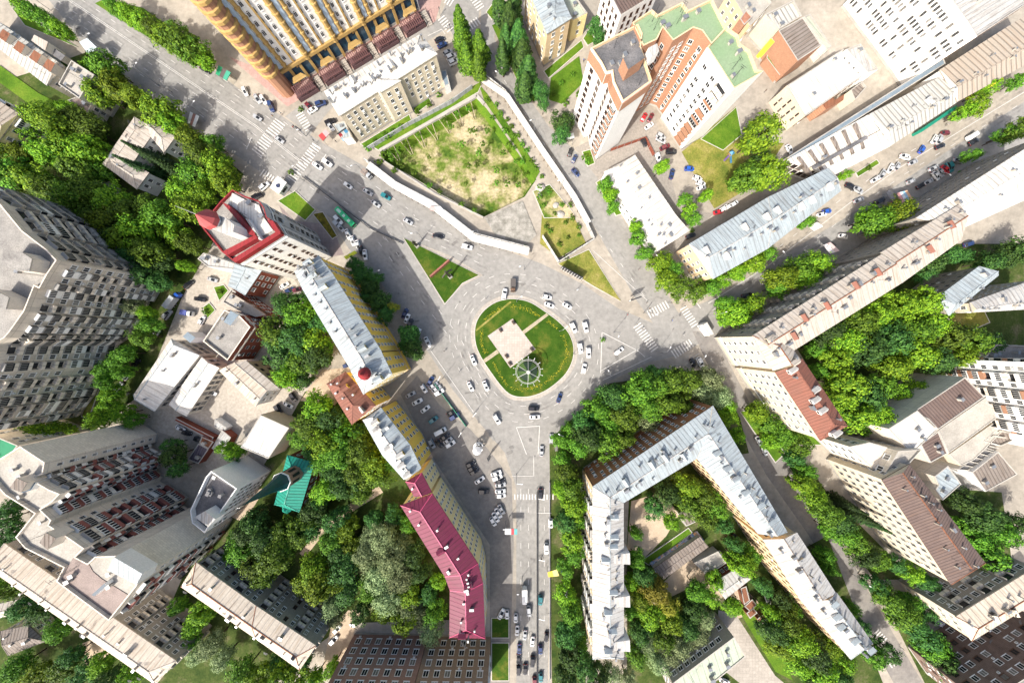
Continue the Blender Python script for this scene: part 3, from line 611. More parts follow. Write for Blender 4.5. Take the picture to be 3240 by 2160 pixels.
            for i in range(B.get('dm', 0)):
                sd = rr.choice((-1, 1)); s = sd * rr.uniform(0.3, 0.5); p, z, az = on((i + rr.uniform(.1, .9)) / B['dm'], s); c = MB()
                if s < 0: az += math.pi
                # gabled dormer: front looks down the slope (local -y)
                fz = 1.7; c.box((0, 0.8, -1.2), (1.7, 2.2, 1.2 + 1.1), 0, 0)
                a = [(-1.05, -.5, 1.05), (1.05, -.5, 1.05), (0, -.5, 1.9), (-1.05, 2.6, 1.05), (1.05, 2.6, 1.05), (0, 2.6, 1.9)]
                c.face([a[0], a[2], a[5], a[3]], 1); c.face([a[1], a[4], a[5], a[2]], 1); c.face([a[0], a[1], a[2]], 0); c.face([(-.6, -.32, .1), (.6, -.32, .1), (.6, -.32, .95), (-.6, -.32, .95)], 2)
                c.build('dormer', [B.get('dwm', wm), B.get('drm', rm), glass], rob, (p.x, p.y, z), az)
            for i in range(B.get('an', 2)):
                p, z, az = on(rr.random(), rr.uniform(-.4, .4)); c = MB(); hh_ = rr.uniform(2, 4); c.cyl((0, 0, -.3), (0, 0, hh_), .06, .04, 5)
                for q in range(4): c.bar((-.9 + q * .1, -.3 + q * .2, hh_ - .1), (.9 - q * .1, -.3 + q * .2, hh_ - .1), .06)
                c.build('antenna', darkmetal, rob, (p.x, p.y, z), rr.uniform(0, 3))
        if flatk:
            rr = random.Random(int(cx * 7) + len(label)); inn = inset(outl, 1.5); zr = h - B.get('par', 0.6)
            xs = [p[0] for p in inn]; ys = [p[1] for p in inn]; k = 0; tries = 0
            while k < B.get('vb', 4) and tries < 200:
                tries += 1; x, y = rr.uniform(min(xs), max(xs)), rr.uniform(min(ys), max(ys))
                if not inside(x, y, inn): continue
                c = MB(); w_ = rr.uniform(.6, 1.6); c.box((0, 0, 0), (w_, rr.uniform(.6, 1.2), rr.uniform(.6, 1.6)), 0, 0); c.box((0, 0, max(v[2] for v in c.v)), (w_ + .3, 1.3, .1), 0, 1)
                c.build('roof_vent', [concrete, steel], rob, (x, y, zr), math.atan2(d0.y, d0.x)); k += 1
            for i in range(B.get('an', 1)):
                for _ in range(30):
                    x, y = rr.uniform(min(xs), max(xs)), rr.uniform(min(ys), max(ys))
                    if inside(x, y, inn): break
                c = MB(); hh_ = rr.uniform(3, 6); c.cyl((0, 0, 0), (0, 0, hh_), .07, .05, 5); c.bar((-1, 0, hh_), (1, 0, hh_), .06); c.bar((-.7, .0, hh_ - .6), (.7, 0, hh_ - .6), .06); c.bar((0, 0, hh_ * .7), (2, 0, 0), .03); c.bar((0, 0, hh_ * .7), (-1.4, 1.4, 0), .03)
                c.build('antenna', darkmetal, rob, (x, y, zr), rr.uniform(0, 3))
        for key, (w, m) in per.items(): w.build('plinth' if key == 'pl' else 'cornice' if key == 'bd' else 'wall', m, root)
        if B.get('win'): wall_windows(root, cx, cy, edges, B['win'], h, wins)
    wins.sort(key=lambda q: q[0])
    by = {}
    for _, s, M in wins: by.setdefault('balcony' if s[0] in 'brtk' else 'window', []).append((s, M))
    ac = [M for s, M in by.get('window', [])[:100] if RNG.random() < .13][:12]
    for M in ac:
        if 'ac' not in WM: q = MB(); q.box((0, .22, -.3), (.85, .4, .6)); q.cyl((0, .42, 0), (0, .44, 0), .22, .22, 8, 1); WM['ac'] = q.mesh('air_conditioner', [wframe, steel])
        A = M.copy()
        for k in (0, 1): A[k][0] /= max(.1, math.hypot(M[0][0], M[1][0]))
        A[2][2] = 1.0; A[2][3] -= M[2][2] * .56 + .55; o = bpy.data.objects.new('air_conditioner', WM['ac']); C.objects.link(o); o.parent = root; o.matrix_basis = A
    for nm, L in by.items():
        for s, M in L[:100]:
            o = bpy.data.objects.new(nm, win_mesh(s)); C.objects.link(o); o.parent = root; o.matrix_basis = M
        if L[100:]:
            mats, mi, V, F, MI = [], {}, [], [], []
            for s, M in L[100:]:
                me = win_mesh(s); b = len(V); V += [M @ v.co for v in me.vertices]
                for p in me.polygons:
                    F.append([b + i for i in p.vertices]); m = me.materials[p.material_index]
                    if m.name not in mi: mi[m.name] = len(mats); mats.append(m)
                    MI.append(mi[m.name])
            me = bpy.data.meshes.new(nm); me.from_pydata(V, [], F)
            for m in mats: me.materials.append(m)
            me.polygons.foreach_set('material_index', MI); me.update()
            o = bpy.data.objects.new(nm, me); C.objects.link(o); o.parent = root; o['kind'] = 'stuff'
    if kids: kids(root, cx, cy)
    return root
# ------------------------------------------------------------------ buildings (outlines read at the eaves, h = eave height)
def win(n, sp=3.2, w=1.3, h=1.6, s='w', **k): return dict(n=n, sp=sp, w=w, h=h, s=s, **k)
def boxpart(name, pts, h, z0, m, mtop=None):
    def f(root, cx, cy):
        p = ccw([(x - cx, y - cy) for x, y in WL(pts, h)]); mb = MB(); mb.poly(p, h, 1 if mtop else 0)
        for i in range(len(p)):
            j = (i + 1) % len(p); mb.face([(*p[i], z0), (*p[j], z0), (*p[j], h), (*p[i], h)], 0, [(0, 0), (3, 0), (3, 3), (0, 3)])
        mb.build(name, [m, mtop] if mtop else m, root)
    return f
def many(*fs):
    def f(root, cx, cy):
        for g in fs: g(root, cx, cy)
    return f
t = T
# --- north-west
bld('low_block', 'long low grey-roofed block with four square rusty skylights beside the upper left avenue', 'building', [
    dict(L=t(0, 0, [(-160, 50), (440, 455)]), R=t(0, 0, [(-160, 220), (320, 590)]), h=8, wall=w_panelb, roof=r_greysl, rh=0.9, hip=0, ch=0, win=[win(2)]),
    dict(p=t(0, 0, [(490, 415), (650, 515), (545, 680), (400, 580)]), h=10.5, wall=w_panelb, roof=r_pbit, vb=5, win=[win(3, s='d')]),
    dict(p=t(0, 0, [(545, 660), (650, 690), (600, 780), (465, 690)]), h=6, wall=w_panelb, roof=r_tbit, vb=3, win=[win(2)])], short='low block with rusty skylights',
    kids=many(*[boxpart('skylight', t(0, 0, [(x, y), (x + 48, y + 34), (x + 18, y + 92), (x - 36, y + 52)]), 10.2, 7, w_panelb, r_rust) for x, y in ((20, 200), (125, 280), (235, 345), (330, 405))],
              boxpart('roof_house', t(0, 0, [(235, 240), (330, 290), (310, 350), (215, 280)]), 12, 7, w_panelb, r_pink), boxpart('light_shaft', t(0, 0, [(370, 330), (450, 385), (420, 420), (350, 370)]), 10, 7, w_greybrick, r_dbit)))
bld('apartment_house', 'ochre-walled apartment house under striped beige roof on the left edge of the photo', 'building', [
    dict(L=t(0, 0, [(-60, 660), (130, 785)]), R=t(0, 0, [(-260, 850), (-20, 985)]), h=12, wall=w_pale, roof=r_beige, rh=1.6, hip=0, ch=3, an=1, win=[win(4, 3.6, 1.6, 1.5, pat='w w b w')])], short='striped beige roof')
bld('villa', 'two-storey white U-shaped villa with pale hipped roof, deep among the park trees', 'house', [
    dict(L=t(0, 0, [(925, 805), (700, 1135)]), R=t(0, 0, [(1075, 890), (850, 1215)]), h=7.5, wall=w_white, roof=r_pink, rh=1.4, hip=0.9, ch=2, win=[win(2, 2.6)]),
    dict(L=t(0, 0, [(985, 880), (1130, 1050)][:1] + [(1130, 1052)]), R=t(0, 0, [(1075, 825), (1207, 945)]), h=7.5, wall=w_white, roof=r_pink, rh=1.3, hip=(0.2, 0.7), ch=1, an=0, win=[win(2, 2.6, pat='w w')]),
    dict(L=t(0, 0, [(760, 1170), (942, 1305)]), R=t(0, 0, [(830, 1080), (1027, 1190)]), h=7.5, wall=w_white, roof=r_pink, rh=1.35, hip=(0.2, 0.7), ch=1, an=0, win=[win(2, 2.6)])], short='white U-shaped villa')
bld('shed', 'small white metal-roofed shed below the U-shaped villa', 'shed', [dict(p=t(0, 0, [(600, 1268), (715, 1235), (775, 1290), (720, 1330)]), h=3.5, wall=w_white, roof=r_blue, par=0.1, vb=1, an=0)])
# big panel tower on the left
bld('tower_block', 'tall grey panel tower block with stepped flat roof and stacked glazed balconies, left edge', 'building', [
    dict(p=[(-120, 560), (0, 645), (69, 729), (147, 789), (179, 823), (149, 868), (124, 913), (108, 905), (76, 985), (30, 1050), (14, 1068), (-20, 1090), (-50, 1180), (-90, 1240), (-120, 1300), (-185, 1387), (-420, 1250), (-300, 800)],
         h=33, wall=w_panel, roof=r_bit, par=0.9, vb=7, an=3, pm=w_panelb,
         win=[dict(a=40, n=9, sp=4.6, top=2.6, z0=1.5, w=2.2, h=1.6, pat='km ko km w km'), dict(a=-25, n=9, sp=2.8, top=3.0, z0=1.5, w=1.9, h=1.5, m=.4, pat='km w km km bm w'), dict(a=-60, n=9, sp=2.8, top=3.0, z0=1.5, w=1.8, h=1.4, m=.4, pat='km bm w km')])], short='grey panel tower',
    kids=many(boxpart('roof_house', t(0, 1, [(20, 150), (150, 170), (220, 215), (200, 300), (130, 300), (10, 260)]), 36, 30, w_panelb, r_bit), boxpart('roof_house', t(0, 1, [(-60, 420), (60, 480), (40, 560), (-60, 540)]), 36, 30, w_panelb, r_bit)))
bld('green_roof_house', 'house with emerald flat roof at the left edge above the stepped tower', 'building', [dict(p=Z(0, 1310, 0.2743, [(-200, 200), (0, 275), (205, 360), (60, 560), (-120, 700), (-300, 500)]), h=20, wall=w_panelb, roof=r_emer, vb=1, win=[win(6, 3.5)])])
# stepped tower
PA = [(63, 1411), (141, 1462), (134, 1499), (112, 1508), (121, 1529), (156, 1549), (189, 1562), (165, 1587), (128, 1612), (162, 1645), (154, 1661), (220, 1702), (266, 1734), (238, 1762), (276, 1782), (300, 1760), (367, 1757), (450, 1821), (432, 1853), (344, 1963), (177, 1839), (200, 1795), (78, 1734), (48, 1699), (108, 1624), (14, 1565), (-60, 1480), (0, 1450)]
bld('stepped_tower', 'tall beige stepped panel tower with rows of maroon balconies, lower left', 'building', [
    dict(p=PA, h=33, wall=w_panelb, roof=r_pbit, par=1.0, vb=8, an=4, pm=w_panelb, wm=[(57, w_slab, 9)],
         win=[dict(a=55, xl=9, n=10, sp=4.6, top=2.2, z0=1.5, w=1.3, h=1.5, pat='rm w d rm', m=0.5), dict(a=-20, n=10, sp=3.6, top=2.2, z0=1.5, w=1.0, h=1.4, pat='w'), dict(a=-40, n=10, sp=4.2, top=2.4, z0=1.5, w=1.2, h=1.4, pat='rm w'), dict(a=100, n=0), dict(a=140, n=0)])], short='beige stepped tower',
    kids=many(boxpart('roof_house', Z(0, 1310, 0.2743, [(190, 735), (310, 790), (240, 900), (110, 850)]), 35.5, 31, w_panelb, r_taupe), boxpart('glass_lantern', Z(0, 1310, 0.2743, [(320, 785), (412, 790), (350, 880), (250, 905)]), 33.6, 31, wframe, bluegl),
              boxpart('roof_house', Z(0, 1310, 0.2743, [(525, 1365), (640, 1430), (545, 1560), (455, 1480)]), 35.5, 31, w_panelb, r_taupe), boxpart('roof_patch', t(0, 2, [(510, 695), (600, 730), (640, 800), (700, 850), (880, 960), (750, 1120), (400, 870)]), 32.15, 31.5, r_tbit, r_tbit),
              boxpart('roof_house', t(0, 2, [(785, 700), (980, 815), (940, 890), (740, 790)]), 35.5, 31, w_white, r_blue), boxpart('skylight', t(0, 2, [(720, 880), (730, 900), (650, 970), (630, 960)]), 34, 31, wframe, bluegl)))
bld('office_tower', 'white tower with dark walled roof terrace and rusty red recess, next to the teal spire', 'building', [
    dict(p=Z(480, 1380, 0.2424, [(775, 450), (1112, 680), (830, 1080), (745, 1175), (690, 1260), (525, 1130), (500, 965), (705, 530)]), h=17, wall=w_white, roof=r_dbit, par=1.6, vb=6, an=1, pm=w_white,
         win=[dict(a=-35, n=7, sp=2.3, w=1.2, h=1.2, s='g', top=2.4), dict(a=56, n=0), dict(a=120, n=0)])], short='dark roof terrace tower',
    kids=many(boxpart('roof_house', Z(480, 1380, 0.2424, [(700, 970), (830, 1080), (740, 1180), (560, 1050)]), 19.5, 15, w_white, r_white), boxpart('brick_band', Z(480, 1380, 0.2424, [(945, 545), (1100, 510), (1235, 615), (1115, 675)]), 12, 0, w_orbrick, r_rust)))
for pts, lab in ((Z(480, 1380, 0.2424, [(610, 90), (745, 165), (610, 360), (465, 300)]), 'dark violet shed roof below the rusty outbuilding'), (Z(480, 1380, 0.2424, [(650, 0), (810, 70), (740, 165), (620, 90)]), 'rust-red flat outbuilding between sheds in the left yard'),
                 (Z(560, 960, 0.3317, [(430, 1205), (515, 1275), (430, 1445), (330, 1380)]), 'small white shed with bluish lower edge left of the big white hall')):
    bld('shed', lab, 'shed', [dict(p=pts, h=3.4, wall=w_redbrick, roof={'d': mat('violet_sheet', (0.12, 0.1, 0.125), 0.8, 0.3, 0.3, 'corr', 1.0), 'r': r_rust, 's': r_white}[lab[0]], par=0.1, vb=1, an=0)])
bld('garden_wall', 'long maroon brick wall topped with dashes along the left yard', 'wall', [dict(p=Z(560, 960, 0.3317, [(-20, 1085), (350, 1275), (335, 1310), (-30, 1120)]), h=2.6, wall=w_redbrick, roof=w_redbrick, par=0.1, vb=0, an=0)])
# long five-storey slabs bottom left
bld('apartment_slab', 'long five-storey grey brick slab with cream roof, lower left corner', 'building', [
    dict(L=t(0, 2, [(30, 605), (1215, 1415)]), R=t(0, 2, [(-95, 770), (1070, 1580)]), h=15, wall=w_greybrick, roof=r_cream, rh=1.9, hip=(0.3, 0.8), ch=9, dm=0, an=7, rp=0.45, rfm=r_pink, win=[dict(n=5, sp=3.3, w=1.6, h=1.5, pat='w w ko w', gap=0.1)])], short='long cream-roofed slab')
bld('apartment_slab', 'shorter five-storey grey brick slab with cream roof and rusty eave, lower left', 'building', [
    dict(L=t(0, 2, [(1350, 735), (1764, 1035)]) + t(1, 2, [(415, 1310)]), R=t(0, 2, [(1245, 905), (1764, 1265)]) + t(1, 2, [(300, 1480)]), h=15, wall=w_greybrick, roof=r_cream, rh=1.9, hip=0.7, ch=9, an=5, rfm=r_rust, win=[dict(n=5, sp=3.3, w=1.5, h=1.5, pat='w w ko w d', gap=0.1)])], short='shorter cream-roofed slab')
bld('small_house', 'small grey-roofed house at the bottom left edge', 'house', [dict(L=t(0, 2, [(0, 1210), (195, 1170)]), R=t(0, 2, [(60, 1380), (315, 1280)]), h=6, wall=w_beige, roof=r_taupe, rh=1.5, hip=0.3, ch=2, an=1, win=[win(2)])])
bld('small_house', 'small house with tilted pale roof at the left edge, beside the long cream-roofed slab', 'house', [dict(L=t(0, 2, [(-40, 1030), (150, 985)]), R=t(0, 2, [(-40, 1130), (80, 1100)]), h=6, wall=w_beige, roof=r_pink, rh=1.2, hip=0, ch=1, an=0)])
# red-white corner tower
Zr = lambda p: Z(600, 580, 0.27429, p)
bld('corner_tower', 'white apartment tower with red parapets and a red pointed turret', 'building', [
    dict(p=Zr([(490, 70), (620, 140), (700, 165), (800, 200), (860, 280), (890, 390), (960, 430), (1050, 575), (525, 912), (370, 790), (140, 505), (260, 320), (350, 210)]), h=30, wall=w_white, roof=r_bit, par=0.9, vb=3, an=2, pm=r_red, band=[26.5], bm=w_white, wm=[(30, flat('grey_wall', (0.42, 0.42, 0.42), 0.8))],  # walls facing upper right are grey, the others white
         win=[dict(a=-60, n=9, sp=4.6, w=1.3, h=1.3, s='d', top=4, z0=4), dict(a=35, n=9, sp=2.6, w=1.9, h=2.0, s='g', top=2), dict(a=60, n=9, sp=2.6, w=1.9, h=2.0, s='g', top=2)])], short='red-parapet tower',
    kids=many(boxpart('red_coping', Zr([(370, 215), (450, 250), (790, 600), (690, 590)]), 31.2, 29, r_red, r_red), boxpart('red_coping', Zr([(370, 790), (760, 590), (800, 620), (430, 830)]), 31.2, 29, r_red, r_red), boxpart('red_coping', Zr([(480, 880), (1000, 555), (1052, 578), (525, 915)]), 30.7, 28.9, r_red, r_red), boxpart('red_coping', Zr([(890, 420), (960, 430), (1052, 570), (985, 560)]), 30.8, 29, r_red, r_red),
              boxpart('roof_patch', Zr([(490, 110), (640, 190), (800, 250), (850, 390), (960, 540), (830, 610), (690, 420), (450, 235)]), 29.6, 29.0, r_bright), boxpart('white_coping', Zr([(640, 400), (670, 410), (820, 640), (800, 650)]), 31.2, 29, w_white, r_white), boxpart('turret_wall', Zr([(320, 370), (420, 400), (515, 480), (500, 560), (420, 590), (290, 540), (220, 500), (250, 400)]), 36, 29, w_white, r_white),
              boxpart('window_band', Zr([(600, 880), (690, 828), (706, 838), (620, 892)]), 28, 25.5, bluegl), boxpart('window_band', Zr([(775, 775), (850, 735), (862, 748), (785, 790)]), 28, 25.5, bluegl)))
def turret():
    p = WL(Zr([(300, 370), (330, 450), (290, 510), (200, 520), (150, 470), (150, 400), (200, 345), (260, 340)]), 37)
    cx = sum(q[0] for q in p) / 8; cy = sum(q[1] for q in p) / 8
    r = [o for o in bpy.data.objects if o.name.startswith('corner_tower')][0]
    x, y = W(Zr([(178, 398)])[0], 38.5); x -= r.location.x; y -= r.location.y
    mb = MB(); mb.lathe([(2.7, 29), (2.7, 37)], 8, (x, y, 0)); mb.build('turret_drum', w_white, r)
    mb = MB(); mb.lathe([(3.3, 37), (2.9, 38.2), (0.06, 41.5)], 8, (x, y, 0)); mb.build('turret_roof', mat('rose_sheet', (0.4, 0.085, 0.085), 0.6, 0.2, 0.3, col2=(0.34, 0.05, 0.05)), r)
    mb = MB(); mb.cyl((x, y, 41.2), (x, y, 47), .12, .05, 6); mb.build('spire_rod', whitemetal, r)
turret()
bld('annex', 'low white annex with round portholes left of the red-parapet tower', 'building', [dict(p=Zr([(90, 870), (160, 800), (530, 930), (490, 990), (200, 960)]), h=9, wall=w_white, roof=r_white, par=0.3, vb=3, an=0)])
bld('brick_shop', 'low red brick building with pale blue sheet roof under the red-parapet tower', 'building', [
    dict(L=Zr([(520, 930), (450, 1190)][:1] + [(440, 1180)]), R=Zr([(830, 1005), (640, 1290)]), h=11, wall=w_redbrick, roof=r_blue, rh=0.8, hip=0.1, ch=1, an=0, win=[dict(n=3, sp=3.4, w=1.8, h=1.5, s='w')])], short='red brick shop')
bld('brick_office', 'red brick office with bare grey flat roof and long rooftop sign frame', 'building', [
    dict(p=Z(560, 960, 0.3317, [(450, 60), (590, 110), (700, 225), (480, 545), (245, 360)]), h=13, wall=w_redbrick, roof=r_bit, par=1.0, vb=2, an=0, pm=w_panelb, band=[10.4], bm=w_panelb, win=[dict(a=-35, n=4, sp=3.2, w=1.6, h=1.1, s='g'), dict(n=4, sp=2.4, w=1.5, h=1.3, s='w')]),
    dict(p=Zr([(480, 1215), (900, 1510), (760, 1540), (520, 1450), (375, 1370)]), h=8, wall=w_redbrick, roof=r_pbit, par=0.5, vb=3, an=0, win=[dict(n=2, sp=3)])], short='red brick office',
    kids=many(boxpart('skylight', Z(560, 960, 0.3317, [(510, 70), (585, 110), (510, 210), (445, 175)]), 13.5, 11, w_white, r_gblue), boxpart('bay_window', Z(560, 960, 0.3317, [(55, 315), (100, 270), (175, 325), (125, 375)]), 9, 3, wframe, r_gblue)))
def roof_sign():                # a row of single standing letter panels: too worn to read in the photo
    a, b = WL(Zr([(500, 1262), (880, 1505)]), 9.5); mb = MB(); n = 17
    for i in range(n):
        p = Vector(a).lerp(Vector(b), i / (n - 1)); d = math.atan2(b[1] - a[1], b[0] - a[0])
        if i not in (9, 10): mb.box((p.x, p.y, 8.2), (0.95, 0.16, 2.0), d, 0); mb.box((p.x + .3, p.y, 8.0), (.25, .3, 0.5), d, 0)
    mb.bar((*a, 8.2), (*b, 8.2), .2); mb.bar((*a, 9.4), (*b, 9.4), .12)
    tag(mb.build('rooftop_sign', bframe), 'row of brown worn letter panels along the red brick office roof', 'sign')
roof_sign()
bld('warehouse', 'white and pale blue roofed warehouse in two ridges, centre of the left yard', 'building', [
    dict(L=t(0, 1, [(1180, 765), (920, 1150)]), R=t(0, 1, [(1375, 880), (1065, 1265)]), h=8, wall=w_panel, roof=r_bright, rh=2.0, hip=0.1, ch=2, an=1, rp=0.3, rfm=r_blue, win=[win(2, 3.0, 2.0, 1.6, s='g')]),
    dict(L=t(0, 1, [(1390, 890), (1160, 1220)]), R=t(0, 1, [(1510, 965), (1285, 1300)]), h=6.5, wall=w_panel, roof=r_bright, rh=0.8, hip=0.05, ch=1, an=0, rfm=r_blue, win=[win(2, 2.6, 1.8, 1.8, s='g')])], short='white warehouse')
bld('cream_house', 'pinkish cream roofed two-storey building with row of upper windows, left yard', 'building', [
    dict(L=Z(560, 960, 0.3317, [(400, 640), (750, 985)]), R=Z(560, 960, 0.3317, [(550, 560), (860, 830)]), h=9, wall=w_white, roof=r_cream, rh=0.8, hip=0.05, ch=2, an=0, win=[win(2, 3)]),
    dict(L=Z(560, 960, 0.3317, [(560, 570), (865, 830)]), R=Z(560, 960, 0.3317, [(660, 545), (985, 815)]), h=9.5, wall=w_peach, roof=r_pink, rh=1.0, hip=0.1, rp=0.1, ch=0, an=0, win=[dict(n=2, sp=3.2, w=1.6, h=1.3, s='d')])], short='cream-roofed yard house')
bld('hall', 'big plain white roofed hall above the teal church roof', 'building', [dict(p=Z(560, 960, 0.3317, [(795, 1060), (1070, 1185), (870, 1480), (605, 1370)]), h=9.5, wall=w_beige, roof=r_bright, par=0.15, vb=0, an=0, wm=[(-125, r_blue)])], short='plain white hall')
bld('shed', 'tiny white shed with open front in the sandy yard', 'shed', [dict(p=Z(560, 960, 0.3317, [(360, 1100), (475, 1185), (440, 1230), (350, 1170)]), h=3, wall=w_white, roof=r_white, par=0.1, vb=0, an=0)])
# church
def church():
    L, R = [(125, 340), (215, -2)], [(300, 392), (405, 48)]
    r = bld('church', 'church with ribbed teal roof and a tall dark teal spire', 'church', [dict(L=t(1, 2, L), R=t(1, 2, R), h=9, wall=w_redbrick, roof=r_teal, rh=2.6, hip=(0.6, 0.8), ch=0, an=0, win=[dict(n=1, sp=3.2, w=1.6, h=3, s='h')]),
        dict(p=t(1, 2, [(180, 345), (265, 340), (240, 385), (210, 405), (180, 385)]), pyr=1, rh=1.6, h=7, wall=w_redbrick, roof=r_teal, win=None)], short='teal church')
    x, y = W(T(1, 2, [(212, 160)])[0], 15); x -= r.location.x; y -= r.location.y
    mb = MB(); mb.lathe([(3.3, 8), (3.3, 17.5)], 8, (x, y, 0)); mb.build('tower_drum', w_maroon, r)
    mb = MB()
    for i in range(8): a = 2 * math.pi * (i + .5) / 8; mb.box((x + 3.06 * math.cos(a), y + 3.06 * math.sin(a), 12), (0.24, 1.1, 3.6), a)
    mb.build('belfry_opening', black, r)
    mb = MB(); mb.lathe([(3.3, 17.5), (3.75, 17.6), (3.75, 18.1), (3.2, 18.2)], 8, (x, y, 0)); mb.build('cornice', w_white, r)
    mb = MB(); mb.lathe([(3.5, 18.1), (2.6, 20.0), (1.9, 23), (0.05, 35)], 8, (x, y, 0)); mb.build('spire', r_dteal, r)
    mb = MB(); mb.bar((x, y, 34.5), (x, y, 37), .12); mb.bar((x - .5, y, 36.2), (x + .5, y, 36.2), .12); mb.build('cross', whitemetal, r)
church()
# yellow row along the square
bld('yellow_block', 'long yellow apartment block with pale blue sheet roof and red cupola facing the roundabout', 'building', [
    dict(L=t(1, 1, [(262, 300), (320, 425), (655, 985)]), R=t(1, 1, [(430, 190), (530, 320), (865, 850)]), h=22.5, wall=w_pale, roof=r_blue, rh=2.4, hip=(0.5, 0), ch=13, dm=4, an=4, wm=[(40, w_yellow), (25, w_yellow)], rfm=r_white, win=[dict(n=6, sp=3.4, w=1.3, h=1.5, s='w', z0=4)], band=[4.4], bm=w_peach),
    dict(L=t(1, 1, [(650, 985), (740, 1150)]), R=t(1, 1, [(862, 850), (940, 1010)]), h=22.7, wall=w_pale, roof=r_blue, rh=2.2, hip=(0, 0.9), ch=3, dm=1, an=0, wm=[(30, w_yellow)], rfm=r_white, win=[dict(n=6, sp=3.2, w=1.3, h=1.5, s='w', z0=4), dict(a=-60, n=6, sp=3.4, w=.5, h=1.3)], band=[4.4], bm=w_peach)], short='yellow blue-roofed block')
def cupola():
    r = [o for o in bpy.data.objects if o.name.startswith('yellow_block')][0]; x, y = W(T(1, 1, [(752, 1005)])[0], 26); x -= r.location.x; y -= r.location.y
    mb = MB(); mb.lathe([(2.0, 23), (2.0, 26.5)], 8, (x, y, 0)); mb.build('cupola_drum', w_white, r)
    mb = MB(); mb.lathe([(2.4, 26.4), (1.9, 27.6), (0.8, 28.6), (0.05, 29.6)], 12, (x, y, 0)); mb.build('cupola_dome', r_red, r)
cupola()
bld('terracotta_house', 'ochre house under rusty terracotta hipped roof with brown glazed front', 'building', [
    dict(L=t(1, 1, [(485, 1075), (660, 1358)]), R=t(1, 1, [(615, 992), (825, 1225)]), h=17, wall=w_yellow, roof=r_terra, rh=2.2, hip=0.9, ch=5, dm=1, an=1, win=[dict(n=4, sp=3.0, w=1.6, h=1.7, s='w')])], short='terracotta-roofed house')
bld('ochre_block', 'bright ochre block with whitish sheet roof between terracotta and crimson roofs', 'building', [
    dict(L=t(1, 1, [(735, 1325), (870, 1568)]) + t(1, 2, [(1018, 168)]), R=t(1, 1, [(860, 1238), (965, 1350), (1110, 1568)][:2] + [(1110, 1568)]) + t(1, 2, [(1125, 105)]) if False else t(1, 1, [(860, 1238), (1065, 1500)]) + t(1, 2, [(1140, 90)]), h=16.5, wall=w_yellow, roof=r_blue, rh=1.8, hip=(0.3, 0), ch=5, dm=6, an=1, rfm=r_white, drm=r_white, win=[dict(n=4, sp=3.2, w=1.5, h=1.7, s='w')])], short='ochre block')
bld('crimson_block', 'pale yellow apartment block under bent crimson metal roof beside the parking yard', 'building', [
    dict(L=t(1, 2, [(1030, 182), (1090, 285)]), R=t(1, 2, [(1142, 118), (1212, 255)]), h=16.2, wall=w_pale, roof=r_crim, rh=1.6, hip=(0.5, 0), ch=1, an=0, win=[dict(n=5, sp=3.2, w=1.2, h=1.4, s='w')], rfm=flat('crimson_flashing', (0.5, 0.06, 0.15), 0.5)),
    dict(L=t(1, 2, [(995, 345), (1300, 835), (1335, 930), (1332, 1255)]), R=t(1, 2, [(1215, 262), (1530, 745), (1565, 880), (1580, 1262)]), h=16, wall=w_pale, roof=r_crim, rh=2.6, hip=(0.6, 0.8), ch=11, dm=3, an=3, drm=r_crim, dwm=flat('pink_trim', (0.6, 0.3, 0.35), 0.6), rfm=flat('crimson_flashing', (0.5, 0.06, 0.15), 0.5),
         win=[dict(n=5, sp=3.0, w=1.2, h=1.4, s='w', z0=1.5)])], short='crimson-roofed block')
bld('brown_block', 'wide maroon and beige brick block with rows of white windows, bottom edge of the photo', 'building', [
    dict(p=[W_ for W_ in [(1000, 2230), (1290, 2236), (1292, 2380), (960, 2380)]], h=27, wall=w_maroon, roof=r_bit, vb=0, an=0, band=[22.6], bm=w_peach, win=[dict(n=6, sp=4.6, w=2.3, h=2.4, s='w', z0=1.8)]),
    dict(p=[(1292, 2236), (1536, 2238), (1536, 2380), (1292, 2380)], h=26.8, wall=mat('tan_brick', (0.33, 0.24, 0.17), 0.95, 0.3, 0.3, 'brick', 0.8, col2=(0.24, 0.17, 0.13)), roof=r_bit, vb=0, an=0, band=[22.6], bm=w_peach, win=[dict(n=6, sp=4.6, w=2.3, h=2.4, s='w', z0=1.8)])], short='maroon brick block')
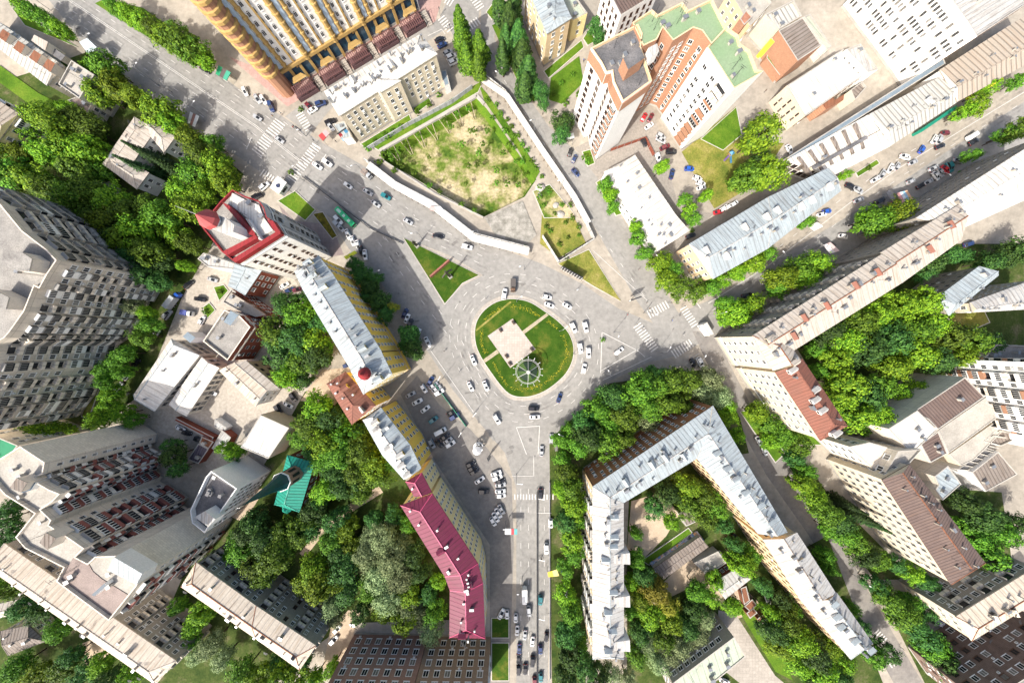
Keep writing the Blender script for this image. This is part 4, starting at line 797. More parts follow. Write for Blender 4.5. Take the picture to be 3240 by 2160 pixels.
# gold-ribbed block at the top
def gold_block():
    c = [W(p) for p in T(1, 0, [(215, 625), (1130, 70)])] + [W(p) for p in T(0, 0, [(1150, -260)])]
    A, B_, Cc = Vector(c[0]), Vector(c[1]), Vector(c[2]); E = B_ + (Cc - A)
    Hh = 40.0; k = 1 - Hh / H
    px = lambda p: (1620 + p.x / (S * k), 1080 - p.y / (S * k))
    ang = lambda a, b: math.degrees(math.atan2(-(b - a).x, (b - a).y))
    n1 = math.degrees(math.atan2(-(B_ - A).x, (B_ - A).y)); 
    r = bld('golden_block', 'tall white residential block with golden bay columns and arched windows, top edge', 'building', [
        dict(p=[px(A), px(B_), px(E), px(Cc)], h=Hh, wall=w_white, roof=r_pbit, vb=0, an=0, win=[dict(a=-58, n=9, sp=(B_ - A).length / max(2, int((B_ - A).length / 12.2)) / 6, m=0, w=1.25, h=1.7, pat='- - - h h h', z0=9.5, top=1), dict(a=215, n=9, sp=(Cc - A).length / max(2, int((Cc - A).length / 12.2)) / 6, m=0, w=1.25, h=1.7, pat='h h h - - -', z0=9.5, top=1)])], short='golden ribbed block')
    ox, oy = r.location.x, r.location.y
    def side(a, b, n0, flip):
        d = (b - a).normalized(); n = Vector((d.y, -d.x)); L = (b - a).length
        if n.dot(-a) < 0: n = -n
        k2 = max(2, int(L / 12.2)); st = L / k2
        for i in range(k2):
            for off, rad in ((2.2, 1.15), (6.2, 0.75)):
                p = a + d * (i * st + off); mb = MB()
                mb.lathe([(rad, 8), (rad, 40)], 10, (p.x - ox, p.y - oy, 0))
                for z in range(9, 39, 3): mb.lathe([(rad + .02, z), (rad + .3, z + .2), (rad + .3, z + .7), (rad + .02, z + .9)], 10, (p.x - ox, p.y - oy, 0))
                mb.lathe([(0.2, 6.4), (rad + .3, 7.2), (rad + .3, 8)], 10, (p.x - ox, p.y - oy, 0)); mb.build('bay_column', w_gold, r)
            p = a + d * (i * st + 4.2) + n * .25; mb = MB(); mb.box((p.x - ox, p.y - oy, 9), (1.6, .5, 31), math.atan2(d.y, d.x)); mb.build('glazed_strip', mat('pale_blue_panel', (0.42, 0.52, 0.62), 0.4, 0.3, 0.5), r)
            p = a + d * (i * st + 10.2) + n * .2; mb = MB(); mb.box((p.x - ox, p.y - oy, 6), (.7, .5, 34), math.atan2(d.y, d.x)); mb.build('rib', w_gold, r)
            p = a + d * (i * st + 8) + n * 1.6; mb = MB(); az = math.atan2(d.y, d.x)
            cs, sn = math.cos(az), math.sin(az)
            q = lambda x, y, z: (p.x - ox + x * cs - y * sn, p.y - oy + x * sn + y * cs, z)
            sgn = 1 if Vector((-sn, cs)).dot(n) > 0 else -1
            v = [q(-3.2, -1.7, 4.6), q(3.2, -1.7, 4.6), q(3.2, 2 * sgn, 4.2), q(-3.2, 2 * sgn, 4.2), q(-2, -1.2, 5.8), q(2, -1.2, 5.8), q(2, .9 * sgn, 5.6), q(-2, .9 * sgn, 5.6)]
            for f in ((4, 5, 6, 7), (0, 1, 5, 4), (1, 2, 6, 5), (2, 3, 7, 6), (3, 0, 4, 7)): mb.face([v[j] for j in f])
            mb.build('entrance_canopy', w_gold, r)
        mb = MB(); p = (a + b) / 2 + n * .5; mb.box((p.x - ox, p.y - oy, 7.2), (L, 1.0, 1.1), math.atan2(d.y, d.x)); mb.build('ledge', w_gold, r)
        for i in range(k2 * 3):
            p = a + d * ((i + .5) * L / (k2 * 3)) + n * .3; mb = MB(); mb.box((p.x - ox, p.y - oy, 0), (1.2, .6, 7.1), math.atan2(d.y, d.x)); mb.build('pilaster', w_gold, r)
        mb = MB(); p = (a + b) / 2 + n * .06; mb.box((p.x - ox, p.y - oy, 1.2), (L - 1, .12, 5.2), math.atan2(d.y, d.x)); mb.build('shop_glazing', bluegl, r)
    side(A, B_, n1, 1); side(A, Cc, 0, 0)
    mb = MB(); mb.lathe([(3.4, 0), (3.4, 41)], 12, (A.x - ox, A.y - oy, 0)); mb.build('corner_bay', w_orbrick, r)
    for z in range(10, 41, 3): mb = MB(); mb.lathe([(3.42, z), (4.0, z + .3), (4.0, z + 1.2), (3.42, z + 1.4)], 12, (A.x - ox, A.y - oy, 0)); mb.build('balcony_ring', w_gold, r)
    # sunken shop galleries with pergola roofs in front
    d = (B_ - A).normalized(); n = Vector((d.y, -d.x)); n = n if n.dot(-A) > 0 else -n; L = (B_ - A).length; az = math.atan2(d.y, d.x)
    perg = flat('maroon_timber', (0.13, 0.06, 0.06), 0.8); kk = 5
    for i in range(kk):
        p = A + d * ((i + .5) * L / kk + 0.5) + n * 5.6; o = tag(empty('pergola', (p.x, p.y, 0), az), None, 'pergola', 'shop pergolas under the golden block')
        o['label'] = ['first', 'second', 'third', 'fourth', 'fifth'][i] + ' maroon slatted shop pergola from the left corner of the golden block'
        w = L / kk - 4.4; mb = MB()
        for x in (-w / 2, 0, w / 2):
            for y in (-2.2, 2.2): mb.box((x, y, 0), (.25, .25, 3))
        mb.build('post', perg, o)
        mb = MB()
        for j in range(int(w / .9)): mb.box((-w / 2 + j * .9 + .4, 0, 3.0), (.34, 5.2, .18))
        for y in (-2.4, 0, 2.4): mb.box((0, y, 2.85), (w, .3, .2))
        mb.build('slat_roof', perg, o)
        mb = MB(); mb.box((0, -.2, .1), (w, 4.2, 1.4), 0); mb.build('counter', flat('shop_plum', (0.09, 0.05, 0.055), .7), o)
        p = A + d * ((i + 1) * L / kk + .3) + n * 5.6; o = empty('stairs', (p.x, p.y, 0), az); tag(o, ['first', 'second', 'third', 'fourth', 'fifth'][i] + ' grey entrance stairs from the left between the maroon pergolas', 'stairs', 'entrance stairs under the golden block')
        mb = MB(); sg = 1 if Vector((-math.sin(az), math.cos(az))).dot(n) > 0 else -1
        for j in range(7): mb.box((0, sg * (-2.6 + j * .85), 0), (2.6, .84, 1.5 - j * .2))
        mb.build('steps', paving, o)
        for x in (-1.5, 1.5): mb = MB(); mb.bar((x, sg * -2.6, 2.5), (x, sg * 3, 1.1), .12); mb.bar((x, sg * 3, 0), (x, sg * 3, 1.1), .12); mb.bar((x, sg * -2.6, 0), (x, sg * -2.6, 2.5), .12); mb.build('handrail', darkmetal, o)
gold_block()
bld('old_four_storey', 'four-storey beige building with plain white hipped roof in front of the golden block', 'building', [
    dict(L=t(1, 0, [(468, 630), (1132, 235)]), R=t(1, 0, [(572, 800), (1250, 372)]), h=16.3, wall=w_beige, roof=r_bright, rh=2.2, hip=0.9, ch=16, dm=2, an=2, win=[dict(n=4, sp=3.0, w=1.3, h=1.9, s='w', z0=1.4, top=1.2)]),
    dict(L=t(1, 0, [(700, 600), (855, 638)]), R=t(1, 0, [(850, 510), (1000, 555)]), h=16.4, wall=w_beige, roof=r_bright, rh=1.9, hip=(0, 0.6), ch=1, an=0, win=[dict(n=4, sp=3.0, w=1.5, h=1.9, s='w', z0=1.4, top=1.2)])], short='four-storey white-roofed house')
bld('school', 'cream building with flat pale blue roof at the top beside a row of poplars', 'building', [
    dict(L=t(2, 0, [(85, -130), (240, 235)]), R=t(2, 0, [(270, -180), (412, 125)]), h=15, wall=w_peach, roof=r_blue, rh=1.0, hip=0.5, ch=4, an=1, win=[dict(a=200, n=4, sp=3.4, w=1.4, h=1.7, s='w'), dict(n=4, sp=5, w=1.5, h=1.7, s='w')]),
    dict(p=t(2, 0, [(300, -90), (370, -120), (520, 90), (420, 140)]), h=9, wall=w_pale, roof=r_pgreen, vb=2, an=0, win=[dict(n=2, sp=4)])], short='cream top building')
# brick tower with green roofs
ORT = dict(a=-60, n=11, sp=4.2, w=1.7, h=1.5, z0=2, top=3.5)
bld('brick_tower', 'tall white and orange brick apartment tower with stepped dark grey and pale green roofs', 'building', [
    dict(p=t(2, 0, [(545, 330), (640, 280), (870, 165), (900, 230), (890, 320), (925, 430), (965, 555), (765, 700), (700, 560), (690, 490), (650, 500), (615, 430)]), h=33, wall=w_orbrick, roof=r_dbit, par=1.0, vb=5, an=3, pm=w_peach, band=[(28.6, 3.6)], bm=w_orbrick, wm=[(-55, w_white), (215, w_white)],
         win=[dict(a=215, n=10, sp=3.4, w=1.7, h=1.5, z0=2, top=4.6, gap=0, pat='d t d tm d'), dict(a=-60, n=0), dict(a=-30, n=11, sp=3.0, w=1.4, h=1.3, z0=2, top=3, s='w')]),
    dict(p=t(2, 0, [(830, 155), (965, 65), (1005, 100), (1175, 15), (1215, 70), (1380, -10), (1480, 190), (1375, 305), (1310, 212), (1250, 192), (1110, 280), (1040, 190), (1000, 272), (905, 318)]), h=33, wall=w_orbrick, roof=r_green, par=0.8, vb=4, an=4, pm=w_peach,
         win=[dict(n=11, sp=3.6, w=1.6, h=1.5, z0=2, top=3, pat='w w t')]),
    dict(p=t(2, 0, [(1345, 325), (1480, 185), (1560, 240), (1575, 300), (1640, 345), (1690, 480), (1735, 490), (1530, 612)]), h=32.6, wall=w_white, roof=r_green, par=0.8, vb=3, an=2, pm=w_peach, wm=[(135, w_orbrick)],
         win=[dict(a=215, n=11, sp=4.4, w=1.9, h=1.5, z0=2, top=3.0, pat='w w tm w t'), dict(a=-60, n=0), dict(a=135, n=11, sp=2.4, w=1.2, h=1.2, z0=2, top=3, s='d')])], short='white-orange brick tower',
    kids=many(boxpart('roof_house', t(2, 0, [(765, 400), (880, 325), (915, 400), (800, 480)]), 36.5, 31, w_orbrick, r_dbit), boxpart('roof_house', t(2, 0, [(940, 330), (1000, 300), (1015, 350), (960, 390)]), 35, 31, w_white, r_white)))
bld('maroon_roof_block', 'white block with steep maroon roof parts at the top edge behind the brick tower', 'building', [
    dict(p=t(2, 0, [(640, -110), (905, -260), (1010, -50), (750, 110)]), h=19, wall=w_white, roof=r_brown, vb=2, an=1, win=[dict(n=6, sp=3.0, w=1.2, h=1.6, s='d')])], short='maroon-roofed top block')
bld('beige_yard_house', 'low pinkish flat-roofed house with brick patches right of the green roofs', 'building', [
    dict(p=t(2, 0, [(1500, -60), (1700, -130), (1790, 20), (1690, 130), (1640, 180), (1600, 110)]), h=9, wall=w_peach, roof=r_pbit, vb=5, an=1, win=[win(2)]), dict(p=t(2, 0, [(1570, 130), (1620, 60), (1665, 110), (1600, 175)]), h=10, wall=w_orbrick, roof=mat('brick_patch', (0.42, 0.2, 0.13), .9, .5, .3), vb=0, an=0)])
bld('brown_slat_house', 'brown ribbed-roof house with orange and yellow walls right of the brick tower', 'building', [
    dict(p=t(3, 0, [(72, 212), (243, 118), (372, 310), (205, 420)]), h=11, wall=w_orbrick, roof=r_taupe, par=0.2, vb=0, an=0, rot=1), dict(p=t(3, 0, [(10, 270), (75, 330), (150, 470), (80, 520), (-10, 400)]), h=3.5, wall=w_orbrick, roof=grass, par=0.1, vb=0, an=0),
    dict(p=t(3, 0, [(-20, 100), (180, 0), (235, 110), (75, 205)]), h=9.5, wall=w_beige, roof=r_greysl, vb=2, an=0), dict(p=t(3, 0, [(250, 115), (290, 95), (440, 320), (410, 345)]), h=6, wall=w_panelb, roof=r_pgreen, vb=0, an=0), dict(p=t(3, 0, [(22, 265), (62, 225), (98, 262), (56, 300)]), h=8, wall=flat('yellow_wall', (0.75, 0.6, 0.05), .7), roof=flat('yellow_wall', (0.75, 0.6, 0.05), .7), vb=0, an=0, par=.1)], short='brown slatted house')
bld('white_office', 'huge white office block with long rows of dark windows, top right', 'building', [
    dict(p=[(3059, 64), (3092, 116), (3330, -40), (3200, -330), (2870, -190)], h=22.5, wall=w_white, roof=r_white, vb=6, an=1, win=[dict(a=212, n=6, sp=1.7, w=1.0, h=2.0, pat='g g w g w - g', z0=2, top=2.0, gap=0.22), dict(a=-35, n=6, sp=2.4, w=1.3, h=1.6, s='d', gap=0.1)])], short='white office block')
bld('white_hall', 'white flat-roofed building with cream wall and an orange roof patch, upper right', 'building', [
    dict(p=t(3, 0, [(130, 590), (520, 338), (690, 500), (255, 802)]), h=9, wall=w_beige, roof=r_bright, par=0.4, vb=2, an=0, win=[dict(n=3, sp=3.2, w=.7, h=1.5, s='d')]), dict(p=t(3, 0, [(570, 620), (650, 560), (680, 600), (600, 690)]), h=6, wall=w_beige, roof=r_taupe, vb=0, an=0), dict(p=t(3, 0, [(540, 340), (640, 300), (760, 480), (690, 500)]), h=11, wall=w_white, roof=r_white, vb=1, an=0, win=[win(3, 2.6, 1, 1.5)])], short='white hall with orange patch',
    kids=many(boxpart('orange_roof', t(3, 0, [(365, 705), (440, 650), (460, 690), (525, 650), (520, 690), (400, 755)]), 7.0, 0, w_orbrick, r_rust)))
bld('market_hall', 'very long market hall roofed in white, grey and beige strips along the right street', 'building', [
    dict(L=t(3, 0, [(130, 1100), (700, 785)]), R=t(3, 0, [(440, 1215), (850, 1005)]), h=7, wall=w_white, roof=r_bright, rh=0.5, hip=0, ch=1, an=1, rfm=r_taupe, win=[win(2, 2.5, 2, 2, s='d')]),
    dict(L=t(3, 0, [(700, 785), (1185, 530)]), R=t(3, 0, [(855, 1000), (1305, 705)]), h=8, wall=w_white, roof=r_greysl, rh=1.6, hip=0, ch=5, dm=1, an=2, rp=0.35, win=[win(2, 3)]),
    dict(L=t(3, 0, [(1185, 480), (1800, 90)]), R=t(3, 0, [(1310, 700), (1900, 380)]), h=9, wall=w_white, roof=r_beige, rh=1.6, hip=0, ch=5, an=2, rp=0.35, win=[win(2, 3)]),
    dict(p=t(3, 0, [(140, 1080), (1210, 400), (1225, 440), (150, 1115)]), h=6.5, wall=w_panelb, roof=r_gblue, par=0.1, vb=0, an=0)], short='long market hall',
    kids=many(*[boxpart('roof_beam', t(3, 0, [(205 + i * 78, 1085 - i * 46), (222 + i * 78, 1076 - i * 46), (312 + i * 72, 1200 - i * 36), (296 + i * 72, 1208 - i * 36)]), 7.8, 6.5, r_taupe) for i in range(6)], boxpart('clerestory', t(3, 0, [(300, 1150), (680, 935), (690, 955), (310, 1172)]), 8.3, 6.5, w_beige, r_dbit), boxpart('green_fascia', t(3, 0, [(1050, 895), (1300, 725), (1305, 745), (1060, 910)]), 3.0, 0, flat('green_panel', (0.01, 0.2, 0.13), .6)), boxpart('yellow_fascia', t(3, 0, [(1440, 635), (1620, 535), (1625, 550), (1450, 650)]), 3.4, 0, flat('lemon_panel', (0.7, 0.6, 0.04), .6))))
bld('blue_roof_house', 'cream house with long pale blue sheet roof on the upper right street', 'building', [
    dict(L=t(2, 1, [(1220, 112), (1764, -210)]) + t(3, 0, [(420, 1155)]), R=t(2, 1, [(1385, 355), (1764, 145)]) + t(3, 0, [(505, 1315)]), h=12, wall=w_peach, roof=r_blue, rh=2.2, hip=(0.25, 0.3), ch=10, dm=8, an=1, rfm=r_white, drm=r_white, dwm=w_white, win=[dict(n=3, sp=3.2, w=1.3, h=1.6, s='w')])], short='long pale blue roof')
bld('white_long_roof', 'low building with long blank white roof in the middle of the upper yard', 'building', [
    dict(L=t(2, 0, [(632, 1185), (880, 1568)]) + t(2, 1, [(1000, 165)]), R=t(2, 0, [(848, 1068), (1130, 1480)]) + t(2, 1, [(1225, 20)]), h=7, wall=w_white, roof=r_bright, rh=1.4, hip=(0.2, 0.3), ch=9, dm=0, an=0, rp=0.35, win=[win(2, 3)])], short='blank white long roof')
bld('pink_roof_block', 'six-storey cream block with very long pinkish roof bending at the corner, right of the roundabout', 'building', [
    dict(L=t(3, 1, [(780, 170), (1320, -160)]) + [], R=t(3, 1, [(920, 385), (1335, 85)]), h=21.5, wall=w_greybrick, roof=r_pink, rh=2.0, hip=0, ch=5, dm=2, an=2, rp=0.62, drm=r_terra, rfm=r_rust, win=[win(6, 3.2, 1.2, 1.5, s='g')]),
    dict(L=t(2, 1, [(1655, 745)]) + t(3, 1, [(785, 182)]), R=t(3, 1, [(85, 905), (918, 385)]), h=21.7, wall=w_greybrick, roof=r_pink, rh=2.2, hip=0, ch=10, dm=5, an=3, rp=0.62, drm=r_terra, rfm=r_rust, win=[dict(a=120, n=6, sp=3.4, w=1.6, h=1.7, pat='g ko g')]),
    dict(L=t(2, 1, [(1655, 745), (1800, 985)]), R=t(3, 1, [(120, 770), (225, 905)]), h=21.9, wall=w_beige, roof=r_pink, rh=2.2, hip=(0.6, 0), ch=2, dm=2, an=0, rfm=r_rust, win=[dict(a=210, n=6, sp=3.6, w=1.5, h=1.6, s='w', z0=3)], band=[3.2], bm=w_white),
    dict(L=t(3, 1, [(50, 995), (362, 1468)]), R=t(3, 1, [(235, 900), (550, 1365)]), h=21.5, wall=w_beige, roof=r_terra, rh=2.4, hip=(0, 0.8), ch=2, dm=5, an=1, drm=r_white, dwm=w_white, win=[dict(a=210, n=6, sp=3.6, w=1.5, h=1.6, s='w', z0=3), dict(n=6, sp=4)], band=[3.2], bm=w_white)], short='long pinkish roof')
bld('blue_gable_house', 'grey house with small pale blue gabled roof joined to a white wing, far right', 'building', [
    dict(L=t(3, 1, [(1165, 480), (1455, 265)]), R=t(3, 1, [(1250, 605), (1590, 330)]), h=14, wall=w_greybrick, roof=r_blue, rh=1.6, hip=(0.6, 0), ch=3, an=0, rp=0.35, win=[win(4, 3, 1.2, 1.5, s='g')]),
    dict(L=t(3, 1, [(1395, 515), (1850, 350)]), R=t(3, 1, [(1410, 585), (1850, 560)]), h=12, wall=w_beige, roof=r_white, rh=1.2, hip=0, ch=5, an=0, rp=0.3, win=[win(3)])], short='blue gabled house')
bld('street_block', 'tall block with broad white roof and grey shaded front at the right edge', 'building', [
    dict(L=O([(2105, 500), (2420, 300)]), R=O([(2210, 525), (2420, 430)]), h=20, wall=w_greybrick, roof=r_bright, rh=1.4, hip=(0.1, 0), ch=4, an=2, rp=0.6, win=[dict(n=6, sp=2.6, w=1.5, h=1.6, s='g')])], short='broad white roof block')
bld('brick_flats', 'white and orange brick flats standing at the right edge below the court trees', 'building', [
    dict(p=[(3420, 1150), (3490, 1150), (3490, 1460), (3470, 1460)], h=27, wall=w_white, roof=r_bit, vb=0, an=0),
    dict(p=[(3310, 1148), (3600, 1148), (3600, 1420), (3400, 1400)], h=26.8, wall=w_white, roof=r_bit, vb=2, an=1, wm=[(180, w_white)], win=[dict(n=8, sp=3.6, w=1.8, h=1.6, pat='w tm w tm', top=1.5, z0=1.5)], band=[3.4, 24], bm=w_white)], short='white-orange right flats')
bld('grey_house', 'grey flat-roofed house above the orange brick flats on the right edge', 'building', [dict(p=t(3, 1, [(1575, 805), (1850, 815), (1850, 925), (1480, 920)]), h=12, wall=w_panel, roof=r_bit, vb=4, an=0, win=[win(3)])])
# right-hand works
bld('workshop', 'workshop with brown ribbed roof, big white patched roof and beige lean-to, right', 'building', [
    dict(p=t(3, 1, [(1000, 1270), (1360, 1028), (1495, 1165), (1172, 1392), (1105, 1320)]), h=16, wall=w_panelb, roof=r_brown, par=0.15, vb=1, an=0, rot=1), dict(p=t(3, 1, [(1175, 1396), (1500, 1170), (1580, 1310), (1245, 1555)]), h=13, wall=w_panelb, roof=r_pbit, par=0.15, vb=0, an=0),
    dict(p=t(3, 1, [(830, 1385), (1030, 1258), (1170, 1395), (990, 1560)]), h=17, wall=w_panelb, roof=r_bright, par=0.2, vb=2, an=0), dict(p=t(3, 1, [(1050, 1490), (1175, 1400), (1240, 1555), (1120, 1620)]), h=15.5, wall=w_panelb, roof=r_brown, par=0.15, vb=2, an=0, rot=1),
    dict(p=t(3, 1, [(1250, 1560), (1590, 1320), (1640, 1340), (1620, 1400), (1420, 1600), (1330, 1640)]), h=9, wall=w_beige, roof=r_pbit, par=0.15, vb=0, an=0)], short='brown-roofed workshop')
bld('glazed_workshop', 'workshop with dark barred skylights beside brown slate, right edge', 'building', [
    dict(p=Z(2700, 1200, 0.3061, [(1350, 640), (1570, 430), (1800, 480), (1640, 640), (1530, 690)]), h=9, wall=w_white, roof=r_taupe, par=0.6, vb=0, an=0), dict(p=Z(2700, 1200, 0.3061, [(1085, 930), (1380, 705), (1480, 740), (1190, 945)]), h=8, wall=w_white, roof=r_dbit, par=0.5, vb=0, an=0), dict(p=Z(2700, 1200, 0.3061, [(1225, 960), (1500, 745), (1700, 980), (1370, 1160)]), h=9, wall=w_white, roof=r_taupe, par=0.15, vb=2, an=0), dict(p=Z(2700, 1200, 0.3061, [(840, 1000), (980, 890), (1120, 1080), (925, 1250), (850, 1140), (880, 1090)]), h=12, wall=w_panelb, roof=r_blue, par=0.2, vb=2, an=0)], short='glazed workshop',
    kids=many(*[boxpart('skylight_bar', Z(2700, 1200, 0.3061, [(1140 + i * 52, 890 - i * 39), (1152 + i * 52, 880 - i * 39), (1250 + i * 52, 905 - i * 39), (1238 + i * 52, 912 - i * 39)]), 8.2, 7.4, r_pbit) for i in range(6)], *[boxpart('skylight_bar', Z(2700, 1200, 0.3061, [(1430 + i * 70, 590 - i * 50), (1450 + i * 70, 575 - i * 50), (1590 + i * 70, 600 - i * 50), (1575 + i * 70, 612 - i * 50)]), 9.2, 8.3, r_pbit) for i in range(3)]))
bld('brown_roof_block', 'six-storey cream block with long brown slate roof and rooftop metal frames, lower right', 'building', [
    dict(L=t(3, 2, [(785, 168), (1262, 890)]), R=t(3, 2, [(975, 60), (1500, 740)]), h=21, wall=w_beige, roof=r_brown, rh=1.6, hip=(0, 0.3), ch=7, an=9, rp=0.55, rfm=r_rust, win=[dict(a=213, n=6, sp=3.4, w=1.5, h=1.5, s='g', z0=2), dict(n=6, sp=4, w=1.5)]),
    dict(p=t(3, 2, [(785, 165), (975, 58), (1060, -40), (900, -30)]), h=19, wall=w_panelb, roof=r_pbit, vb=0, an=0, win=[dict(n=6, sp=4.6, w=2.4, h=1.9, s='w', z0=2)]),
    dict(p=t(3, 2, [(560, -60), (700, -90), (900, -35), (790, 155)]), h=15.5, wall=w_panelb, roof=w_panelb, par=.1, vb=0, an=0, win=[dict(n=5, sp=4.6, w=2.4, h=1.8, s='w', z0=2)])], short='brown slate block')
bld('corner_block', 'five-storey block with grey front and cream roof, bottom right corner', 'building', [
    dict(L=t(3, 2, [(1292, 1110), (1850, 765)]), R=t(3, 2, [(1405, 1280), (1850, 1010)]), h=18, wall=w_greybrick, roof=r_cream, rh=1.8, hip=(0.6, 0), ch=5, dm=2, an=5, rfm=r_rust, wm=[(212, w_beige)], win=[dict(a=120, n=5, sp=3.4, w=2.0, h=1.6, pat='w w ko'), dict(n=5, sp=3.4, w=1.3)])], short='grey-fronted corner block')
bld('dark_corner_block', 'dark brown brick block cut by the bottom right corner of the photo', 'building', [
    dict(p=t(3, 2, [(1490, 1720), (2150, 1280), (2300, 1500), (1650, 1950)]), h=22, wall=mat('umber_brick', (0.24, 0.17, 0.14), 0.95, 0.4, 0.3, 'brick', 0.8), roof=r_bit, vb=0, an=0, win=[dict(n=6, sp=3.6, w=2.2, h=1.6, pat='w d w', z0=1.5, gap=.12)])], short='dark corner block')
# U-shaped block
bld('u_block', 'large U-shaped block with brown front and pale blue sheet roof below the roundabout', 'building', [
    dict(L=t(2, 2, [(555, 215)]) + t(2, 1, [(1388, 1225)]), R=t(2, 2, [(770, 328), (1275, 22)]), h=17.5, wall=w_brown, roof=r_blue, rh=2.2, hip=0, ch=12, dm=4, an=2, rfm=r_white, drm=r_blue, dwm=w_white, win=[dict(n=5, sp=3.1, w=1.3, h=1.6, s='w')], bm=w_brown, band=[3.4]),
    dict(L=t(2, 2, [(555, 215), (555, 1402)]), R=t(2, 2, [(770, 328), (772, 1402)]), h=17.6, wall=w_peach, roof=r_white, rh=2.2, hip=(0, 0.5), ch=12, dm=8, an=3, rfm=r_blue, drm=r_blue, dwm=w_white, win=[dict(a=180, n=5, sp=3.1, w=1.3, h=1.6, pat='w w bm'), dict(n=5, sp=3.2)]),
    dict(L=t(2, 1, [(1385, 1225)]) + t(2, 2, [(1900, 530)]), R=t(2, 2, [(1275, 22), (1695, 540)]), h=17.7, wall=w_peach, roof=r_blue, rh=2.0, hip=0, ch=9, dm=6, an=2, rfm=r_white, drm=r_blue, dwm=w_white, win=[dict(n=5, sp=3.1, w=1.2, h=1.5, s='d')])], short='U-shaped block',
    kids=many(*[boxpart('stair_bay', t(2, 2, [(690, y), (812, y - 18), (815, y + 62), (690, y + 55)]), 19.2, 0, w_white, r_white) for y in (690, 985, 1290)]))
bld('south_block', 'long peach block with white sheet roof running to the lower right, beyond the U-shaped block', 'building', [
    dict(L=t(3, 2, [(-35, 580), (222, 995)]), R=t(3, 2, [(200, 530), (470, 950)]), h=17, wall=w_peach, roof=r_white, rh=1.8, hip=0, ch=6, dm=1, an=1, rfm=r_taupe, win=[dict(n=5, sp=3.0, w=.9, h=1.5, s='d')]),
    dict(L=t(3, 2, [(222, 995), (570, 1405)]), R=t(3, 2, [(475, 945), (722, 1290)]), h=16.5, wall=w_peach, roof=r_white, rh=2.2, hip=(0, 0.6), ch=6, dm=5, an=1, rp=0.62, rfm=r_blue, drm=r_blue, dwm=w_white, win=[dict(n=5, sp=3.0, w=.9, h=1.5, s='d')])], short='long peach block')
bld('garage_row', 'low garage row with ribbed brown roof and colourful graffiti wall inside the U court', 'garage', [
    dict(L=t(2, 2, [(975, 780), (1295, 560)]), R=t(2, 2, [(1045, 855), (1355, 630)]), h=3.2, wall=concrete, roof=r_taupe, rh=0.35, hip=0, ch=0, an=0, ov=.2)], short='graffiti garage row')
def graffiti():
    r = [o for o in bpy.data.objects if o.name.startswith('garage_row')][0]
    m = bpy.data.materials.new('graffiti_paint'); m.use_nodes = True; nt = m.node_tree; N = nt.nodes; L = nt.links
    g = N.new('ShaderNodeNewGeometry'); n = N.new('ShaderNodeTexNoise'); n.inputs['Scale'].default_value = .35; L.new(g.outputs['Position'], n.inputs['Vector']); cr = N.new('ShaderNodeValToRGB'); L.new(n.outputs[0], cr.inputs[0])
    el = cr.color_ramp.elements; el[0].position = .36; el[0].color = (.04, .04, .05, 1); el[1].position = .7; el[1].color = (.1, .1, .12, 1)
    for p, c in ((.44, (.4, .38, .4)), (.5, (.05, .2, .4)), (.54, (.6, .25, .05)), (.6, (.5, .45, .42))): e = el.new(p); e.color = (*c, 1)
    L.new(cr.outputs[0], N['Principled BSDF'].inputs['Base Color'])
    a, b, c, d = [Vector(p) - Vector(r.location.xy) for p in WL(t(2, 2, [(945, 735), (1270, 515), (1296, 556), (974, 778)]))]
    mb = MB(); mb.face([(*d, 2.9), (*c, 2.9), (*b, .6), (*a, .6)]); mb.face([(*a, 0), (*a, .6), (*b, .6), (*b, 0)]); mb.build('graffiti_wall', m, r)
graffiti()
bld('court_house', 'small white-roofed brick house with dark attic windows at the court centre', 'house', [
    dict(L=t(2, 2, [(1385, 880), (1535, 785)]), R=t(2, 2, [(1470, 990), (1655, 845)]), h=5.5, wall=w_redbrick, roof=r_white, rh=1.2, hip=0.4, ch=1, an=0, win=[win(1, 2.2)])], short='court house')
bld('court_shed', 'grey flat shed joined above the small court house', 'shed', [dict(p=t(2, 2, [(1255, 740), (1420, 660), (1480, 740), (1345, 830)]), h=3.5, wall=concrete, roof=r_pbit, vb=1, an=0, par=.2)])
for i, (pts, lab) in enumerate(((t(2, 2, [(1575, 915), (1615, 900), (1640, 1000), (1600, 1030)]), 'dark rust storage hut, uppermost of four by the court lane'), (t(2, 2, [(1600, 1040), (1655, 990), (1690, 1030), (1640, 1075)]), 'bright orange storage hut, second from the top of four'),
                               (t(2, 2, [(1615, 1085), (1665, 1050), (1692, 1085), (1640, 1125)]), 'orange-brown storage hut, third from the top of four'), (t(2, 2, [(1690, 1125), (1740, 1090), (1764, 1120), (1720, 1170)]), 'dull rust storage hut, lowest of four by the court lane'))):
    bld('storage_hut', lab, 'hut', [dict(p=pts, h=2.6, wall=r_rust, roof=r_rust, par=.08, vb=0, an=0)], group='rusty huts by the court lane')
bld('clinic', 'grey brick building with pale green flat roof at the bottom edge', 'building', [
    dict(p=t(2, 2, [(1105, 1570), (1530, 1250), (1612, 1385), (1300, 1640), (1120, 1700)]), h=11.5, wall=w_greybrick, roof=r_pgreen, par=0.3, vb=4, an=1, win=[dict(n=3, sp=3.4, w=2.2, h=1.7, pat='w w w w w')])], short='pale green flat roof')
bld('court_pavilion', 'open grey pavilion with plank roof near the sandy court', 'pavilion', [dict(p=t(2, 2, [(1150, 400), (1200, 365), (1285, 450), (1200, 490)]), h=3.2, wall=concrete, roof=r_taupe, par=.1, vb=0, an=0)])
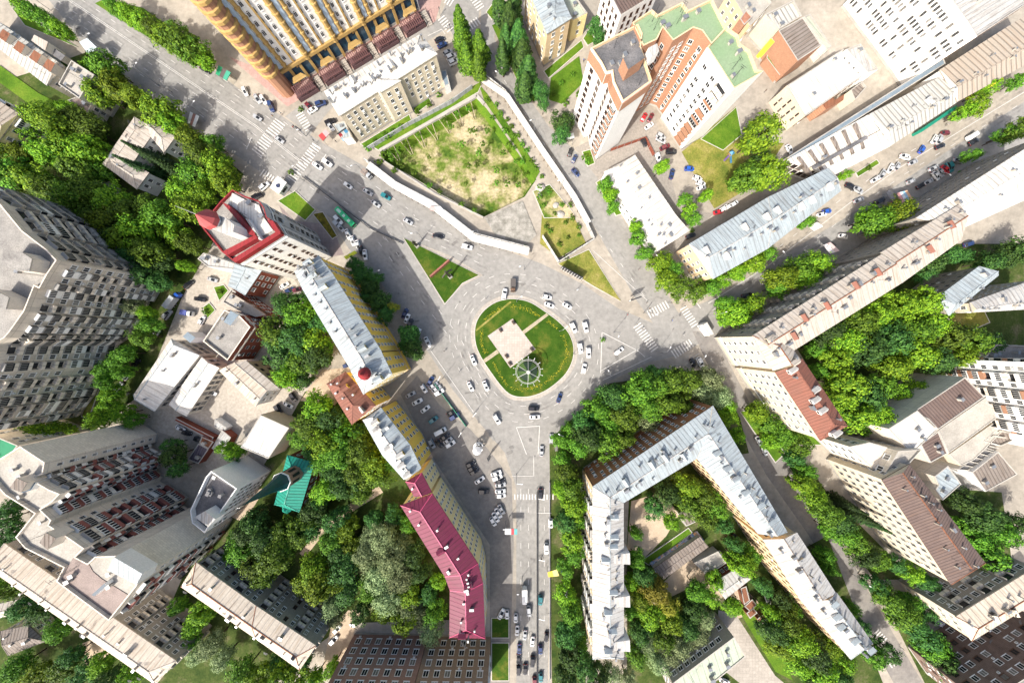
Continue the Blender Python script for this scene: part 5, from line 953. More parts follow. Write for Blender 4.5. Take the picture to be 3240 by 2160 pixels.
bld('passage_kiosk', 'small white stair pavilion at the corner of the pinkish roofed block', 'kiosk', [dict(p=t(2, 1, [(1312, 670), (1345, 650), (1395, 735), (1365, 745)]), h=4, wall=w_white, roof=mat('mint_roof', (.6, .72, .66), .6), par=.1, vb=0, an=0)])
bld('shop_kiosk', 'white-roofed shop annex with blue and coral awning left of the four-storey house', 'kiosk', [dict(p=t(1, 0, [(525, 855), (610, 835), (660, 945), (600, 960)]), h=4, wall=w_white, roof=r_blue, par=.2, vb=1, an=0)])
bld('side_annex', 'glass-roofed annex at the right end of the four-storey white-roofed house', 'annex', [dict(p=t(1, 0, [(1270, 490), (1310, 480), (1335, 580), (1300, 600)]), h=4, wall=w_white, roof=r_gblue, par=.1, vb=0, an=0)])
# ------------------------------------------------------------------ telling look-alikes apart by the nearest landmark
for nm, p in (('roundabout lawn', (1668, 1100)), ('monument triangle', (1405, 855)), ('excavated lot', (1450, 520)), ('walled grass patch', (1780, 720)), ('yellow-green triangle', (1870, 870)), ('parking yard', (1470, 1430)), ('playground lawn', (2270, 500)), ('green street poplars', (1490, 140)), ('left triangle hedge', (940, 650))):
    LAND.append((nm, *W(p)))
ORD = ['', 'second ', 'third ', 'fourth ', 'fifth ', 'sixth ', 'seventh ', 'eighth ', 'ninth ', 'tenth ', 'eleventh ', 'twelfth ', 'thirteenth ', 'fourteenth ', 'fifteenth ', 'sixteenth ']
PEND = {}
def place_label(o, desc, ref=None):
    x, y = ref or (o.location.x, o.location.y)
    nm, lx, ly = min(LAND, key=lambda q: (q[1] - x) ** 2 + (q[2] - y) ** 2)
    a = math.degrees(math.atan2(y - ly, x - lx)) % 360
    d = ['right of', 'above right of', 'above', 'above left of', 'left of', 'below left of', 'below', 'below right of'][int((a + 22.5) // 45) % 8]
    PEND.setdefault((desc, d, nm), []).append((math.hypot(x - lx, y - ly), o))
def settle_labels():
    for (desc, d, nm), L in PEND.items():
        L.sort(key=lambda q: q[0])
        for i, (_, o) in enumerate(L):
            o['label'] = f'{desc} {d} the {nm}' + ('' if len(L) == 1 else f', {ORD[i]}nearest' if i < len(ORD) else ', far from it')

# ------------------------------------------------------------------ trees
bark = flat('bark', (0.07, 0.05, 0.035), 0.95)
LEAF = {'bright': leafmat('bright_leaves', (0.022, 0.085, 0.003), (0.23, 0.37, 0.017)), 'mid': leafmat('green_leaves', (0.012, 0.055, 0.004), (0.15, 0.285, 0.02)), 'dark': leafmat('dark_leaves', (0.008, 0.04, 0.01), (0.08, 0.18, 0.03)),
        'yellow': leafmat('yellowish_leaves', (0.1, 0.12, 0.01), (0.36, 0.35, 0.035)), 'silvery': leafmat('silvery_leaves', (0.05, 0.09, 0.028), (0.34, 0.42, 0.19)), 'needle': leafmat('needles', (0.008, 0.025, 0.008), (0.045, 0.09, 0.02), 0.1)}
def leaf(mb, p, n, s, r, asp=1.0):
    n = n.normalized(); u = n.cross(Vector((r.uniform(-1, 1), r.uniform(-1, 1), r.uniform(-1, 1)))).normalized(); v = n.cross(u)
    mb.face([p - u * s * .5, p - v * s * .42 * asp, p + u * s * .5, p + v * s * .42 * asp])
def crown_round(seed, R=5.0, zc=7.6, hz=4.6, lobes=24, per=150, ls=(.5, .95), droop=0.0):
    r = random.Random(seed); mb = MB(); ph = [r.uniform(0, 6.28) for _ in range(4)]
    for i in range(lobes):
        a = 2.399963 * i + r.uniform(-.5, .5); q = (i + .5) / lobes; zz = 1 - 1.8 * q
        edge = 1 + .16 * math.sin(2 * a + ph[0]) + .13 * math.sin(3 * a + ph[1]) + .09 * math.sin(5 * a + ph[2])
        rad = math.sqrt(max(0.04, 1 - zz * zz * .92)) * r.uniform(.42, .98) * edge
        c = Vector((math.cos(a) * R * rad, math.sin(a) * R * rad, zc + hz * zz * .8 + r.uniform(-.4, .4))); lr = R * r.uniform(.13, .3); sq = Vector((r.uniform(.8, 1.4), r.uniform(.8, 1.4), r.uniform(.6, 1.0)))
        out = Vector((math.cos(a), math.sin(a), .5 + zz)).normalized()
        for k in range(int(per * (.5 + lr / R * 2.4))):
            z = r.uniform(-.6, 1); t = r.uniform(0, 2 * math.pi); d = Vector((math.sqrt(1 - z * z) * math.cos(t), math.sqrt(1 - z * z) * math.sin(t), z))
            g = r.random() ** .5 * 1.25; p = c + Vector((d.x * sq.x, d.y * sq.y, d.z * sq.z)) * lr * g
            if droop: p.z -= r.uniform(0, droop)
            n = d * .7 + out * .7 + Vector((r.uniform(-.7, .7), r.uniform(-.7, .7), r.uniform(-.1, .9)))
            leaf(mb, p, n, r.uniform(*ls), r)
    return mb
def crown_column(seed, R=2.6, z0=2.5, z1=20, per=3400, ls=(.35, .75)):
    r = random.Random(seed); mb = MB()
    for k in range(per):
        q = r.random() ** .85; z = z0 + (z1 - z0) * q; w = R * min(1, (q + .12) * 3.2) * (1 - q ** 2.6) + .25; t = r.uniform(0, 2 * math.pi); w *= .78 + .3 * math.sin(3 * t + z * 1.3) * math.sin(z * .9 + seed)
        p = Vector((math.cos(t) * w, math.sin(t) * w, z)) * 1.0; p.x *= r.uniform(.7, 1.06); p.y *= r.uniform(.7, 1.06)
        leaf(mb, p, Vector((math.cos(t), math.sin(t), r.uniform(0, 1.3))), r.uniform(*ls), r)
    return mb
def crown_spruce(seed, R=3.3, z0=1.5, z1=21):
    r = random.Random(seed); mb = MB(); z = z0
    while z < z1:
        q = (z - z0) / (z1 - z0); w = R * (1 - q) ** .9 + .15; n = int(6 + 5 * (1 - q))
        for i in range(n):
            a = 2 * math.pi * i / n + z * 1.7 + r.uniform(-.2, .2); d = Vector((math.cos(a), math.sin(a), 0)); wl = w * r.uniform(.8, 1.1)
            for j in range(max(2, int(wl * 3.2))):
                f = (j + .4) / max(2, int(wl * 3.2)); p = d * wl * f + Vector((0, 0, z - wl * f * .38)); s = d.cross(Vector((0, 0, 1)))
                for sg in (-1, 1): leaf(mb, p + s * sg * .28 * (1 - f * .5), Vector((r.uniform(-.4, .4), r.uniform(-.4, .4), 1)) + d * .3, r.uniform(.5, .8), r, .6)
        z += .62 + .25 * (1 - q)
    return mb
def trunk_mb(h, r0, limbs, seed, spread):
    r = random.Random(seed); mb = MB(); mb.cyl((0, 0, -.2), (0, 0, h * .5), r0, r0 * .75, 7, 0, False); mb.cyl((0, 0, h * .5), (r.uniform(-.3, .3), r.uniform(-.3, .3), h), r0 * .75, r0 * .25, 6, 0, False)
    for i in range(limbs):
        a = 2 * math.pi * i / limbs + r.uniform(-.4, .4); z = h * r.uniform(.3, .6); mb.cyl((0, 0, z), (math.cos(a) * spread, math.sin(a) * spread, z + h * r.uniform(.22, .4)), r0 * .45, r0 * .12, 5, 0, False)
    return mb
PROTO = {}
def tree_proto(kind, colour, v):
    k = (kind, colour, v)
    if k in PROTO: return PROTO[k]
    if kind == 'round': c = crown_round(v * 7 + 1, 5.2, 7.4 + .4 * (v % 3), 4.4 + .6 * (v % 2), 44 + 4 * v, 62, (.34, .8)); t = trunk_mb(7.5, .32, 5, v, 2.6)
    elif kind == 'willow': c = crown_round(v * 5 + 2, 5.4, 7.6, 4.8, 64, 68, (.28, .6), 1.0); t = trunk_mb(7.5, .4, 6, v, 2.8)
    elif kind == 'poplar': c = crown_column(v + 3); t = trunk_mb(17, .3, 5, v, 1.0)
    elif kind == 'spruce': c = crown_spruce(v + 4); t = trunk_mb(19.5, .28, 0, v, 1)
    else: c = crown_round(v * 3 + 5, 1.9, 1.15, 1.15, 14, 34, (.25, .5)); t = trunk_mb(1.0, .07, 4, v, .6)
    PROTO[k] = (c.mesh('crown', [LEAF[colour]]), t.mesh('trunk', [bark])); return PROTO[k]
TR = random.Random(11)
DIM = {'round': (5.6, 7.5), 'willow': (6.0, 7.6), 'poplar': (2.75, 11), 'spruce': (3.3, 10), 'bush': (2.2, 1.1)}
NAME = {'round': 'broadleaf_tree', 'willow': 'willow_tree', 'poplar': 'poplar_tree', 'spruce': 'spruce_tree', 'bush': 'shrub'}
CUT = [22.01]; MASS = []
def plant(x, y, r, kind='round', colour=None):
    r0, zc = DIM[kind]; rm = r * 0.193; s = rm / r0 * 1.1
    for _ in range(3):
        sz = max(0.72, min(1.35, s)) if kind == 'round' else s
        sh = s / sz; rr = rm / r0 * 1.1 * (1 - zc * sz / H); s = rr
    sz = s * (0.92 + .25 * TR.random()) if kind != 'round' else max(.8, s) * TR.uniform(.92, 1.2)
    if kind == 'poplar': sz = min(sz, TR.uniform(.72, .88)); s = min(s, 1.75)
    if kind == 'spruce': sz = min(sz, TR.uniform(.7, .85)); s = min(s, 1.15)
    wx, wy = W((x * 1.37755, y * 1.37755), zc * sz)
    if colour is None: colour = TR.choice(['mid', 'mid', 'bright', 'dark'])
    c, t_ = tree_proto(kind, colour, TR.randrange(5 if kind == 'round' else 3)); rot = TR.uniform(0, 6.28)
    if kind == 'round' and r < CUT[0]:
        MASS.append((c, t_, Matrix.Translation((wx, wy, 0)) @ Matrix.Rotation(rot, 4, 'Z') @ Matrix.Diagonal((s, s, sz, 1)))); return
    o = empty(NAME[kind], (wx, wy, 0), rot); o.scale = (s, s, sz)
    link('crown', c, o); link('trunk', t_, o)
    size = 'large ' if r > 32 else 'small ' if r < 20 else ''
    d = {'round': 'green broadleaf tree', 'willow': 'feathery broad tree', 'poplar': 'tall narrow tree', 'spruce': 'dark pointed spruce', 'bush': 'green shrub'}[kind]
    cw = {'bright': 'bright ', 'mid': '', 'dark': 'dark ', 'yellow': 'yellowish ', 'silvery': 'silvery ', 'needle': ''}[colour]
    if kind == 'bush': size = ''
    tag(o, None, 'shrub' if kind == 'bush' else 'tree', {'round': 'broadleaf trees among the houses', 'willow': 'pale feathery trees in the courtyards', 'poplar': 'tall narrow street trees', 'spruce': 'spruces beside houses', 'bush': 'low shrubs'}[kind])
    place_label(o, size + cw + d, ref=(wx, wy)); return o
def grove(txt, kind='round', colour=None):
    for q in txt.split():
        a = q.split(','); plant(float(a[0]), float(a[1]), float(a[2]), kind, a[3] if len(a) > 3 else (TR.choice(colour) if isinstance(colour, list) else colour))
NW = ['bright', 'bright', 'mid', 'mid']
grove("245,150,28 215,165,20 270,200,30 230,215,28 318,228,28 370,255,35 372,270,24 395,285,25 100,270,30 140,290,32 180,275,28 215,300,30 150,330,32 205,345,34 120,355,30 180,390,34 215,322,22 30,400,34 80,410,34 20,450,30 120,432,32 170,450,34 215,440,30 262,460,34 352,482,32 300,490,34 250,510,34 210,490,30 330,530,36 380,500,34 290,550,34 350,580,34 420,440,34 450,400,32 470,360,32 500,380,34 522,420,30 440,480,34 470,450,28 410,540,30 440,560,26 440,320,30 490,330,22 65,305,20 60,360,28 15,360,26 225,395,24 130,470,24 160,255,22", colour=NW)
grove("300,610,28 335,632,28 365,650,22 305,585,26 270,540,26 380,600,24", colour='dark')  # trees standing in shade; that shade is put into the dark leaf colour
grove("335,352,25 322,385,25 372,372,22", 'spruce', 'needle')
grove("270,18,20 300,35,22 330,52,22 362,72,24 392,92,30 422,103,33 446,118,30 470,134,22 60,20,18 88,36,18 118,55,18 145,72,18 412,72,16", colour=['mid', 'bright'])
grove("1062,88,24 1073,132,26 1103,112,24 1058,55,20 1100,150,18", 'poplar', 'mid')
grove("1148,18,22 1170,50,24 1190,90,26 1200,128,28 1213,168,28 1205,200,22 1163,92,18 1182,20,22 1155,130,16", 'poplar', 'dark')
grove("1240,212,18 1250,236,13 1294,282,26 1290,312,20 1372,58,20 1376,86,14 1398,40,16", colour='dark')
grove("1745,308,40 1712,408,34 1760,402,38 1740,378,28,dark 1520,385,14 1390,425,15 1402,450,17 1408,475,14 1465,545,18 1482,582,18 1460,520,14 1515,602,24 1530,640,27 1560,660,26 1602,668,24 1650,645,20 1692,625,22 1730,604,24 1760,582,18 1542,618,22 1630,660,20 1570,460,14 1582,482,15 1592,505,14 1845,512,15 1620,450,13", colour=['mid', 'bright'])
grove("2012,508,37 2052,496,32 1990,505,24 2242,242,25 2212,258,18 2332,300,25 2310,312,18 1692,718,34 1722,700,26 1665,732,20 1665,700,20 1792,640,30 1832,622,34 1870,606,30 1852,645,26 1782,662,22 1935,405,11 2265,205,15 2225,360,14 2330,190,16", colour=['mid', 'bright'])
grove("2140,602,26 2172,586,22 2200,590,18 2310,592,28 2345,572,30 2272,602,24 2120,628,18", colour='dark')
grove("1900,762,30 1940,782,36 1970,742,34 2010,722,34 2060,702,34 2110,692,34 1922,822,30 1980,802,36 2040,782,36 2090,762,38 2140,742,32 2182,770,34 2232,782,34 2262,792,28 2100,812,36 2050,842,34 2150,828,30 1878,850,18 1942,882,38 1980,910,38 1962,950,36 2002,950,34 2012,888,34 1930,925,26 2062,902,22 2112,895,24 2150,890,20 1985,978,24 2200,818,26 1870,800,20 1890,725,20", colour=['bright', 'bright', 'mid', 'dark'])
grove("1735,945,24 1760,970,24 1792,1000,26 1832,1022,26 1770,1012,20 1842,1110,24 1870,1140,28 1890,1172,30 1920,1192,28 1932,1222,28 1962,1242,26 1980,1272,26 2012,1282,24 2052,1292,22 2090,1312,22 2122,1332,20 1850,1082,20 1820,1050,18 1905,1215,22", colour=['mid', 'mid', 'dark', 'bright'])
grove("1968,1180,20 1992,1196,20 1945,1158,16", 'spruce', 'needle')
grove("2210,1150,28 2252,1182,34 2292,1222,30 2262,1272,34 2290,1290,28 2232,1232,28 2205,1205,22 2330,1200,24", colour=['dark', 'mid'])
grove("2010,1342,24 2032,1372,28 2062,1402,30 2090,1422,28 2112,1452,30 2140,1482,30 2122,1402,22 2162,1512,28 2192,1550,24 2085,1380,22 1892,1272,17 1902,1302,18 1972,1432,16 2002,1502,22 2032,1492,24 1950,1390,15", colour=['dark', 'mid'])
grove("1372,940,30 1412,912,34 1462,892,36 1502,882,36 1542,872,32 1582,872,30 1432,952,34 1482,932,34 1530,922,34 1568,932,26 1342,970,30 1352,1002,34 1392,1012,36 1332,1022,28 1430,1002,28 1312,990,22 1290,1010,20 1400,975,26 1500,860,24", colour=['mid', 'dark', 'mid'])
grove("1488,970,25 1632,872,30 1612,898,26 1652,912,28", 'willow', 'silvery')
grove("1672,958,24 1688,1000,18 1668,930,20", colour='bright')
grove("1300,1080,28 1312,1120,30 1320,1160,28 1302,1192,26 1312,1232,28 1320,1270,22 1300,1302,20 1300,1362,26 1312,1402,28 1300,1452,28 1312,1502,30 1340,1522,28 1300,1550,30 1372,1552,28 1288,1120,20 1292,1052,20 1318,1440,22 1330,1190,16 1330,1480,22", colour=['mid', 'dark', 'mid', 'bright'])
grove("1318,1255,24 1308,1210,24 1400,1545,24 1440,1560,24", 'willow', 'silvery')
grove("1502,1162,26 1532,1132,30 1572,1112,30 1612,1132,30 1640,1162,28 1622,1190,26 1582,1160,28 1540,1196,18 1660,1202,18 1700,1292,28 1722,1272,22 1690,1252,20 1462,1282,20 1482,1322,24 1470,1372,24 1492,1412,28 1540,1422,26 1592,1402,24 1600,1352,22 1640,1332,20 1580,1440,26 1522,1462,26 1470,1452,24 1462,1502,26 1460,1222,14 1682,1390,20 1630,1370,18 1450,1335,18 1445,1400,18 1410,1210,12", colour=['mid', 'bright', 'dark'])
grove("1505,1352,28 1530,1384,24", colour='yellow')
grove("1512,1522,24 1560,1482,26 1620,1422,22 1585,1465,22 1540,1500,24 1605,1455,24 1480,1475,24", 'willow', 'silvery')
grove("1770,1440,30 1802,1422,28 1832,1462,32 1862,1492,32 1792,1482,30 1832,1522,30 1880,1532,30 1902,1482,24 1750,1342,20 1790,1372,24 1920,1552,26 1818,1400,20 1765,1405,20 1860,1555,24 1935,1515,20", colour=['dark', 'mid', 'bright'])
grove("830,632,22 850,662,24 870,692,24 886,722,20 818,608,18 862,640,16 942,770,26 952,800,24 935,792,20 845,685,15", colour='dark')
grove("902,706,13", colour='yellow')
grove("660,700,34 692,722,34 640,762,36 682,772,38 722,780,34 740,742,28 650,812,34 692,832,34 732,820,34 660,862,30 692,872,24 712,690,26 745,800,22 630,785,24 700,800,30", colour=['mid', 'dark', 'mid', 'bright'])
grove("730,932,34 712,970,34 762,962,34 792,1002,32 752,1012,34 822,992,26 780,1042,34 832,1032,34 862,1062,32 822,1082,34 872,1092,28 772,1082,30 740,1062,26 890,1062,20 692,1002,24 752,1122,30 792,1112,30 832,1130,24 720,1035,22 800,960,20", colour=['mid', 'bright', 'mid', 'dark'])
grove("585,1195,28 572,1222,34 618,1240,32 655,1222,30 692,1222,34 642,1272,36 592,1292,34 700,1195,20 722,1172,28 562,1262,30 735,1150,16 722,1212,22 612,1318,26 665,1242,28 545,1240,22", colour=['dark', 'mid', 'dark'])
grove("772,1192,28 800,1212,24 762,1242,28 722,1302,32 742,1342,36 702,1332,28 792,1302,34 800,1352,30 780,1262,26 940,1362,28 952,1272,26 962,1312,26 830,1402,24 1000,1402,24 930,1422,26 862,1190,22 940,1202,20 850,1350,28 985,1360,22 880,1400,24 1010,1330,18 815,1250,24 905,1180,20", colour=['dark', 'mid', 'dark', 'bright'])
grove("842,1270,34 882,1232,36 902,1282,38 872,1322,38 920,1322,36 890,1372,36 855,1232,28 925,1255,28 960,1412,28 990,1452,28 940,1400,26 762,1392,24 772,1422,20 482,1482,28 512,1512,26 452,1502,24", 'willow', 'silvery')
grove("500,1282,24 532,1270,15 470,1402,26 450,1432,22 410,1392,17 560,1542,30 602,1552,30 642,1560,30 682,1546,28 722,1560,24 100,1402,28 60,1392,26 30,1352,24 20,1332,22 142,1442,24 40,1532,30 92,1552,30 152,1530,28 202,1542,28 172,1502,22 252,1556,26 302,1552,24 700,1515,18 765,1530,18 240,1520,22 20,1560,26 640,1525,22 440,1470,18", colour=['mid', 'bright', 'dark'])
grove("18,1192,26 40,1222,22 14,1240,24 30,1165,18", colour='dark')
grove("245,850,22 272,830,20 292,812,20 330,772,24 350,746,20 252,932,22 232,962,26 282,950,20 308,965,18 258,905,20 342,720,16 285,855,16 250,875,18", colour=['mid', 'bright'])
grove("100,985,32 142,992,24 62,987,18 118,1000,20", colour=['dark', 'bright'])
grove("302,702,24", 'willow', 'silvery')
grove("402,1046,24 536,1042,16 415,1075,18 395,1020,16", colour='dark')
grove("520,1026,14 546,1036,14 428,612,14", colour='bright')
grove("1315,170,8 1290,190,8 1330,215,9 1270,215,8 1300,235,9 845,340,9 860,328,9 885,312,10 900,304,9 920,292,9 958,258,8 985,240,9 1008,218,8 870,372,9 905,392,9 880,355,10 900,365,9 915,372,8 930,330,8 915,345,9 960,310,7 1240,430,8 1255,520,8 1205,400,8 1170,330,9 1130,270,8 1185,370,9 1310,470,8 1330,520,8 1120,230,8 1150,260,9 1175,290,8 1200,330,8 1222,370,9 690,250,7 770,205,6 668,395,9 1385,780,7 1590,530,7 1345,360,9 1350,370,8 1428,398,7 1995,385,7 2120,460,9 2205,400,8 470,715,8 505,670,8 1555,1165,9 1300,590,7 1180,310,7 1095,380,8 1110,330,8 1080,300,8 1140,420,8 1155,350,9 1035,290,8 1190,425,9 1070,420,6 985,360,6 1205,565,5 1262,440,7 1290,470,8 1275,490,6 1315,500,8 1265,530,7 1285,560,8 1305,545,6 1330,540,6 1250,470,7 1240,450,8 1300,510,7 1140,240,7 1165,275,7 1190,310,7 1210,345,8 1232,385,8 1245,405,7 1160,300,8 1200,370,8 1180,340,7 895,352,8 925,380,8 950,395,8 985,425,8 1010,440,7 1060,468,7 1090,482,7 1075,250,8 1090,300,9 1060,330,9 1100,350,9 1075,380,9 1120,300,9 1140,390,9 1165,420,9 1185,395,9 1050,260,8 1020,275,8", 'bush', 'mid')

def tree_mass():                 # the smallest crowns, beyond the three hundred that show largest
    import numpy as np
    V, F, M, mats = [], [], [], []; b = 0
    for c, t_, X in MASS:
        A = np.array(X)
        for me in (c, t_):
            n = len(me.vertices); co = np.empty(n * 3); me.vertices.foreach_get('co', co); V.append(co.reshape(-1, 3) @ A[:3, :3].T + A[:3, 3])
            m = me.materials[0]
            if m not in mats: mats.append(m)
            k = len(me.polygons); li = np.empty(len(me.loops), dtype=np.int32); me.loops.foreach_get('vertex_index', li); F.append(li + b); M.append(np.full(k, mats.index(m), dtype=np.int32)); b += n
    V = np.concatenate(V); F = np.concatenate(F); M = np.concatenate(M); me = bpy.data.meshes.new('small_trees'); me.vertices.add(len(V)); me.vertices.foreach_set('co', V.ravel())
    me.loops.add(len(F)); me.loops.foreach_set('vertex_index', F); me.polygons.add(len(M)); me.polygons.foreach_set('loop_start', np.arange(len(M), dtype=np.int32) * 4)
    for m in mats: me.materials.append(m)
    me.polygons.foreach_set('material_index', M); me.update(calc_edges=True); o = bpy.data.objects.new('small_trees', me); C.objects.link(o)
    tag(o, 'smallest broadleaf trees filling gaps between the larger crowns across the town', 'trees', None, 'stuff')
tree_mass()

# ------------------------------------------------------------------ cars
CP = {'w': ('white', (0.72, 0.72, 0.7)), 's': ('silver grey', (0.36, 0.37, 0.38)), 'k': ('black', (0.014, 0.014, 0.018)), 'b': ('dark blue', (0.02, 0.04, 0.12)), 'u': ('blue', (0.02, 0.09, 0.4)), 'r': ('red', (0.45, 0.02, 0.03)), 'm': ('maroon', (0.14, 0.02, 0.03)), 't': ('teal', (0.02, 0.16, 0.18)), 'g': ('green', (0.015, 0.4, 0.15)), 'n': ('brown', (0.12, 0.07, 0.04))}
def paint(c):
    m = mat('car_paint_' + CP[c][0].replace(' ', '_'), CP[c][1], 0.28, 0.05, 0.8, spec=0.5, fine=0.0)
    m.node_tree.nodes['Principled BSDF'].inputs['Coat Weight'].default_value = 0.4; return m
lampm = flat('lamp_lens', (0.75, 0.75, 0.72), 0.15); tailm = flat('tail_lens', (0.4, 0.01, 0.01), 0.2)
def loft(mb, st, mi=0, n=10):           # stations (x, half width, z bottom, z top, corner power)
    R = []
    for x, w, z0, z1 in st:
        zc, hz = (z0 + z1) / 2, (z1 - z0) / 2; ring = []
        for i in range(n):
            a = 2 * math.pi * (i + .5) / n; c, s = math.cos(a), math.sin(a)
            ring.append((x, w * math.copysign(abs(c) ** .45, c), zc + hz * math.copysign(abs(s) ** .45, s)))
        R.append(ring)
    for a, b in zip(R, R[1:]):
        for i in range(n):
            j = (i + 1) % n; mb.face([a[i], b[i], b[j], a[j]], mi)
    mb.face(R[0], mi); mb.face(R[-1][::-1], mi)
SHP = {'saloon': (4.5, [(-2.25, .72, .35, .85), (-2.1, .84, .22, .98), (-1.3, .88, .2, 1.0), (0, .9, .2, .98), (1.2, .88, .2, .95), (1.95, .82, .22, .85), (2.25, .68, .32, .7)], [(-1.75, .66, .92, .99), (-1.0, .68, .92, 1.4), (.2, .68, .92, 1.45), (1.25, .66, .9, .96)]),
       'hatchback': (4.0, [(-2.0, .76, .3, .95), (-1.9, .85, .22, 1.02), (-1.0, .87, .2, 1.02), (0, .88, .2, 1.0), (1.0, .86, .2, .96), (1.7, .8, .22, .86), (2.0, .66, .32, .7)], [(-1.92, .66, .95, 1.05), (-1.5, .68, .95, 1.46), (.1, .68, .95, 1.5), (1.1, .66, .92, .97)]),
       'off-roader': (4.6, [(-2.3, .82, .4, 1.1), (-2.2, .92, .3, 1.2), (-1.0, .94, .28, 1.2), (0, .95, .28, 1.18), (1.3, .93, .28, 1.12), (2.1, .88, .3, 1.02), (2.3, .78, .4, .86)], [(-2.2, .76, 1.1, 1.25), (-1.9, .78, 1.1, 1.74), (.2, .78, 1.1, 1.78), (1.2, .74, 1.08, 1.14)]),
       'van': (5.0, [(-2.5, .88, .35, 1.9), (-2.4, .95, .28, 2.1), (0, .97, .26, 2.15), (1.2, .96, .26, 2.1), (1.7, .94, .26, 1.4), (2.35, .88, .28, 1.0), (2.5, .78, .36, .85)], [(1.0, .8, 1.35, 2.0), (1.25, .8, 1.3, 2.13), (1.78, .8, 1.2, 1.42)])}
wheel_me = None
CARP = {}
def car_proto(kind, c):
    global wheel_me
    if (kind, c) in CARP: return CARP[(kind, c)]
    if wheel_me is None:
        mb = MB(); mb.cyl((0, -.1, 0), (0, .1, 0), .33, .33, 14, 0); mb.cyl((0, -.115, 0), (0, .115, 0), .2, .2, 10, 1); wheel_me = mb.mesh('wheel', [black, steel])
    L, body, cab = SHP[kind]; pm = paint(c); r = empty({'saloon': 'car', 'hatchback': 'car', 'off-roader': 'car', 'van': 'van'}[kind])
    mb = MB(); loft(mb, body)
    if kind != 'van':
        x0, x1 = cab[1][0], cab[2][0]; z0, z1 = cab[1][3], cab[2][3]; w = cab[1][1] * .9
        mb.face([(x0, -w, z0 + .03), (x1, -w, z1 + .03), (x1, w, z1 + .03), (x0, w, z0 + .03)])
        for y in (-w, w): mb.bar((x0, y, z0), (x1, y, z1), .1, .08); mb.bar((x1, y, z1), (cab[3][0] + .1, y * .98, cab[3][3] - .02), .09, .07); mb.bar((x0, y, z0), (cab[0][0] - .05, y * .98, cab[0][3] - .02), .09, .07)
    mb.build('body', pm, r)
    mb = MB(); loft(mb, cab); mb.build('glazing', glass, r)
    for x in (-L * .3, L * .31):
        for y in (-1, 1): link('wheel', wheel_me, r, (x, y * (body[2][1] - .08), .33))
    for y in (-1, 1):
        mb = MB(); mb.box((L / 2 - .12, y * .55, .56), (.2, .34, .16), 0); mb.build('headlight', lampm, r)
        mb = MB(); mb.box((-L / 2 + .06, y * .62, .72), (.14, .26, .2), 0); mb.build('tail_light', tailm, r)
        mb = MB(); mb.box((cab[-1][0] - .25, y * (body[2][1] + .06), .98), (.16, .2, .14)); mb.build('mirror', pm, r)
    C_ = r; CARP[(kind, c)] = r; r['unused'] = 1
    return r
def place_car(x, y, ang, kind, c, group):
    pr = car_proto(kind, c)
    if pr.get('unused'): o = pr; del o['unused']
    else: o = copy_tree(pr)
    o.location = (x, y, 0.06); o.rotation_euler = (0, 0, math.radians(-ang)); sc = TR.uniform(.98, 1.08); o.scale = (sc, sc, sc)
    tag(o, None, 'van' if kind == 'van' else 'car', group); place_label(o, f'{CP[c][0]} {kind}' + ('' if kind == 'van' else ' car'))
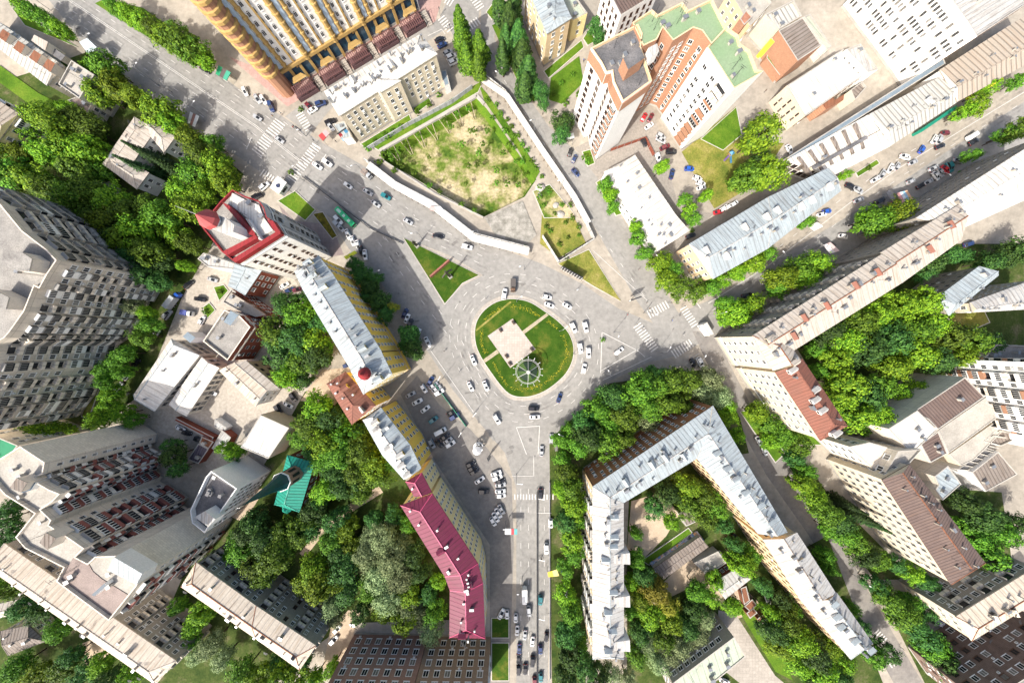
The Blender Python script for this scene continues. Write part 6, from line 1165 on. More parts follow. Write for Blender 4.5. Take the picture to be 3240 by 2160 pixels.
CARS = {(0, 0): "1425,490,33,k 1700,640,70,w", (1, 0): "20,690,55,s 60,695,55,w 115,745,70,b 20,820,30,s 170,970,35,s 455,725,-20,b 372,742,50,m 398,768,-30,w 500,1130,33,w 430,1150,33,w 640,1285,33,w 775,1330,30,s 830,1410,33,s 900,1360,30,t 1052,1530,30,s 575,1520,50,w 570,1555,50,s 70,1290,-40,w 20,1360,-30,k 1268,285,-25,k 1285,322,-25,b 1325,375,-25,s 1350,405,-25,w 1366,440,-25,w 520,850,-30,k 520,880,50,s",
        (2, 0): "905,815,-60,r 950,818,-60,m 940,875,-35,w 1020,950,25,s 1020,972,25,s 1047,1022,-25,m 1090,1053,5,k,o 905,990,60,k 1000,1090,70,w 400,1055,-70,k 428,1100,-65,b 435,1195,50,b 1215,1170,5,u 1095,1205,-80,b 1270,1237,20,w 1293,1270,15,w 1298,1300,-10,w 1415,1465,-15,r 1452,1438,-35,w 1485,1428,-35,w 1520,1410,-35,w",
        (3, 0): "135,1035,60,w 1385,945,-35,w,v 1400,985,-30,k 1208,925,-5,m 1132,965,-60,w 1160,968,-60,s 1170,1015,-25,k 1045,1035,-60,u 930,1090,15,w 985,1125,-25,s 830,1165,-60,w 875,1152,-60,s 727,1240,-30,w 772,1207,-60,s 1125,1165,-25,s 1295,1115,10,s 1232,1160,60,t 1205,1175,40,r 1172,1195,55,s 1140,1218,55,w 970,1255,-25,s 605,1315,25,s 555,1292,25,k 612,1385,-25,s 755,1390,-30,k,o 395,1460,-10,u 358,1482,-15,w 1090,1258,-30,s 1040,1285,-30,k 860,1395,-30,r",
        (0, 1): "1475,360,20,s 1310,395,-45,k 1395,495,10,k 1170,600,-50,s 1405,640,-60,w 1090,730,-50,s 950,930,-50,k 890,1020,-50,s 835,1095,-50,s 740,1230,-30,k 1300,1410,20,k 1257,1378,30,w 1382,1455,20,k 1470,1130,30,w",
        (1, 1): "640,50,70,w 672,95,75,w 708,125,75,w 757,190,80,w 730,165,80,k 1258,65,10,k 1457,137,10,w 1030,592,-65,b 1045,627,-65,w 1065,658,-60,k 1118,730,-65,w 1185,785,60,w 1500,912,70,w 1480,1093,65,w 1585,1088,65,w 1660,1315,60,w 1160,1105,60,w 1205,1055,-60,b 1225,1085,-32,s 1246,1107,-30,s 1265,1132,-32,w 1068,1147,-25,s 1115,1197,-30,w 1170,1247,-35,w 1350,1270,-30,k 1370,1297,-30,b 1225,1320,-35,t 1275,1398,-30,w,v 1302,1438,-32,k 1325,1462,-32,s 1342,1486,-32,w 1265,1485,50,k 1215,1482,60,s 203,402,-30,w 240,432,-30,b 290,430,-20,m 635,945,-20,b 370,1065,-50,k 265,1165,60,k 230,1217,30,w 165,1250,60,k,o 1712,460,-80,w 590,5,50,s",
        (2, 1): "240,480,15,w 255,535,20,w 378,540,30,w 420,690,65,w 503,685,75,w 467,830,80,w 523,860,88,w 492,970,-75,w 733,850,-35,w 325,1170,-70,b 148,1242,0,k 155,1300,0,w 203,1535,-88,s 268,1450,-85,s 1240,930,60,k 1287,927,60,w 1690,1465,60,s 1730,1535,65,s 1225,62,-20,k 1610,468,-10,k",
        (3, 1): "505,65,10,w 1365,117,-20,b,o 1540,760,-20,k", (1, 2): "1480,55,-30,k 1490,82,-30,k 1505,107,-30,k 1542,165,-35,w 1570,240,0,k 1655,118,-20,w 1662,145,-20,w 1680,172,-5,k 1685,197,-5,s 1684,240,-5,w 1688,270,-5,w 1690,365,60,s 1670,390,60,w 1652,418,60,w 1635,448,60,w 565,1185,-40,w 545,1255,-40,s 690,1147,-20,k 1690,1080,-60,w 1730,1085,90,w",
        (2, 2): "195,260,90,k 265,460,88,w 235,632,90,w 195,985,90,t 115,1060,85,s 25,1110,90,w 88,1225,95,s 140,1270,95,w 235,1240,92,k 195,1325,90,b 50,1320,90,b 140,1405,90,k 90,1460,90,k 45,1465,90,k,o 197,1515,90,t 35,1195,90,w 45,1388,90,k 155,1545,90,m 372,802,35,t 380,897,50,w 385,940,-60,s 1455,1540,20,w 1402,680,-40,w 1752,985,70,w 1540,560,40,k", (3, 2): "1165,1145,20,w 1120,1130,20,k", (0, 2): "1280,802,-45,k 1205,540,-40,s"}
for (c_, r_), txt in CARS.items():
    for q in txt.split():
        a = q.split(','); x, y = W(T(c_, r_, [(float(a[0]), float(a[1]))])[0]); k = {'o': 'off-roader', 'v': 'van'}.get(a[4]) if len(a) > 4 else TR.choice(['saloon', 'saloon', 'hatchback', 'off-roader'])
        place_car(x, y, float(a[2]) + TR.uniform(-3, 3), k, a[3], 'cars on the streets and in the yards')
def lorry(x, y, ang, cabc, boxm, L, label, boxh=2.3, cat='lorry'):
    r = tag(empty('lorry', (x, y, 0.06), math.radians(-ang)), label, cat)
    mb = MB(); loft(mb, [(L / 2 - 1.9, 1.0, .5, 2.3), (L / 2 - 1.5, 1.1, .45, 2.5), (L / 2 - .5, 1.1, .45, 2.4), (L / 2, 1.0, .5, 1.4)]); mb.build('cab', paint(cabc), r)
    mb = MB(); mb.box((L / 2 - .42, 0, 1.5), (.5, 1.9, .75), 0, 0, .9); mb.build('windscreen', glass, r)
    mb = MB(); mb.box((-1.1, 0, .95), (L - 2.4, 2.3, boxh)); mb.bar((-L / 2, 0, .8), (L / 2 - 1.9, 0, .8), .8, .3); mb.build('cargo_box', boxm, r)
    for xx in (-L * .32, -L * .16, L * .36):
        for y_ in (-.95, .95): link('wheel', wheel_me, r, (xx, y_, .42), 0, (1.3, 1.3, 1.3))
    for y_ in (-.8, .8): mb = MB(); mb.box((L / 2 - .02, y_, .8), (.1, .3, .2)); mb.build('headlight', lampm, r)
def at(c, r, x, y): return W(T(c, r, [(x, y)])[0])
lorry(*at(2, 2, 85, 945), 90, 'w', flat('white_tarpaulin', (.72, .72, .7), .6), 7.6, 'white box lorry heading down the road below the roundabout')
lorry(*at(0, 1, 1222, 505), -52, 'u', flat('grey_tarpaulin', (.4, .42, .42), .7), 8.2, 'grey lorry with bright blue cab parked by the grey panel tower')
lorry(*at(0, 1, 1312, 590), 10, 'w', flat('indigo_tarpaulin', (.08, .1, .3), .7), 5.2, 'small white truck with indigo cargo bed in the backyard', 1.2)
lorry(*at(1, 0, 772, 1210), 40, 's', flat('rust_bed', (.25, .2, .17), .8), 5.0, 'small grey truck standing on the pavement edge of the avenue', 1.0)
lorry(*at(2, 1, 8, 402), 92, 'n', flat('dark_load', (.09, .08, .075), .9), 6.0, 'dark flatbed truck above the central lawn', .9)
def bus():
    a, b = at(1, 0, 572, 1448), at(1, 0, 690, 1565); x, y = (a[0] + b[0]) / 2, (a[1] + b[1]) / 2; L = math.hypot(b[0] - a[0], b[1] - a[1]) * .98
    r = tag(empty('bus', (x, y, 0.06), math.atan2(b[1] - a[1], b[0] - a[0])), 'long green bus at the stop in the tower shadow', 'bus')
    mb = MB(); loft(mb, [(-L / 2, 1.15, .4, 2.6), (-L / 2 + .25, 1.25, .32, 2.95), (L / 2 - .3, 1.25, .32, 2.95), (L / 2, 1.12, .4, 2.5)]); mb.build('body', paint('g'), r)
    mb = MB(); mb.box((0, 0, 1.5), (L - .8, 2.53, .85)); mb.build('window_band', glass, r)
    mb = MB(); mb.box((L / 2 - .05, 0, 1.2), (.2, 2.1, 1.2)); mb.build('windscreen', glass, r)
    for i in range(3): mb = MB(); mb.box((-L / 2 + 2.2 + i * 3, 0, 2.94), (1.1 if i else 2.0, 1.2, .22)); mb.build('roof_hatch', flat('pale_hatch', (.4, .6, .5), .6), r)
    for xx in (-L * .3, L * .33):
        for y_ in (-1.1, 1.1): link('wheel', wheel_me, r, (xx, y_, .48), 0, (1.45, 1.45, 1.45))
    for y_ in (-.85, .85): mb = MB(); mb.box((L / 2 - .02, y_, .7), (.1, .35, .22)); mb.build('headlight', lampm, r)
bus()
# ------------------------------------------------------------------ street furniture
def lamp_post():
    r = empty('street_lamp'); mb = MB(); mb.cyl((0, 0, 0), (0, 0, 1.2), .16, .14, 8); mb.cyl((0, 0, 1.2), (0, 0, 9), .11, .07, 8); mb.build('pole', steel, r)
    mb = MB(); mb.bar((0, 0, 8.9), (1.8, 0, 9.5), .09); mb.build('arm', steel, r); mb = MB(); mb.box((2.1, 0, 9.42), (.9, .34, .16), 0, 0, .8); mb.build('lamp_head', whitemetal, r); return r
LP = "1,1,1285,1040,60 1,1,700,232,30 1,1,1540,65,210 2,1,325,712,40 2,1,422,868,60 2,1,32,512,30 2,1,82,292,200 2,1,445,432,220 2,1,700,722,240 2,1,912,205,300 2,1,905,590,320 2,1,1000,850,60 2,1,635,1000,120 2,1,1345,605,20 2,1,330,1395,150 2,2,30,130,0 2,2,70,835,180 2,2,172,228,0 2,2,172,620,0 2,2,172,1000,0 2,2,172,1420,0 0,0,352,75,50 0,0,1095,590,40 0,0,1465,835,40 0,0,785,392,20 0,0,1360,380,230 1,0,265,1335,60 1,0,330,1245,30 1,0,420,985,200 1,0,765,1215,200 1,0,1690,640,150 2,0,150,925,200 2,0,330,1310,200 2,0,1690,1420,330 3,0,1020,1265,320 3,0,1530,1000,320 3,1,300,190,150 3,1,1,230,140 1,1,1420,1400,60 1,1,1510,1270,50 1,2,1745,420,180 1,1,880,340,20 1,1,1215,840,40 2,0,960,1130,220 3,2,210,300,150 3,2,560,800,150 2,1,1225,905,60 1,1,1150,80,200".split()
lp0 = lamp_post()
for i, q in enumerate(LP):
    a = q.split(','); o = lp0 if i == 0 else copy_tree(lp0); o.location = (*at(int(a[0]), int(a[1]), float(a[2]), float(a[3])), 0); o.rotation_euler.z = math.radians(float(a[4]))
    tag(o, None, 'street lamp', 'grey street lamps along the roads'); place_label(o, 'slim grey street lamp')
def traffic_light():
    r = empty('traffic_light'); mb = MB(); mb.cyl((0, 0, 0), (0, 0, 3.6), .08, .07, 7); mb.build('pole', steel, r); mb = MB(); mb.box((.16, 0, 2.6), (.22, .34, 1.0)); sh_ = mb.build('signal_head', darkmetal, r)
    for z, c in ((3.4, (.5, .03, .02)), (3.1, (.5, .3, .02)), (2.8, (.02, .3, .08))): mb = MB(); mb.cyl((.26, 0, z - .02), (.31, 0, z - .02), .1, .1, 8); mb.build('lens', flat(f'lens_{z}', c, .3), sh_)
    return r
t0 = traffic_light()
for i, (c_, r_, x, y, a) in enumerate(((2, 1, 930, 560, 200), (2, 1, 1075, 520, 250), (2, 1, 1165, 545, 300), (2, 1, 1262, 690, 90), (2, 1, 845, 670, 180), (2, 1, 1010, 862, 60), (1, 0, 290, 900, 0), (1, 0, 425, 1000, 90), (1, 0, 225, 1250, 180), (1, 0, 150, 830, 270), (1, 0, 1270, 110, 30), (1, 0, 1455, 205, 60))):
    o = t0 if i == 0 else copy_tree(t0); o.location = (*at(c_, r_, x, y), 0); o.rotation_euler.z = math.radians(a); tag(o, None, 'traffic light', 'traffic lights at the crossings'); place_label(o, 'small traffic light')
def billboard(c_, r_, x, y, az, w, h, lean, cols, label, zz=3.2):
    X, Y = at(c_, r_, x, y); r = tag(empty('billboard', (X, Y, 0), math.radians(az)), label, 'billboard'); mb = MB(); mb.cyl((0, 0, 0), (0, 0, zz + .3), .18, .15, 8); mb.build('post', steel, r)
    mb = MB(); mb.box((0, 0, zz), (w, .3, h)); mb.build('panel', whitemetal, r)
    for sg in (-1, 1):
        mb = MB(); n = len(cols)
        for i, c in enumerate(cols): x0, x1 = -w / 2 + .15 + (w - .3) * i / n, -w / 2 + .15 + (w - .3) * (i + 1) / n; mb.face([(x0, sg * .17, zz + .15), (x1, sg * .17, zz + .15), (x1, sg * .17, zz + h - .15), (x0, sg * .17, zz + h - .15)], i)
        mb.build('poster', [flat('poster_%.2f_%.2f_%.2f' % c, c, .6) for c in cols], r)
    mb = MB(); mb.box((0, 0, zz - .12), (w + .2, .5, .12)); mb.box((0, 0, zz + h), (w + .2, .5, .12)); mb.build('frame', darkmetal, r)
def awning(name, c_, r_, pts, h, cols, label, cat):
    """flat canopy or panel lying near level: real sheet on four legs"""
    P = [at(c_, r_, *p) for p in pts]; P = [(x * (1 - h / H), y * (1 - h / H)) for x, y in P]; cx, cy = sum(p[0] for p in P) / 4, sum(p[1] for p in P) / 4; r = tag(empty(name, (cx, cy, 0)), label, cat); n = len(cols)
    Q = [Vector((x - cx, y - cy)) for x, y in P]
    for i, c in enumerate(cols):
        mb = MB(); f0, f1 = i / n, (i + 1) / n; q = [Q[0].lerp(Q[1], f0), Q[0].lerp(Q[1], f1), Q[3].lerp(Q[2], f1), Q[3].lerp(Q[2], f0)]; q = ccw([tuple(v) for v in q]); mb.poly(q, h); mb.face([(*v, h - .2) for v in q][::-1])
        for k in range(4): j = (k + 1) % 4; mb.face([(*q[k], h - .2), (*q[j], h - .2), (*q[j], h), (*q[k], h)])
        mb.build('panel', flat('awning_%.2f_%.2f_%.2f' % c, c, .7), r)
    for v in Q: mb = MB(); w_ = v * .94; mb.cyl((w_.x, w_.y, 0), (w_.x, w_.y, h - .2), .08, .08, 6); mb.build('leg', steel, r)
Wt, Rd, Bl = (.72, .72, .7), (.45, .05, .05), (.1, .35, .6)
awning('kiosk_canopy', 0, 0, [(545, 290), (600, 265), (665, 325), (620, 390)], 5.5, [(.5, .58, .6)], 'pale blue-white canopy panel on poles by the upper left avenue', 'canopy')
awning('stall', 0, 0, [(1310, 770), (1370, 800), (1340, 875), (1290, 850)], 3, [Wt, (.3, .15, .12), Wt], 'white and brown stall on the pavement of the upper left avenue', 'stall')
awning('stall', 0, 0, [(1505, 450), (1590, 500), (1560, 555), (1485, 510)], 3, [(.02, .25, .12), (.1, .08, .08), (.05, .3, .2)], 'green-edged stall beside the golden block', 'stall')
awning('awning', 1, 0, [(430, 935), (480, 890), (505, 920), (460, 970)], 3.5, [Rd, (.5, .3, .3)], 'red awning at the corner below the golden block', 'awning')
awning('awning', 1, 0, [(580, 940), (640, 905), (655, 945), (600, 970)], 3.2, [Bl, (.7, .7, .75), (.6, .2, .2)], 'blue, white and coral awning on the shop annex corner', 'awning')
awning('advert_canopy', 1, 0, [(1190, 1425), (1270, 1420), (1292, 1448), (1205, 1450)], 4, [(.6, .35, .33), Wt], 'pink and white roadside panel along the avenue hoarding', 'canopy')
awning('advert_canopy', 2, 0, [(345, 940), (425, 915), (430, 950), (345, 970)], 5, [(.5, .52, .5)], 'grey-white panel under the brick tower corner', 'canopy')
awning('market_canopy', 3, 0, [(890, 1330), (960, 1310), (1000, 1375), (930, 1400)], 4, [(.6, .3, .3), (.65, .68, .7), (.3, .5, .65), (.65, .4, .25)], 'colourful canopy by the car-lined right street', 'canopy')
awning('advert_canopy', 3, 0, [(815, 1330), (835, 1308), (880, 1370), (865, 1390)], 3, [(.2, .2, .21)], 'dark grey panel beside the colourful canopy', 'canopy')
awning('advert_canopy', 3, 1, [(382, 120), (430, 100), (495, 160), (430, 180)], 5, [(.65, .62, .6), (.6, .45, .42)], 'white and pink panel above the long pinkish roof', 'canopy')
awning('advert_canopy', 2, 2, [(245, 805), (310, 785), (325, 830), (250, 838)], 5, [(.7, .5, .05), (.6, .5, .2)], 'yellow roadside panel right of the lower road', 'canopy')
awning('advert_canopy', 1, 1, [(605, 200), (680, 158), (698, 175), (620, 220)], 5, [(.45, .5, .03)], 'yellow-green roadside panel above the yellow block', 'canopy')
awning('advert_canopy', 1, 2, [(1715, 505), (1800, 505), (1800, 545), (1715, 545)], 5, [Wt, Wt, (.4, .05, .06), (.1, .35, .35)], 'white, red and teal panel beside the lower road', 'canopy')
awning('advert_canopy', 3, 0, [(280, 1560), (340, 1530), (380, 1560), (320, 1590)], 4, [(.7, .68, .62)], 'plain cream panel by the long pale blue roof', 'canopy')
billboard(1, 0, 640, 965, 35, 4.5, 2.5, 0, [Rd, Wt, Bl], 'red, white and blue billboard by the four-storey house corner')
billboard(1, 0, 345, 940, -35, 3, 1.8, 0, [(.1, .1, .12)], 'small dark billboard near the avenue crossing')
billboard(2, 1, 820, 500, 20, 4.5, 2.6, 0, [(.3, .3, .31), (.5, .5, .5)], 'grey billboard at the point of the yellow-green triangle')
# kiosk
X, Y = at(1, 0, 190, 1300); kk = tag(empty('kiosk', (X, Y, 0), math.radians(-35)), 'small white square kiosk with dark roof hatch at the corner lawn', 'kiosk'); mb = MB(); mb.box((0, 0, 0), (4.2, 5.4, 2.9)); mb.build('wall', w_white, kk); mb = MB(); mb.box((0, 0, 2.9), (4.8, 6, .25)); mb.build('roof', w_white, kk); mb = MB(); mb.cyl((.2, -.3, 3.1), (.2, -.3, 3.5), .95, .8, 10); mb.build('roof_hatch', flat('navy', (.03, .04, .09), .5), kk); mb = MB(); mb.box((2.12, 0, 1), (.06, 3, 1.2)); mb.build('counter_window', glass, kk)
# hoardings, walkways, guard rails
def wallrun(name, pts, h, th, m, label, cat, posts=3.0, capm=None, base=0):
    P = [W((x * 1.37755, y * 1.37755)) for x, y in pts]; cx, cy = P[0]; r = tag(empty(name, (cx, cy, 0)), label, cat); mb = MB(); mp = MB(); mc = MB()
    for a, b in zip(P, P[1:]):
        a, b = Vector(a) - Vector((cx, cy)), Vector(b) - Vector((cx, cy)); L = (b - a).length; mb.bar((*a, base + (h - base) / 2), (*b, base + (h - base) / 2), th, h - base); mc.bar((*a, h + .06), (*b, h + .06), th + .16, .1)
        for i in range(max(2, int(L / posts) + 1)): p = a.lerp(b, i / max(1, int(L / posts))) if L > posts else a; mp.box((p.x, p.y, 0), (th + .1, th + .1, h + .15), math.atan2(b.y - a.y, b.x - a.x))
    mb.build('panel', m, r); mp.build('post', capm or steel, r); mc.build('coping', capm or m, r); return r
hoard = mat('white_hoarding', (.5, .49, .46), .8, .3, .2, 'tile', 2.4, col2=(.5, .47, .43))
wallrun('site_fence', [(842, 372), (905, 420), (1000, 470), (1090, 540), (1215, 572)], 2.8, .2, hoard, 'long white site fence along the avenue side of the excavated lot', 'fence')
wallrun('site_fence', [(1245, 545), (1282, 604), (1362, 552), (1345, 515)], 2.8, .2, hoard, 'white fence with a sharp corner round the walled grass patch', 'fence')
wallrun('site_fence', [(1108, 178), (1160, 218), (1240, 345), (1310, 450), (1345, 515)], 2.8, .2, hoard, 'white site fence along the side street right of the lot', 'fence')
wallrun('site_fence', [(848, 345), (940, 290), (1040, 238), (1085, 205)], 2.2, .15, mat('grey_fence', (.4, .41, .41), .8, .3, .3, 'tile', 1.5), 'grey metal fence between the four-storey house and the excavated lot', 'fence')
wallrun('yard_fence', [(1000, 880), (1072, 978)], 1.3, .1, flat('green_fence', (.02, .2, .12), .6), 'low green fence between the parking yard and the road', 'fence')
wallrun('yard_fence', [(1262, 1105), (1262, 1560)], 1.0, .08, steel, 'low grey railing along the right edge of the lower road', 'railing')
wallrun('yard_fence', [(1400, 348), (1480, 320), (1500, 360)], 1.6, .12, w_redbrick, 'dark brick fence above the blank white long roof', 'fence')
wallrun('guard_rail', [(698, 408), (760, 455), (850, 525), (925, 560)], .9, .14, flat('rail_grey', (.25, .25, .25), .6), 'median guard rail along the avenue beside the green bus', 'guard rail', 1.6, darkmetal, .45)
wallrun('guard_rail', [(1233, 1130), (1233, 1560)], .9, .14, flat('rail_grey', (.25, .25, .25), .6), 'median guard rail down the middle of the lower road', 'guard rail', 1.6, darkmetal, .45)
wallrun('guard_rail', [(1012, 895), (1062, 965)], .9, .12, flat('rail_grey', (.25, .25, .25), .6), 'short guard rail left of the roundabout', 'guard rail', 1.6, darkmetal, .45)
def walkway(pts, w, label, m):
    P = [Vector(W((x * 1.37755, y * 1.37755), 2.9)) for x, y in pts]; r = tag(empty('covered_walkway', (*P[0], 0)), label, 'covered walkway'); o_ = P[0]; P = [p - o_ for p in P]; mb = MB(); mp = MB()
    A = []; 
    for i in range(len(P)): d = (P[min(i + 1, len(P) - 1)] - P[max(0, i - 1)]).normalized(); A.append(Vector((-d.y, d.x)) * w / 2)
    for i in range(len(P) - 1):
        a, b, na, nb = P[i], P[i + 1], A[i], A[i + 1]; mb.face([(*(a - na), 2.7), (*(b - nb), 2.7), (*(b + nb), 3.0), (*(a + na), 3.0)], 0, [(0, 0), ((b - a).length, 0), ((b - a).length, w), (0, w)]); mb.face([(*(a - na), 2.5), (*(b - nb), 2.5), (*(b - nb), 2.7), (*(a - na), 2.7)]); mb.face([(*(b + nb), 2.8), (*(a + na), 2.8), (*(a + na), 3.0), (*(b + nb), 3.0)])
        for k in range(int((b - a).length / 3)): p = a.lerp(b, k * 3 / (b - a).length); mp.box((p.x - na.x * .9, p.y - na.y * .9, 0), (.14, .14, 2.6)); mp.box((p.x + na.x * .9, p.y + na.y * .9, 0), (.14, .14, 2.75))
    mb.build('roof', m, r); mp.build('post', bframe, r)
walkway([(845, 378), (905, 424), (1000, 476), (1088, 546), (1215, 578)], 3.2, 'white covered walkway running beside the avenue fence of the lot', hoard)
walkway([(1106, 180), (1164, 220), (1246, 345), (1318, 450), (1352, 512)], 2.4, 'white covered walkway along the side street right of the lot', hoard)
# retaining beam with raking props round the excavation
def beam():
    a, b, c = [Vector(p) for p in WL(O([(873, 347), (1095, 221), (1112, 240)]))]; r = tag(empty('retaining_wall', (*a, 0)), 'pale concrete retaining beam with slanting props on the upper edge of the lot', 'wall'); mb = MB(); o_ = a; mb.bar((0, 0, .1), (*(b - a), .1), 1.3, 1.0); mb.bar((*(b - a), .1), (*(c - a), .1), 1.3, 1.0); mb.build('beam', concrete, r)
    d = (b - a).normalized(); n = Vector((d.y, -d.x)); mb = MB()
    for i in range(1, 15): p = d * (b - a).length * i / 15; mb.cyl((*p, .2), (*(p + n * 5.5 + d * (1.5 if i % 2 else -1.0)), PD + .1), .14, .14, 6)
    mb.build('prop', flat('sandy_steel', (.38, .31, .22), .8), r)
beam()
a = WL(O([(884, 372), (1000, 446), (1110, 500)])); r = tag(empty('retaining_wall', (*a[0], 0)), 'thin pale retaining wall on the avenue edge of the excavated lot', 'wall'); mb = MB()
for p, q in zip(a, a[1:]): mb.bar((p[0] - a[0][0], p[1] - a[0][1], -.1), (q[0] - a[0][0], q[1] - a[0][1], -.1), .6, 1.2)
mb.build('beam', concrete, r)
sheet('concrete_apron', WL(O([(1112, 500), (1200, 462), (1232, 540), (1212, 560), (1140, 545)])), mat('slab_apron', (.37, .35, .31), .9, .7, .35, 'tile', 2.2, col2=(.2, .19, .16), fine=.35))
# central lamp wheel on the roundabout
pale_steel = flat('pale_steel', (.46, .46, .43), .6)
def wheel():
    x, y = ZI([(905, 1165)])[0]; h = 6.0; x *= 1 - h / H; y *= 1 - h / H; r = tag(empty('light_wheel', (x, y, 0.2)), 'white wheel-shaped lamp sculpture with six spokes on the roundabout lawn', 'sculpture'); R = 5.2
    mb = MB(); mb.cyl((0, 0, 0), (0, 0, 9.5), .3, .15, 10); mb.cyl((0, 0, 8.2), (0, 0, 8.9), .15, .8, 10); mb.build('mast', pale_steel, r)
    for rr, z in ((R, h), (R - .45, h + .25)):
        mb = MB(); n = 40
        for i in range(n): a0, a1 = 2 * math.pi * i / n, 2 * math.pi * (i + 1) / n; mb.bar((rr * math.cos(a0), rr * math.sin(a0), z), (rr * math.cos(a1), rr * math.sin(a1), z), .13)
        mb.build('ring', pale_steel, r)
    for i in range(6): a = 2 * math.pi * i / 6 + .52; mb = MB(); mb.bar((.3 * math.cos(a), .3 * math.sin(a), 8.6), (R * math.cos(a), R * math.sin(a), h), .14); mb.build('spoke', pale_steel, r)
    for i in range(14):
        a = 2 * math.pi * i / 14 + .2; mb = MB(); mb.bar((R * math.cos(a), R * math.sin(a), h), ((R + 1.1) * math.cos(a), (R + 1.1) * math.sin(a), h + .4), .1); mb.build('lamp_arm', whitemetal, r)
        mb = MB(); mb.lathe([(.02, -.18), (.18, 0), (.02, .18)], 8, ((R + 1.1) * math.cos(a), (R + 1.1) * math.sin(a), h + .45)); mb.build('lamp_globe', whitemetal, r)
    gm = flat('dark_green_canvas', (.012, .03, .014), .8); gm2 = flat('moss_canvas', (.05, .1, .02), .8)
    for i in range(12): a0, a1 = 2 * math.pi * i / 12, 2 * math.pi * (i + 1) / 12; mb = MB(); mb.face([(0, 0, 5.4), (4.2 * math.cos(a0), 4.2 * math.sin(a0), 4.2), (4.2 * math.cos(a1), 4.2 * math.sin(a1), 4.2)]); mb.face([(4.2 * math.cos(a0), 4.2 * math.sin(a0), 4.0), (4.2 * math.cos(a1), 4.2 * math.sin(a1), 4.0), (4.2 * math.cos(a1), 4.2 * math.sin(a1), 4.2), (4.2 * math.cos(a0), 4.2 * math.sin(a0), 4.2)]); mb.build('canopy_segment', gm2 if i in (1, 4, 6, 9) else gm, r)
wheel()
def flowers(pts, label):
    P = [Vector(p) for p in smooth(ZI(pts), 5, False)]; r_ = random.Random(len(label)); mb = MB()
    for a, b in zip(P, P[1:]):
        d = b - a; L = d.length; n = Vector((-d.y, d.x)).normalized()
        for k in range(int(L * 16)):
            p = a + d * r_.random() + n * r_.gauss(0, .42); leaf(mb, Vector((p.x, p.y, .34 + r_.random() * .3)), Vector((r_.uniform(-.5, .5), r_.uniform(-.5, .5), 1)), r_.uniform(.14, .3), r_); mb.m[-1] = 0 if r_.random() < .55 else 1
    tag(mb.build('flower_bed', [flat('yellow_petals', (.62, .5, .02), .8), flat('flower_leaves', (.06, .12, .015), .8)]), label, 'flower bed', None, 'stuff')
flowers([(640, 190), (780, 195), (920, 245), (1080, 345)], 'yellow flower strip on the upper rim of the roundabout lawn')
flowers([(1190, 400), (1270, 470), (1350, 520)], 'short yellow flower strip on the upper right rim of the roundabout lawn')
flowers([(1425, 610), (1480, 760), (1490, 900), (1430, 1040), (1330, 1200), (1150, 1340), (1000, 1400), (820, 1435), (640, 1395)], 'long yellow flower strip on the lower right rim of the roundabout lawn')
flowers([(600, 1380), (480, 1200), (380, 1020)], 'yellow flower strip on the lower left rim of the roundabout lawn')
flowers([(225, 530), (205, 660), (220, 780), (280, 890)], 'yellow flower strip on the left rim of the roundabout lawn')
flowers([(250, 400), (370, 290), (520, 200)], 'yellow-green flower strip on the upper left rim of the roundabout lawn')
for i, (x, y, lab) in enumerate(((690, 430, 'dark planter bench at the upper corner of the plaza'), (495, 545, 'dark planter bench near the upper left edge of the plaza'), (585, 935, 'dark planter bench near the lower left edge of the plaza'), (635, 1045, 'dark planter bench at the lowest corner of the plaza'), (965, 830, 'dark planter bench at the right corner of the plaza'))):
    X, Y = ZI([(x, y)])[0]; o = tag(empty('planter_bench', (X, Y, .4), math.radians(-55)), lab, 'bench', 'planter benches on the central plaza'); mb = MB(); mb.box((0, 0, 0), (2.0, 1.2, .5)); mb.build('seat', flat('bench_wood', (.12, .08, .06), .8), o); mb = MB(); mb.box((0, 0, .5), (1.2, .7, .5), 0, 0, .8); mb.build('planter', flat('planter_dark', (.05, .045, .04), .8), o)
# monuments on the triangle
X, Y = at(1, 1, 1282, 300); o = tag(empty('memorial_wall', (X, Y, .1), math.radians(41)), 'long reddish memorial wall with pale paved strip on the monument triangle', 'memorial'); mb = MB(); mb.box((0, 1.0, 0), (11.0, .7, 2.4)); mb.build('wall', mat('red_granite', (.3, .12, .09), .5, .3, .5), o); mb = MB(); mb.box((0, -1.1, 0), (10.4, 3.0, .12)); mb.build('paved_base', mat('grey_strip', (.35, .34, .32), .9, .4, .5, 'tile', .5), o)
def figure(c_, r_, x, y, h, arms, label):
    X, Y = at(c_, r_, x, y); o = tag(empty('monument', (X, Y, .1), math.radians(40)), label, 'monument'); mb = MB(); mb.box((0, 0, 0), (1.8, 1.8, 1.0), 0, 0, .8); mb.build('pedestal', concrete, o)
    mb = MB(); mb.box((0, 0, 1.0), (1.3, .7, h - 1), 0, 0, .5)
    if arms: mb.bar((-2.6, 0, h * .62), (0, 0, h * .8), .5); mb.bar((2.6, 0, h * .62), (0, 0, h * .8), .5)
    else: mb.box((0, 0, h * .7), (1.7, .5, h * .3), 0, 0, .3)
    mb.build('stele', flat('bronze', (.09, .08, .07), .5, .6), o)
figure(1, 1, 1340, 340, 11, True, 'dark cross-armed monument behind the reddish memorial wall'); figure(1, 1, 1112, 128, 6.5, False, 'dark tapered stele near the upper tip of the monument triangle')
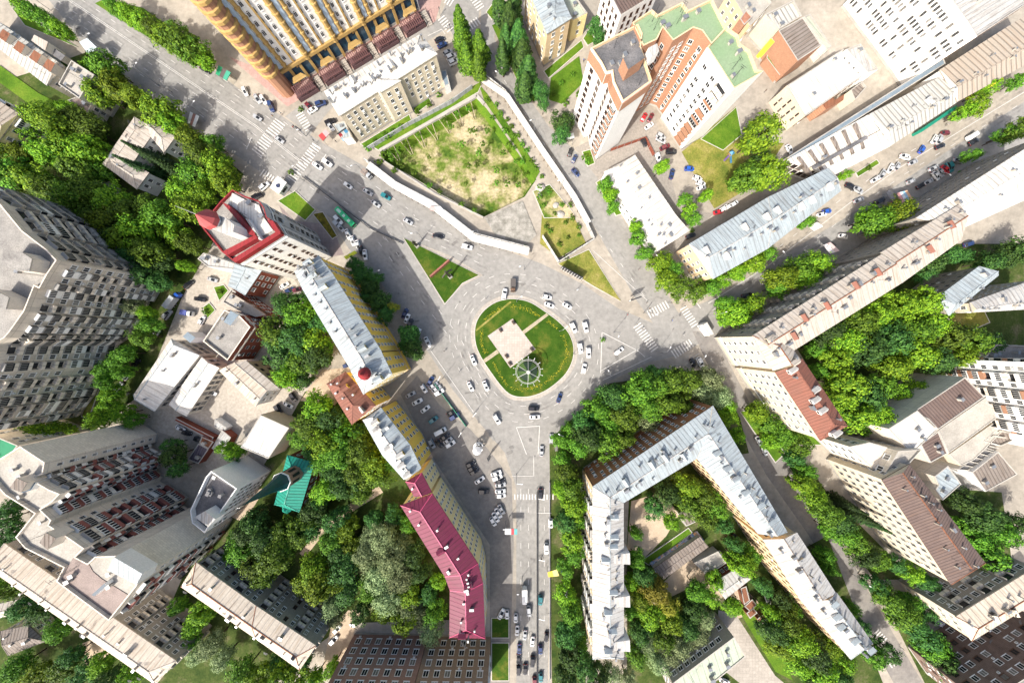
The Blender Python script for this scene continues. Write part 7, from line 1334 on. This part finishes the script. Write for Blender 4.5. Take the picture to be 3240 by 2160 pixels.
# dark panel wall on the yellow-green triangle
X, Y = at(2, 1, 405, 322); o = tag(empty('advert_wall', (X, Y, .1), math.radians(-29)), 'long dark panel wall on posts on the yellow-green triangle', 'billboard'); mb = MB(); mb.box((0, 0, .6), (10.5, .35, 3.8)); mb.build('panel', darkmetal, o)
for i in range(9): mb = MB(); mb.box((-4.8 + i * 1.2, -.28, 0), (.16, .16, 4.5)); mb.build('post', whitemetal, o)
# ring sculpture and blade by the parking yard
X, Y = Z(1340, 1320, .2551, [(685, 350)])[0], 0; X, Y = W(X); o = tag(empty('ring_sculpture', (X, Y, 0)), 'white coiled ring sculpture on the paved edge above the parking yard', 'sculpture')
for k, (rr, z) in enumerate(((2.0, 1.6), (1.6, 3.0), (1.2, 4.4))):
    mb = MB()
    for i in range(18): a0, a1 = 1.9 * math.pi * i / 18 + k, 1.9 * math.pi * (i + 1) / 18 + k; mb.bar((rr * math.cos(a0), rr * math.sin(a0), z + i * .06), (rr * math.cos(a1), rr * math.sin(a1), z + i * .06 + .06), .42)
    mb.build('coil', whitemetal, o)
mb = MB(); mb.cyl((0, 0, 0), (0, 0, 5.5), .3, .2, 8); mb.lathe([(.1, 5.2), (1.9, 6.4), (.1, 6.6)], 14); mb.build('mast', steel, o)
X, Y = W(Z(1340, 1320, .2551, [(820, 460)])[0]); o = tag(empty('blade_sculpture', (X, Y, 0), .4), 'tall leaf-shaped grey blade sculpture right of the coiled ring', 'sculpture'); mb = MB(); v = [(0, 0, 0), (-1.0, .15, 3.5), (-.5, .1, 6), (0, 0, 7.5), (.6, .1, 5.5), (1.0, .15, 3)]; mb.face(v); mb.face([(x, y - .3, z) for x, y, z in v][::-1])
for i in range(6): j = (i + 1) % 6; mb.face([v[i], (v[i][0], v[i][1] - .3, v[i][2]), (v[j][0], v[j][1] - .3, v[j][2]), v[j]])
mb.build('blade', steel, o)
# playground
X, Y = at(2, 0, 1490, 1075); o = tag(empty('playground_set', (X, Y, .15), .6), 'small playground set with blue roof, purple slide and blue slide on dry grass', 'playground'); mb = MB()
for x in (-.8, .8):
    for y in (-.8, .8): mb.box((x, y, 0), (.14, .14, 3))
mb.box((0, 0, 1.5), (1.9, 1.9, .12)); mb.build('tower', flat('play_wood', (.4, .25, .1), .7), o); mb = MB(); b_ = [(-1.2, -1.2, 3), (1.2, -1.2, 3), (1.2, 1.2, 3), (-1.2, 1.2, 3)]
for i in range(4): mb.face([b_[i], b_[(i + 1) % 4], (0, 0, 4.2)])
mb.build('roof', flat('play_blue', (.05, .2, .33), .5), o)
for (x, y, c, nm) in ((-4.2, -1.0, (.12, .07, .2), 'purple'), (-1.5, -4.4, (.05, .16, .28), 'cyan')):
    mb = MB(); mb.bar((0, 0, 1.6), (x, y, .2), .9, .1); d = Vector((x, y)).normalized(); n = Vector((-d.y, d.x)) * .45
    for s in (-1, 1): mb.bar((n.x * s, n.y * s, 1.8), (x + n.x * s, y + n.y * s, .4), .1, .3)
    mb.build('slide', flat('play_' + nm, c, .5), o)
mb = MB()
for i in range(5): mb.bar((1.0 + i * .25, -.4, 1.4 - i * .3), (1.0 + i * .25, .4, 1.4 - i * .3), .08)
mb.build('ladder', steel, o); o.scale = (.75, .75, .75)
for i, (x, y, a, L, lab) in enumerate(((945, 1218, -30, 4.4, 'shorter white container in the shade beside the court trees'), (962, 1268, -32, 6.0, 'longer white container in front of the patched workshop roof'))):
    X, Y = at(3, 1, x, y); X *= .98; Y *= .98; o = tag(empty('container', (X, Y, 0), math.radians(-a)), lab, 'container'); mb = MB(); mb.box((0, 0, .15), (L, 2.3, 2.4)); mb.build('body', flat('container_white', (.6, .63, .68), .6), o)
    mb = MB()
    for q in range(int(L / .6)): mb.box((-L / 2 + .3 + q * .6, 0, 2.55), (.2, 2.3, .06))
    mb.build('rib', flat('container_white', (.6, .63, .68), .6), o); mb = MB(); mb.box((L / 2 + .03, 0, .3), (.06, 2.0, 2.1)); mb.build('door', steel, o)
# wrecks of boulders on the walled grass
for i, (x, y, s, lab) in enumerate(((195, 1295, 1.6, 'largest white boulder on the walled grass patch'), (300, 1415, 1.2, 'white boulder right of the middle of the walled grass patch'), (190, 1345, .9, 'small white boulder below the largest one'), (335, 1480, 1.4, 'pinkish flat boulder at the lower end of the walled grass patch'))):
    X, Y = at(2, 0, x, y); mb = MB(); r_ = random.Random(i); n = 9; R_ = []
    for q, (rr, z) in enumerate(((1.0, 0), (1.08, .35), (.75, .8), (.25, 1.0))): R_.append([(s * rr * math.cos(2 * math.pi * k / n) * r_.uniform(.8, 1.2) * 1.2, s * rr * math.sin(2 * math.pi * k / n) * r_.uniform(.8, 1.15), s * .8 * z * r_.uniform(.85, 1.1)) for k in range(n)])
    for a_, b_ in zip(R_, R_[1:]):
        for k in range(n): j = (k + 1) % n; mb.face([a_[k], a_[j], b_[j], b_[k]])
    mb.face(R_[-1]); tag(mb.build('boulder', concrete, None, (X, Y, .1), i), lab, 'boulder', 'boulders on the walled grass patch')
# ------------------------------------------------------------------ people
def person_mesh(pose, seed):
    J = {'hip': (0, 0, .95), 'ch': (.03, 0, 1.35), 'nk': (.03, 0, 1.5), 'hd': (.06, 0, 1.66), 'tp': (.05, 0, 1.78)}
    st = .28 if pose else .06
    for s, n in ((1, 'l'), (-1, 'r')):
        J['h' + n] = (0, .1 * s, .9); J['k' + n] = (st * s * .6 + .05, .1 * s, .5); J['a' + n] = (st * s - .05, .1 * s, .08); J['t' + n] = (st * s + .14, .11 * s, .04)
        J['s' + n] = (.02, .2 * s, 1.42); J['e' + n] = (-st * s * .5, .27 * s, 1.14); J['w' + n] = (-st * s * .7 + .12, .25 * s, .9); J['f' + n] = (-st * s * .7 + .17, .24 * s, .8)
    E = [('hip', 'ch'), ('ch', 'nk'), ('nk', 'hd'), ('hd', 'tp')]
    for n in 'lr': E += [('hip', 'h' + n), ('h' + n, 'k' + n), ('k' + n, 'a' + n), ('a' + n, 't' + n), ('ch', 's' + n), ('s' + n, 'e' + n), ('e' + n, 'w' + n), ('w' + n, 'f' + n)]
    R = {'hip': (.15, .13), 'ch': (.17, .12), 'nk': (.06, .06), 'hd': (.1, .11), 'tp': (.07, .07), 'h': (.1, .1), 'k': (.065, .065), 'a': (.045, .045), 't': (.04, .05), 's': (.07, .07), 'e': (.045, .045), 'w': (.035, .035), 'f': (.03, .04)}
    K = list(J); me = bpy.data.meshes.new('skeleton'); me.from_pydata([J[k] for k in K], [(K.index(a), K.index(b)) for a, b in E], [])
    o = bpy.data.objects.new('skeleton', me); C.objects.link(o); o.modifiers.new('s', 'SKIN'); o.modifiers.new('d', 'SUBSURF').levels = 1
    for i, k in enumerate(K): me.skin_vertices[0].data[i].radius = R.get(k) or R[k[0]]
    me.skin_vertices[0].data[0].use_root = True
    ev = o.evaluated_get(bpy.context.evaluated_depsgraph_get()); m2 = bpy.data.meshes.new_from_object(ev); m2.name = 'body'; bpy.data.objects.remove(o); return m2
SKIN = flat('skin', (.5, .32, .23), .6); HAIR = flat('hair', (.05, .03, .02), .8)
SH = {'white': (.7, .7, .68), 'red': (.45, .03, .03), 'black': (.02, .02, .02), 'blue': (.04, .1, .35), 'grey': (.25, .25, .26)}
base_p = [person_mesh(0, 0), person_mesh(1, 1)]; PM = {}
PP = "1,0,1318,205,white 1,0,1335,190,black 1,0,1345,215,grey 1,0,300,905,black 1,0,268,888,red 2,1,955,590,black 2,1,925,520,grey 2,1,790,600,red 2,1,1095,640,blue 2,1,1150,605,black 2,1,870,290,grey 2,1,1175,740,white 2,1,895,700,black 1,1,1405,990,white 1,1,1300,850,black 1,1,1585,490,grey 0,0,1190,640,black 0,0,1370,845,blue 2,0,1735,640,black 3,0,1215,870,grey 2,2,200,700,black 3,2,900,1310,white 3,2,530,690,grey 1,0,180,790,white 1,0,560,985,black 2,0,490,430,blue".split()
for i, q in enumerate(PP):
    a = q.split(','); pose = i % 2
    if (pose, a[4]) not in PM:
        me = base_p[pose].copy(); me.materials.clear()
        for m in (SKIN, flat('shirt_' + a[4], SH[a[4]], .8), flat('trousers', (.03, .035, .05), .8)): me.materials.append(m)
        for p in me.polygons: z = p.center.z; p.material_index = 0 if z > 1.5 or (z < 1.1 and abs(p.center.y) > .2) else 1 if z > .95 else 2
        PM[(pose, a[4])] = me
    o = bpy.data.objects.new('person', PM[(pose, a[4])]); C.objects.link(o); o.location = (*at(int(a[0]), int(a[1]), float(a[2]), float(a[3])), .15); o.rotation_euler.z = TR.uniform(0, 6.28)
    mb = MB(); mb.lathe([(.115, 1.66), (.12, 1.72), (.09, 1.79), (.01, 1.815)], 8, (.03, 0, 0)); mb.build('hair', HAIR, o)
    tag(o, None, 'person', 'people walking on the pavements'); place_label(o, f'person in {a[4]} top ' + ('walking' if pose else 'standing'))
# protos that no car used
for o in [o for o in bpy.data.objects if o.get('unused')]:
    for c in list(o.children): bpy.data.objects.remove(c)
    bpy.data.objects.remove(o)
settle_labels()
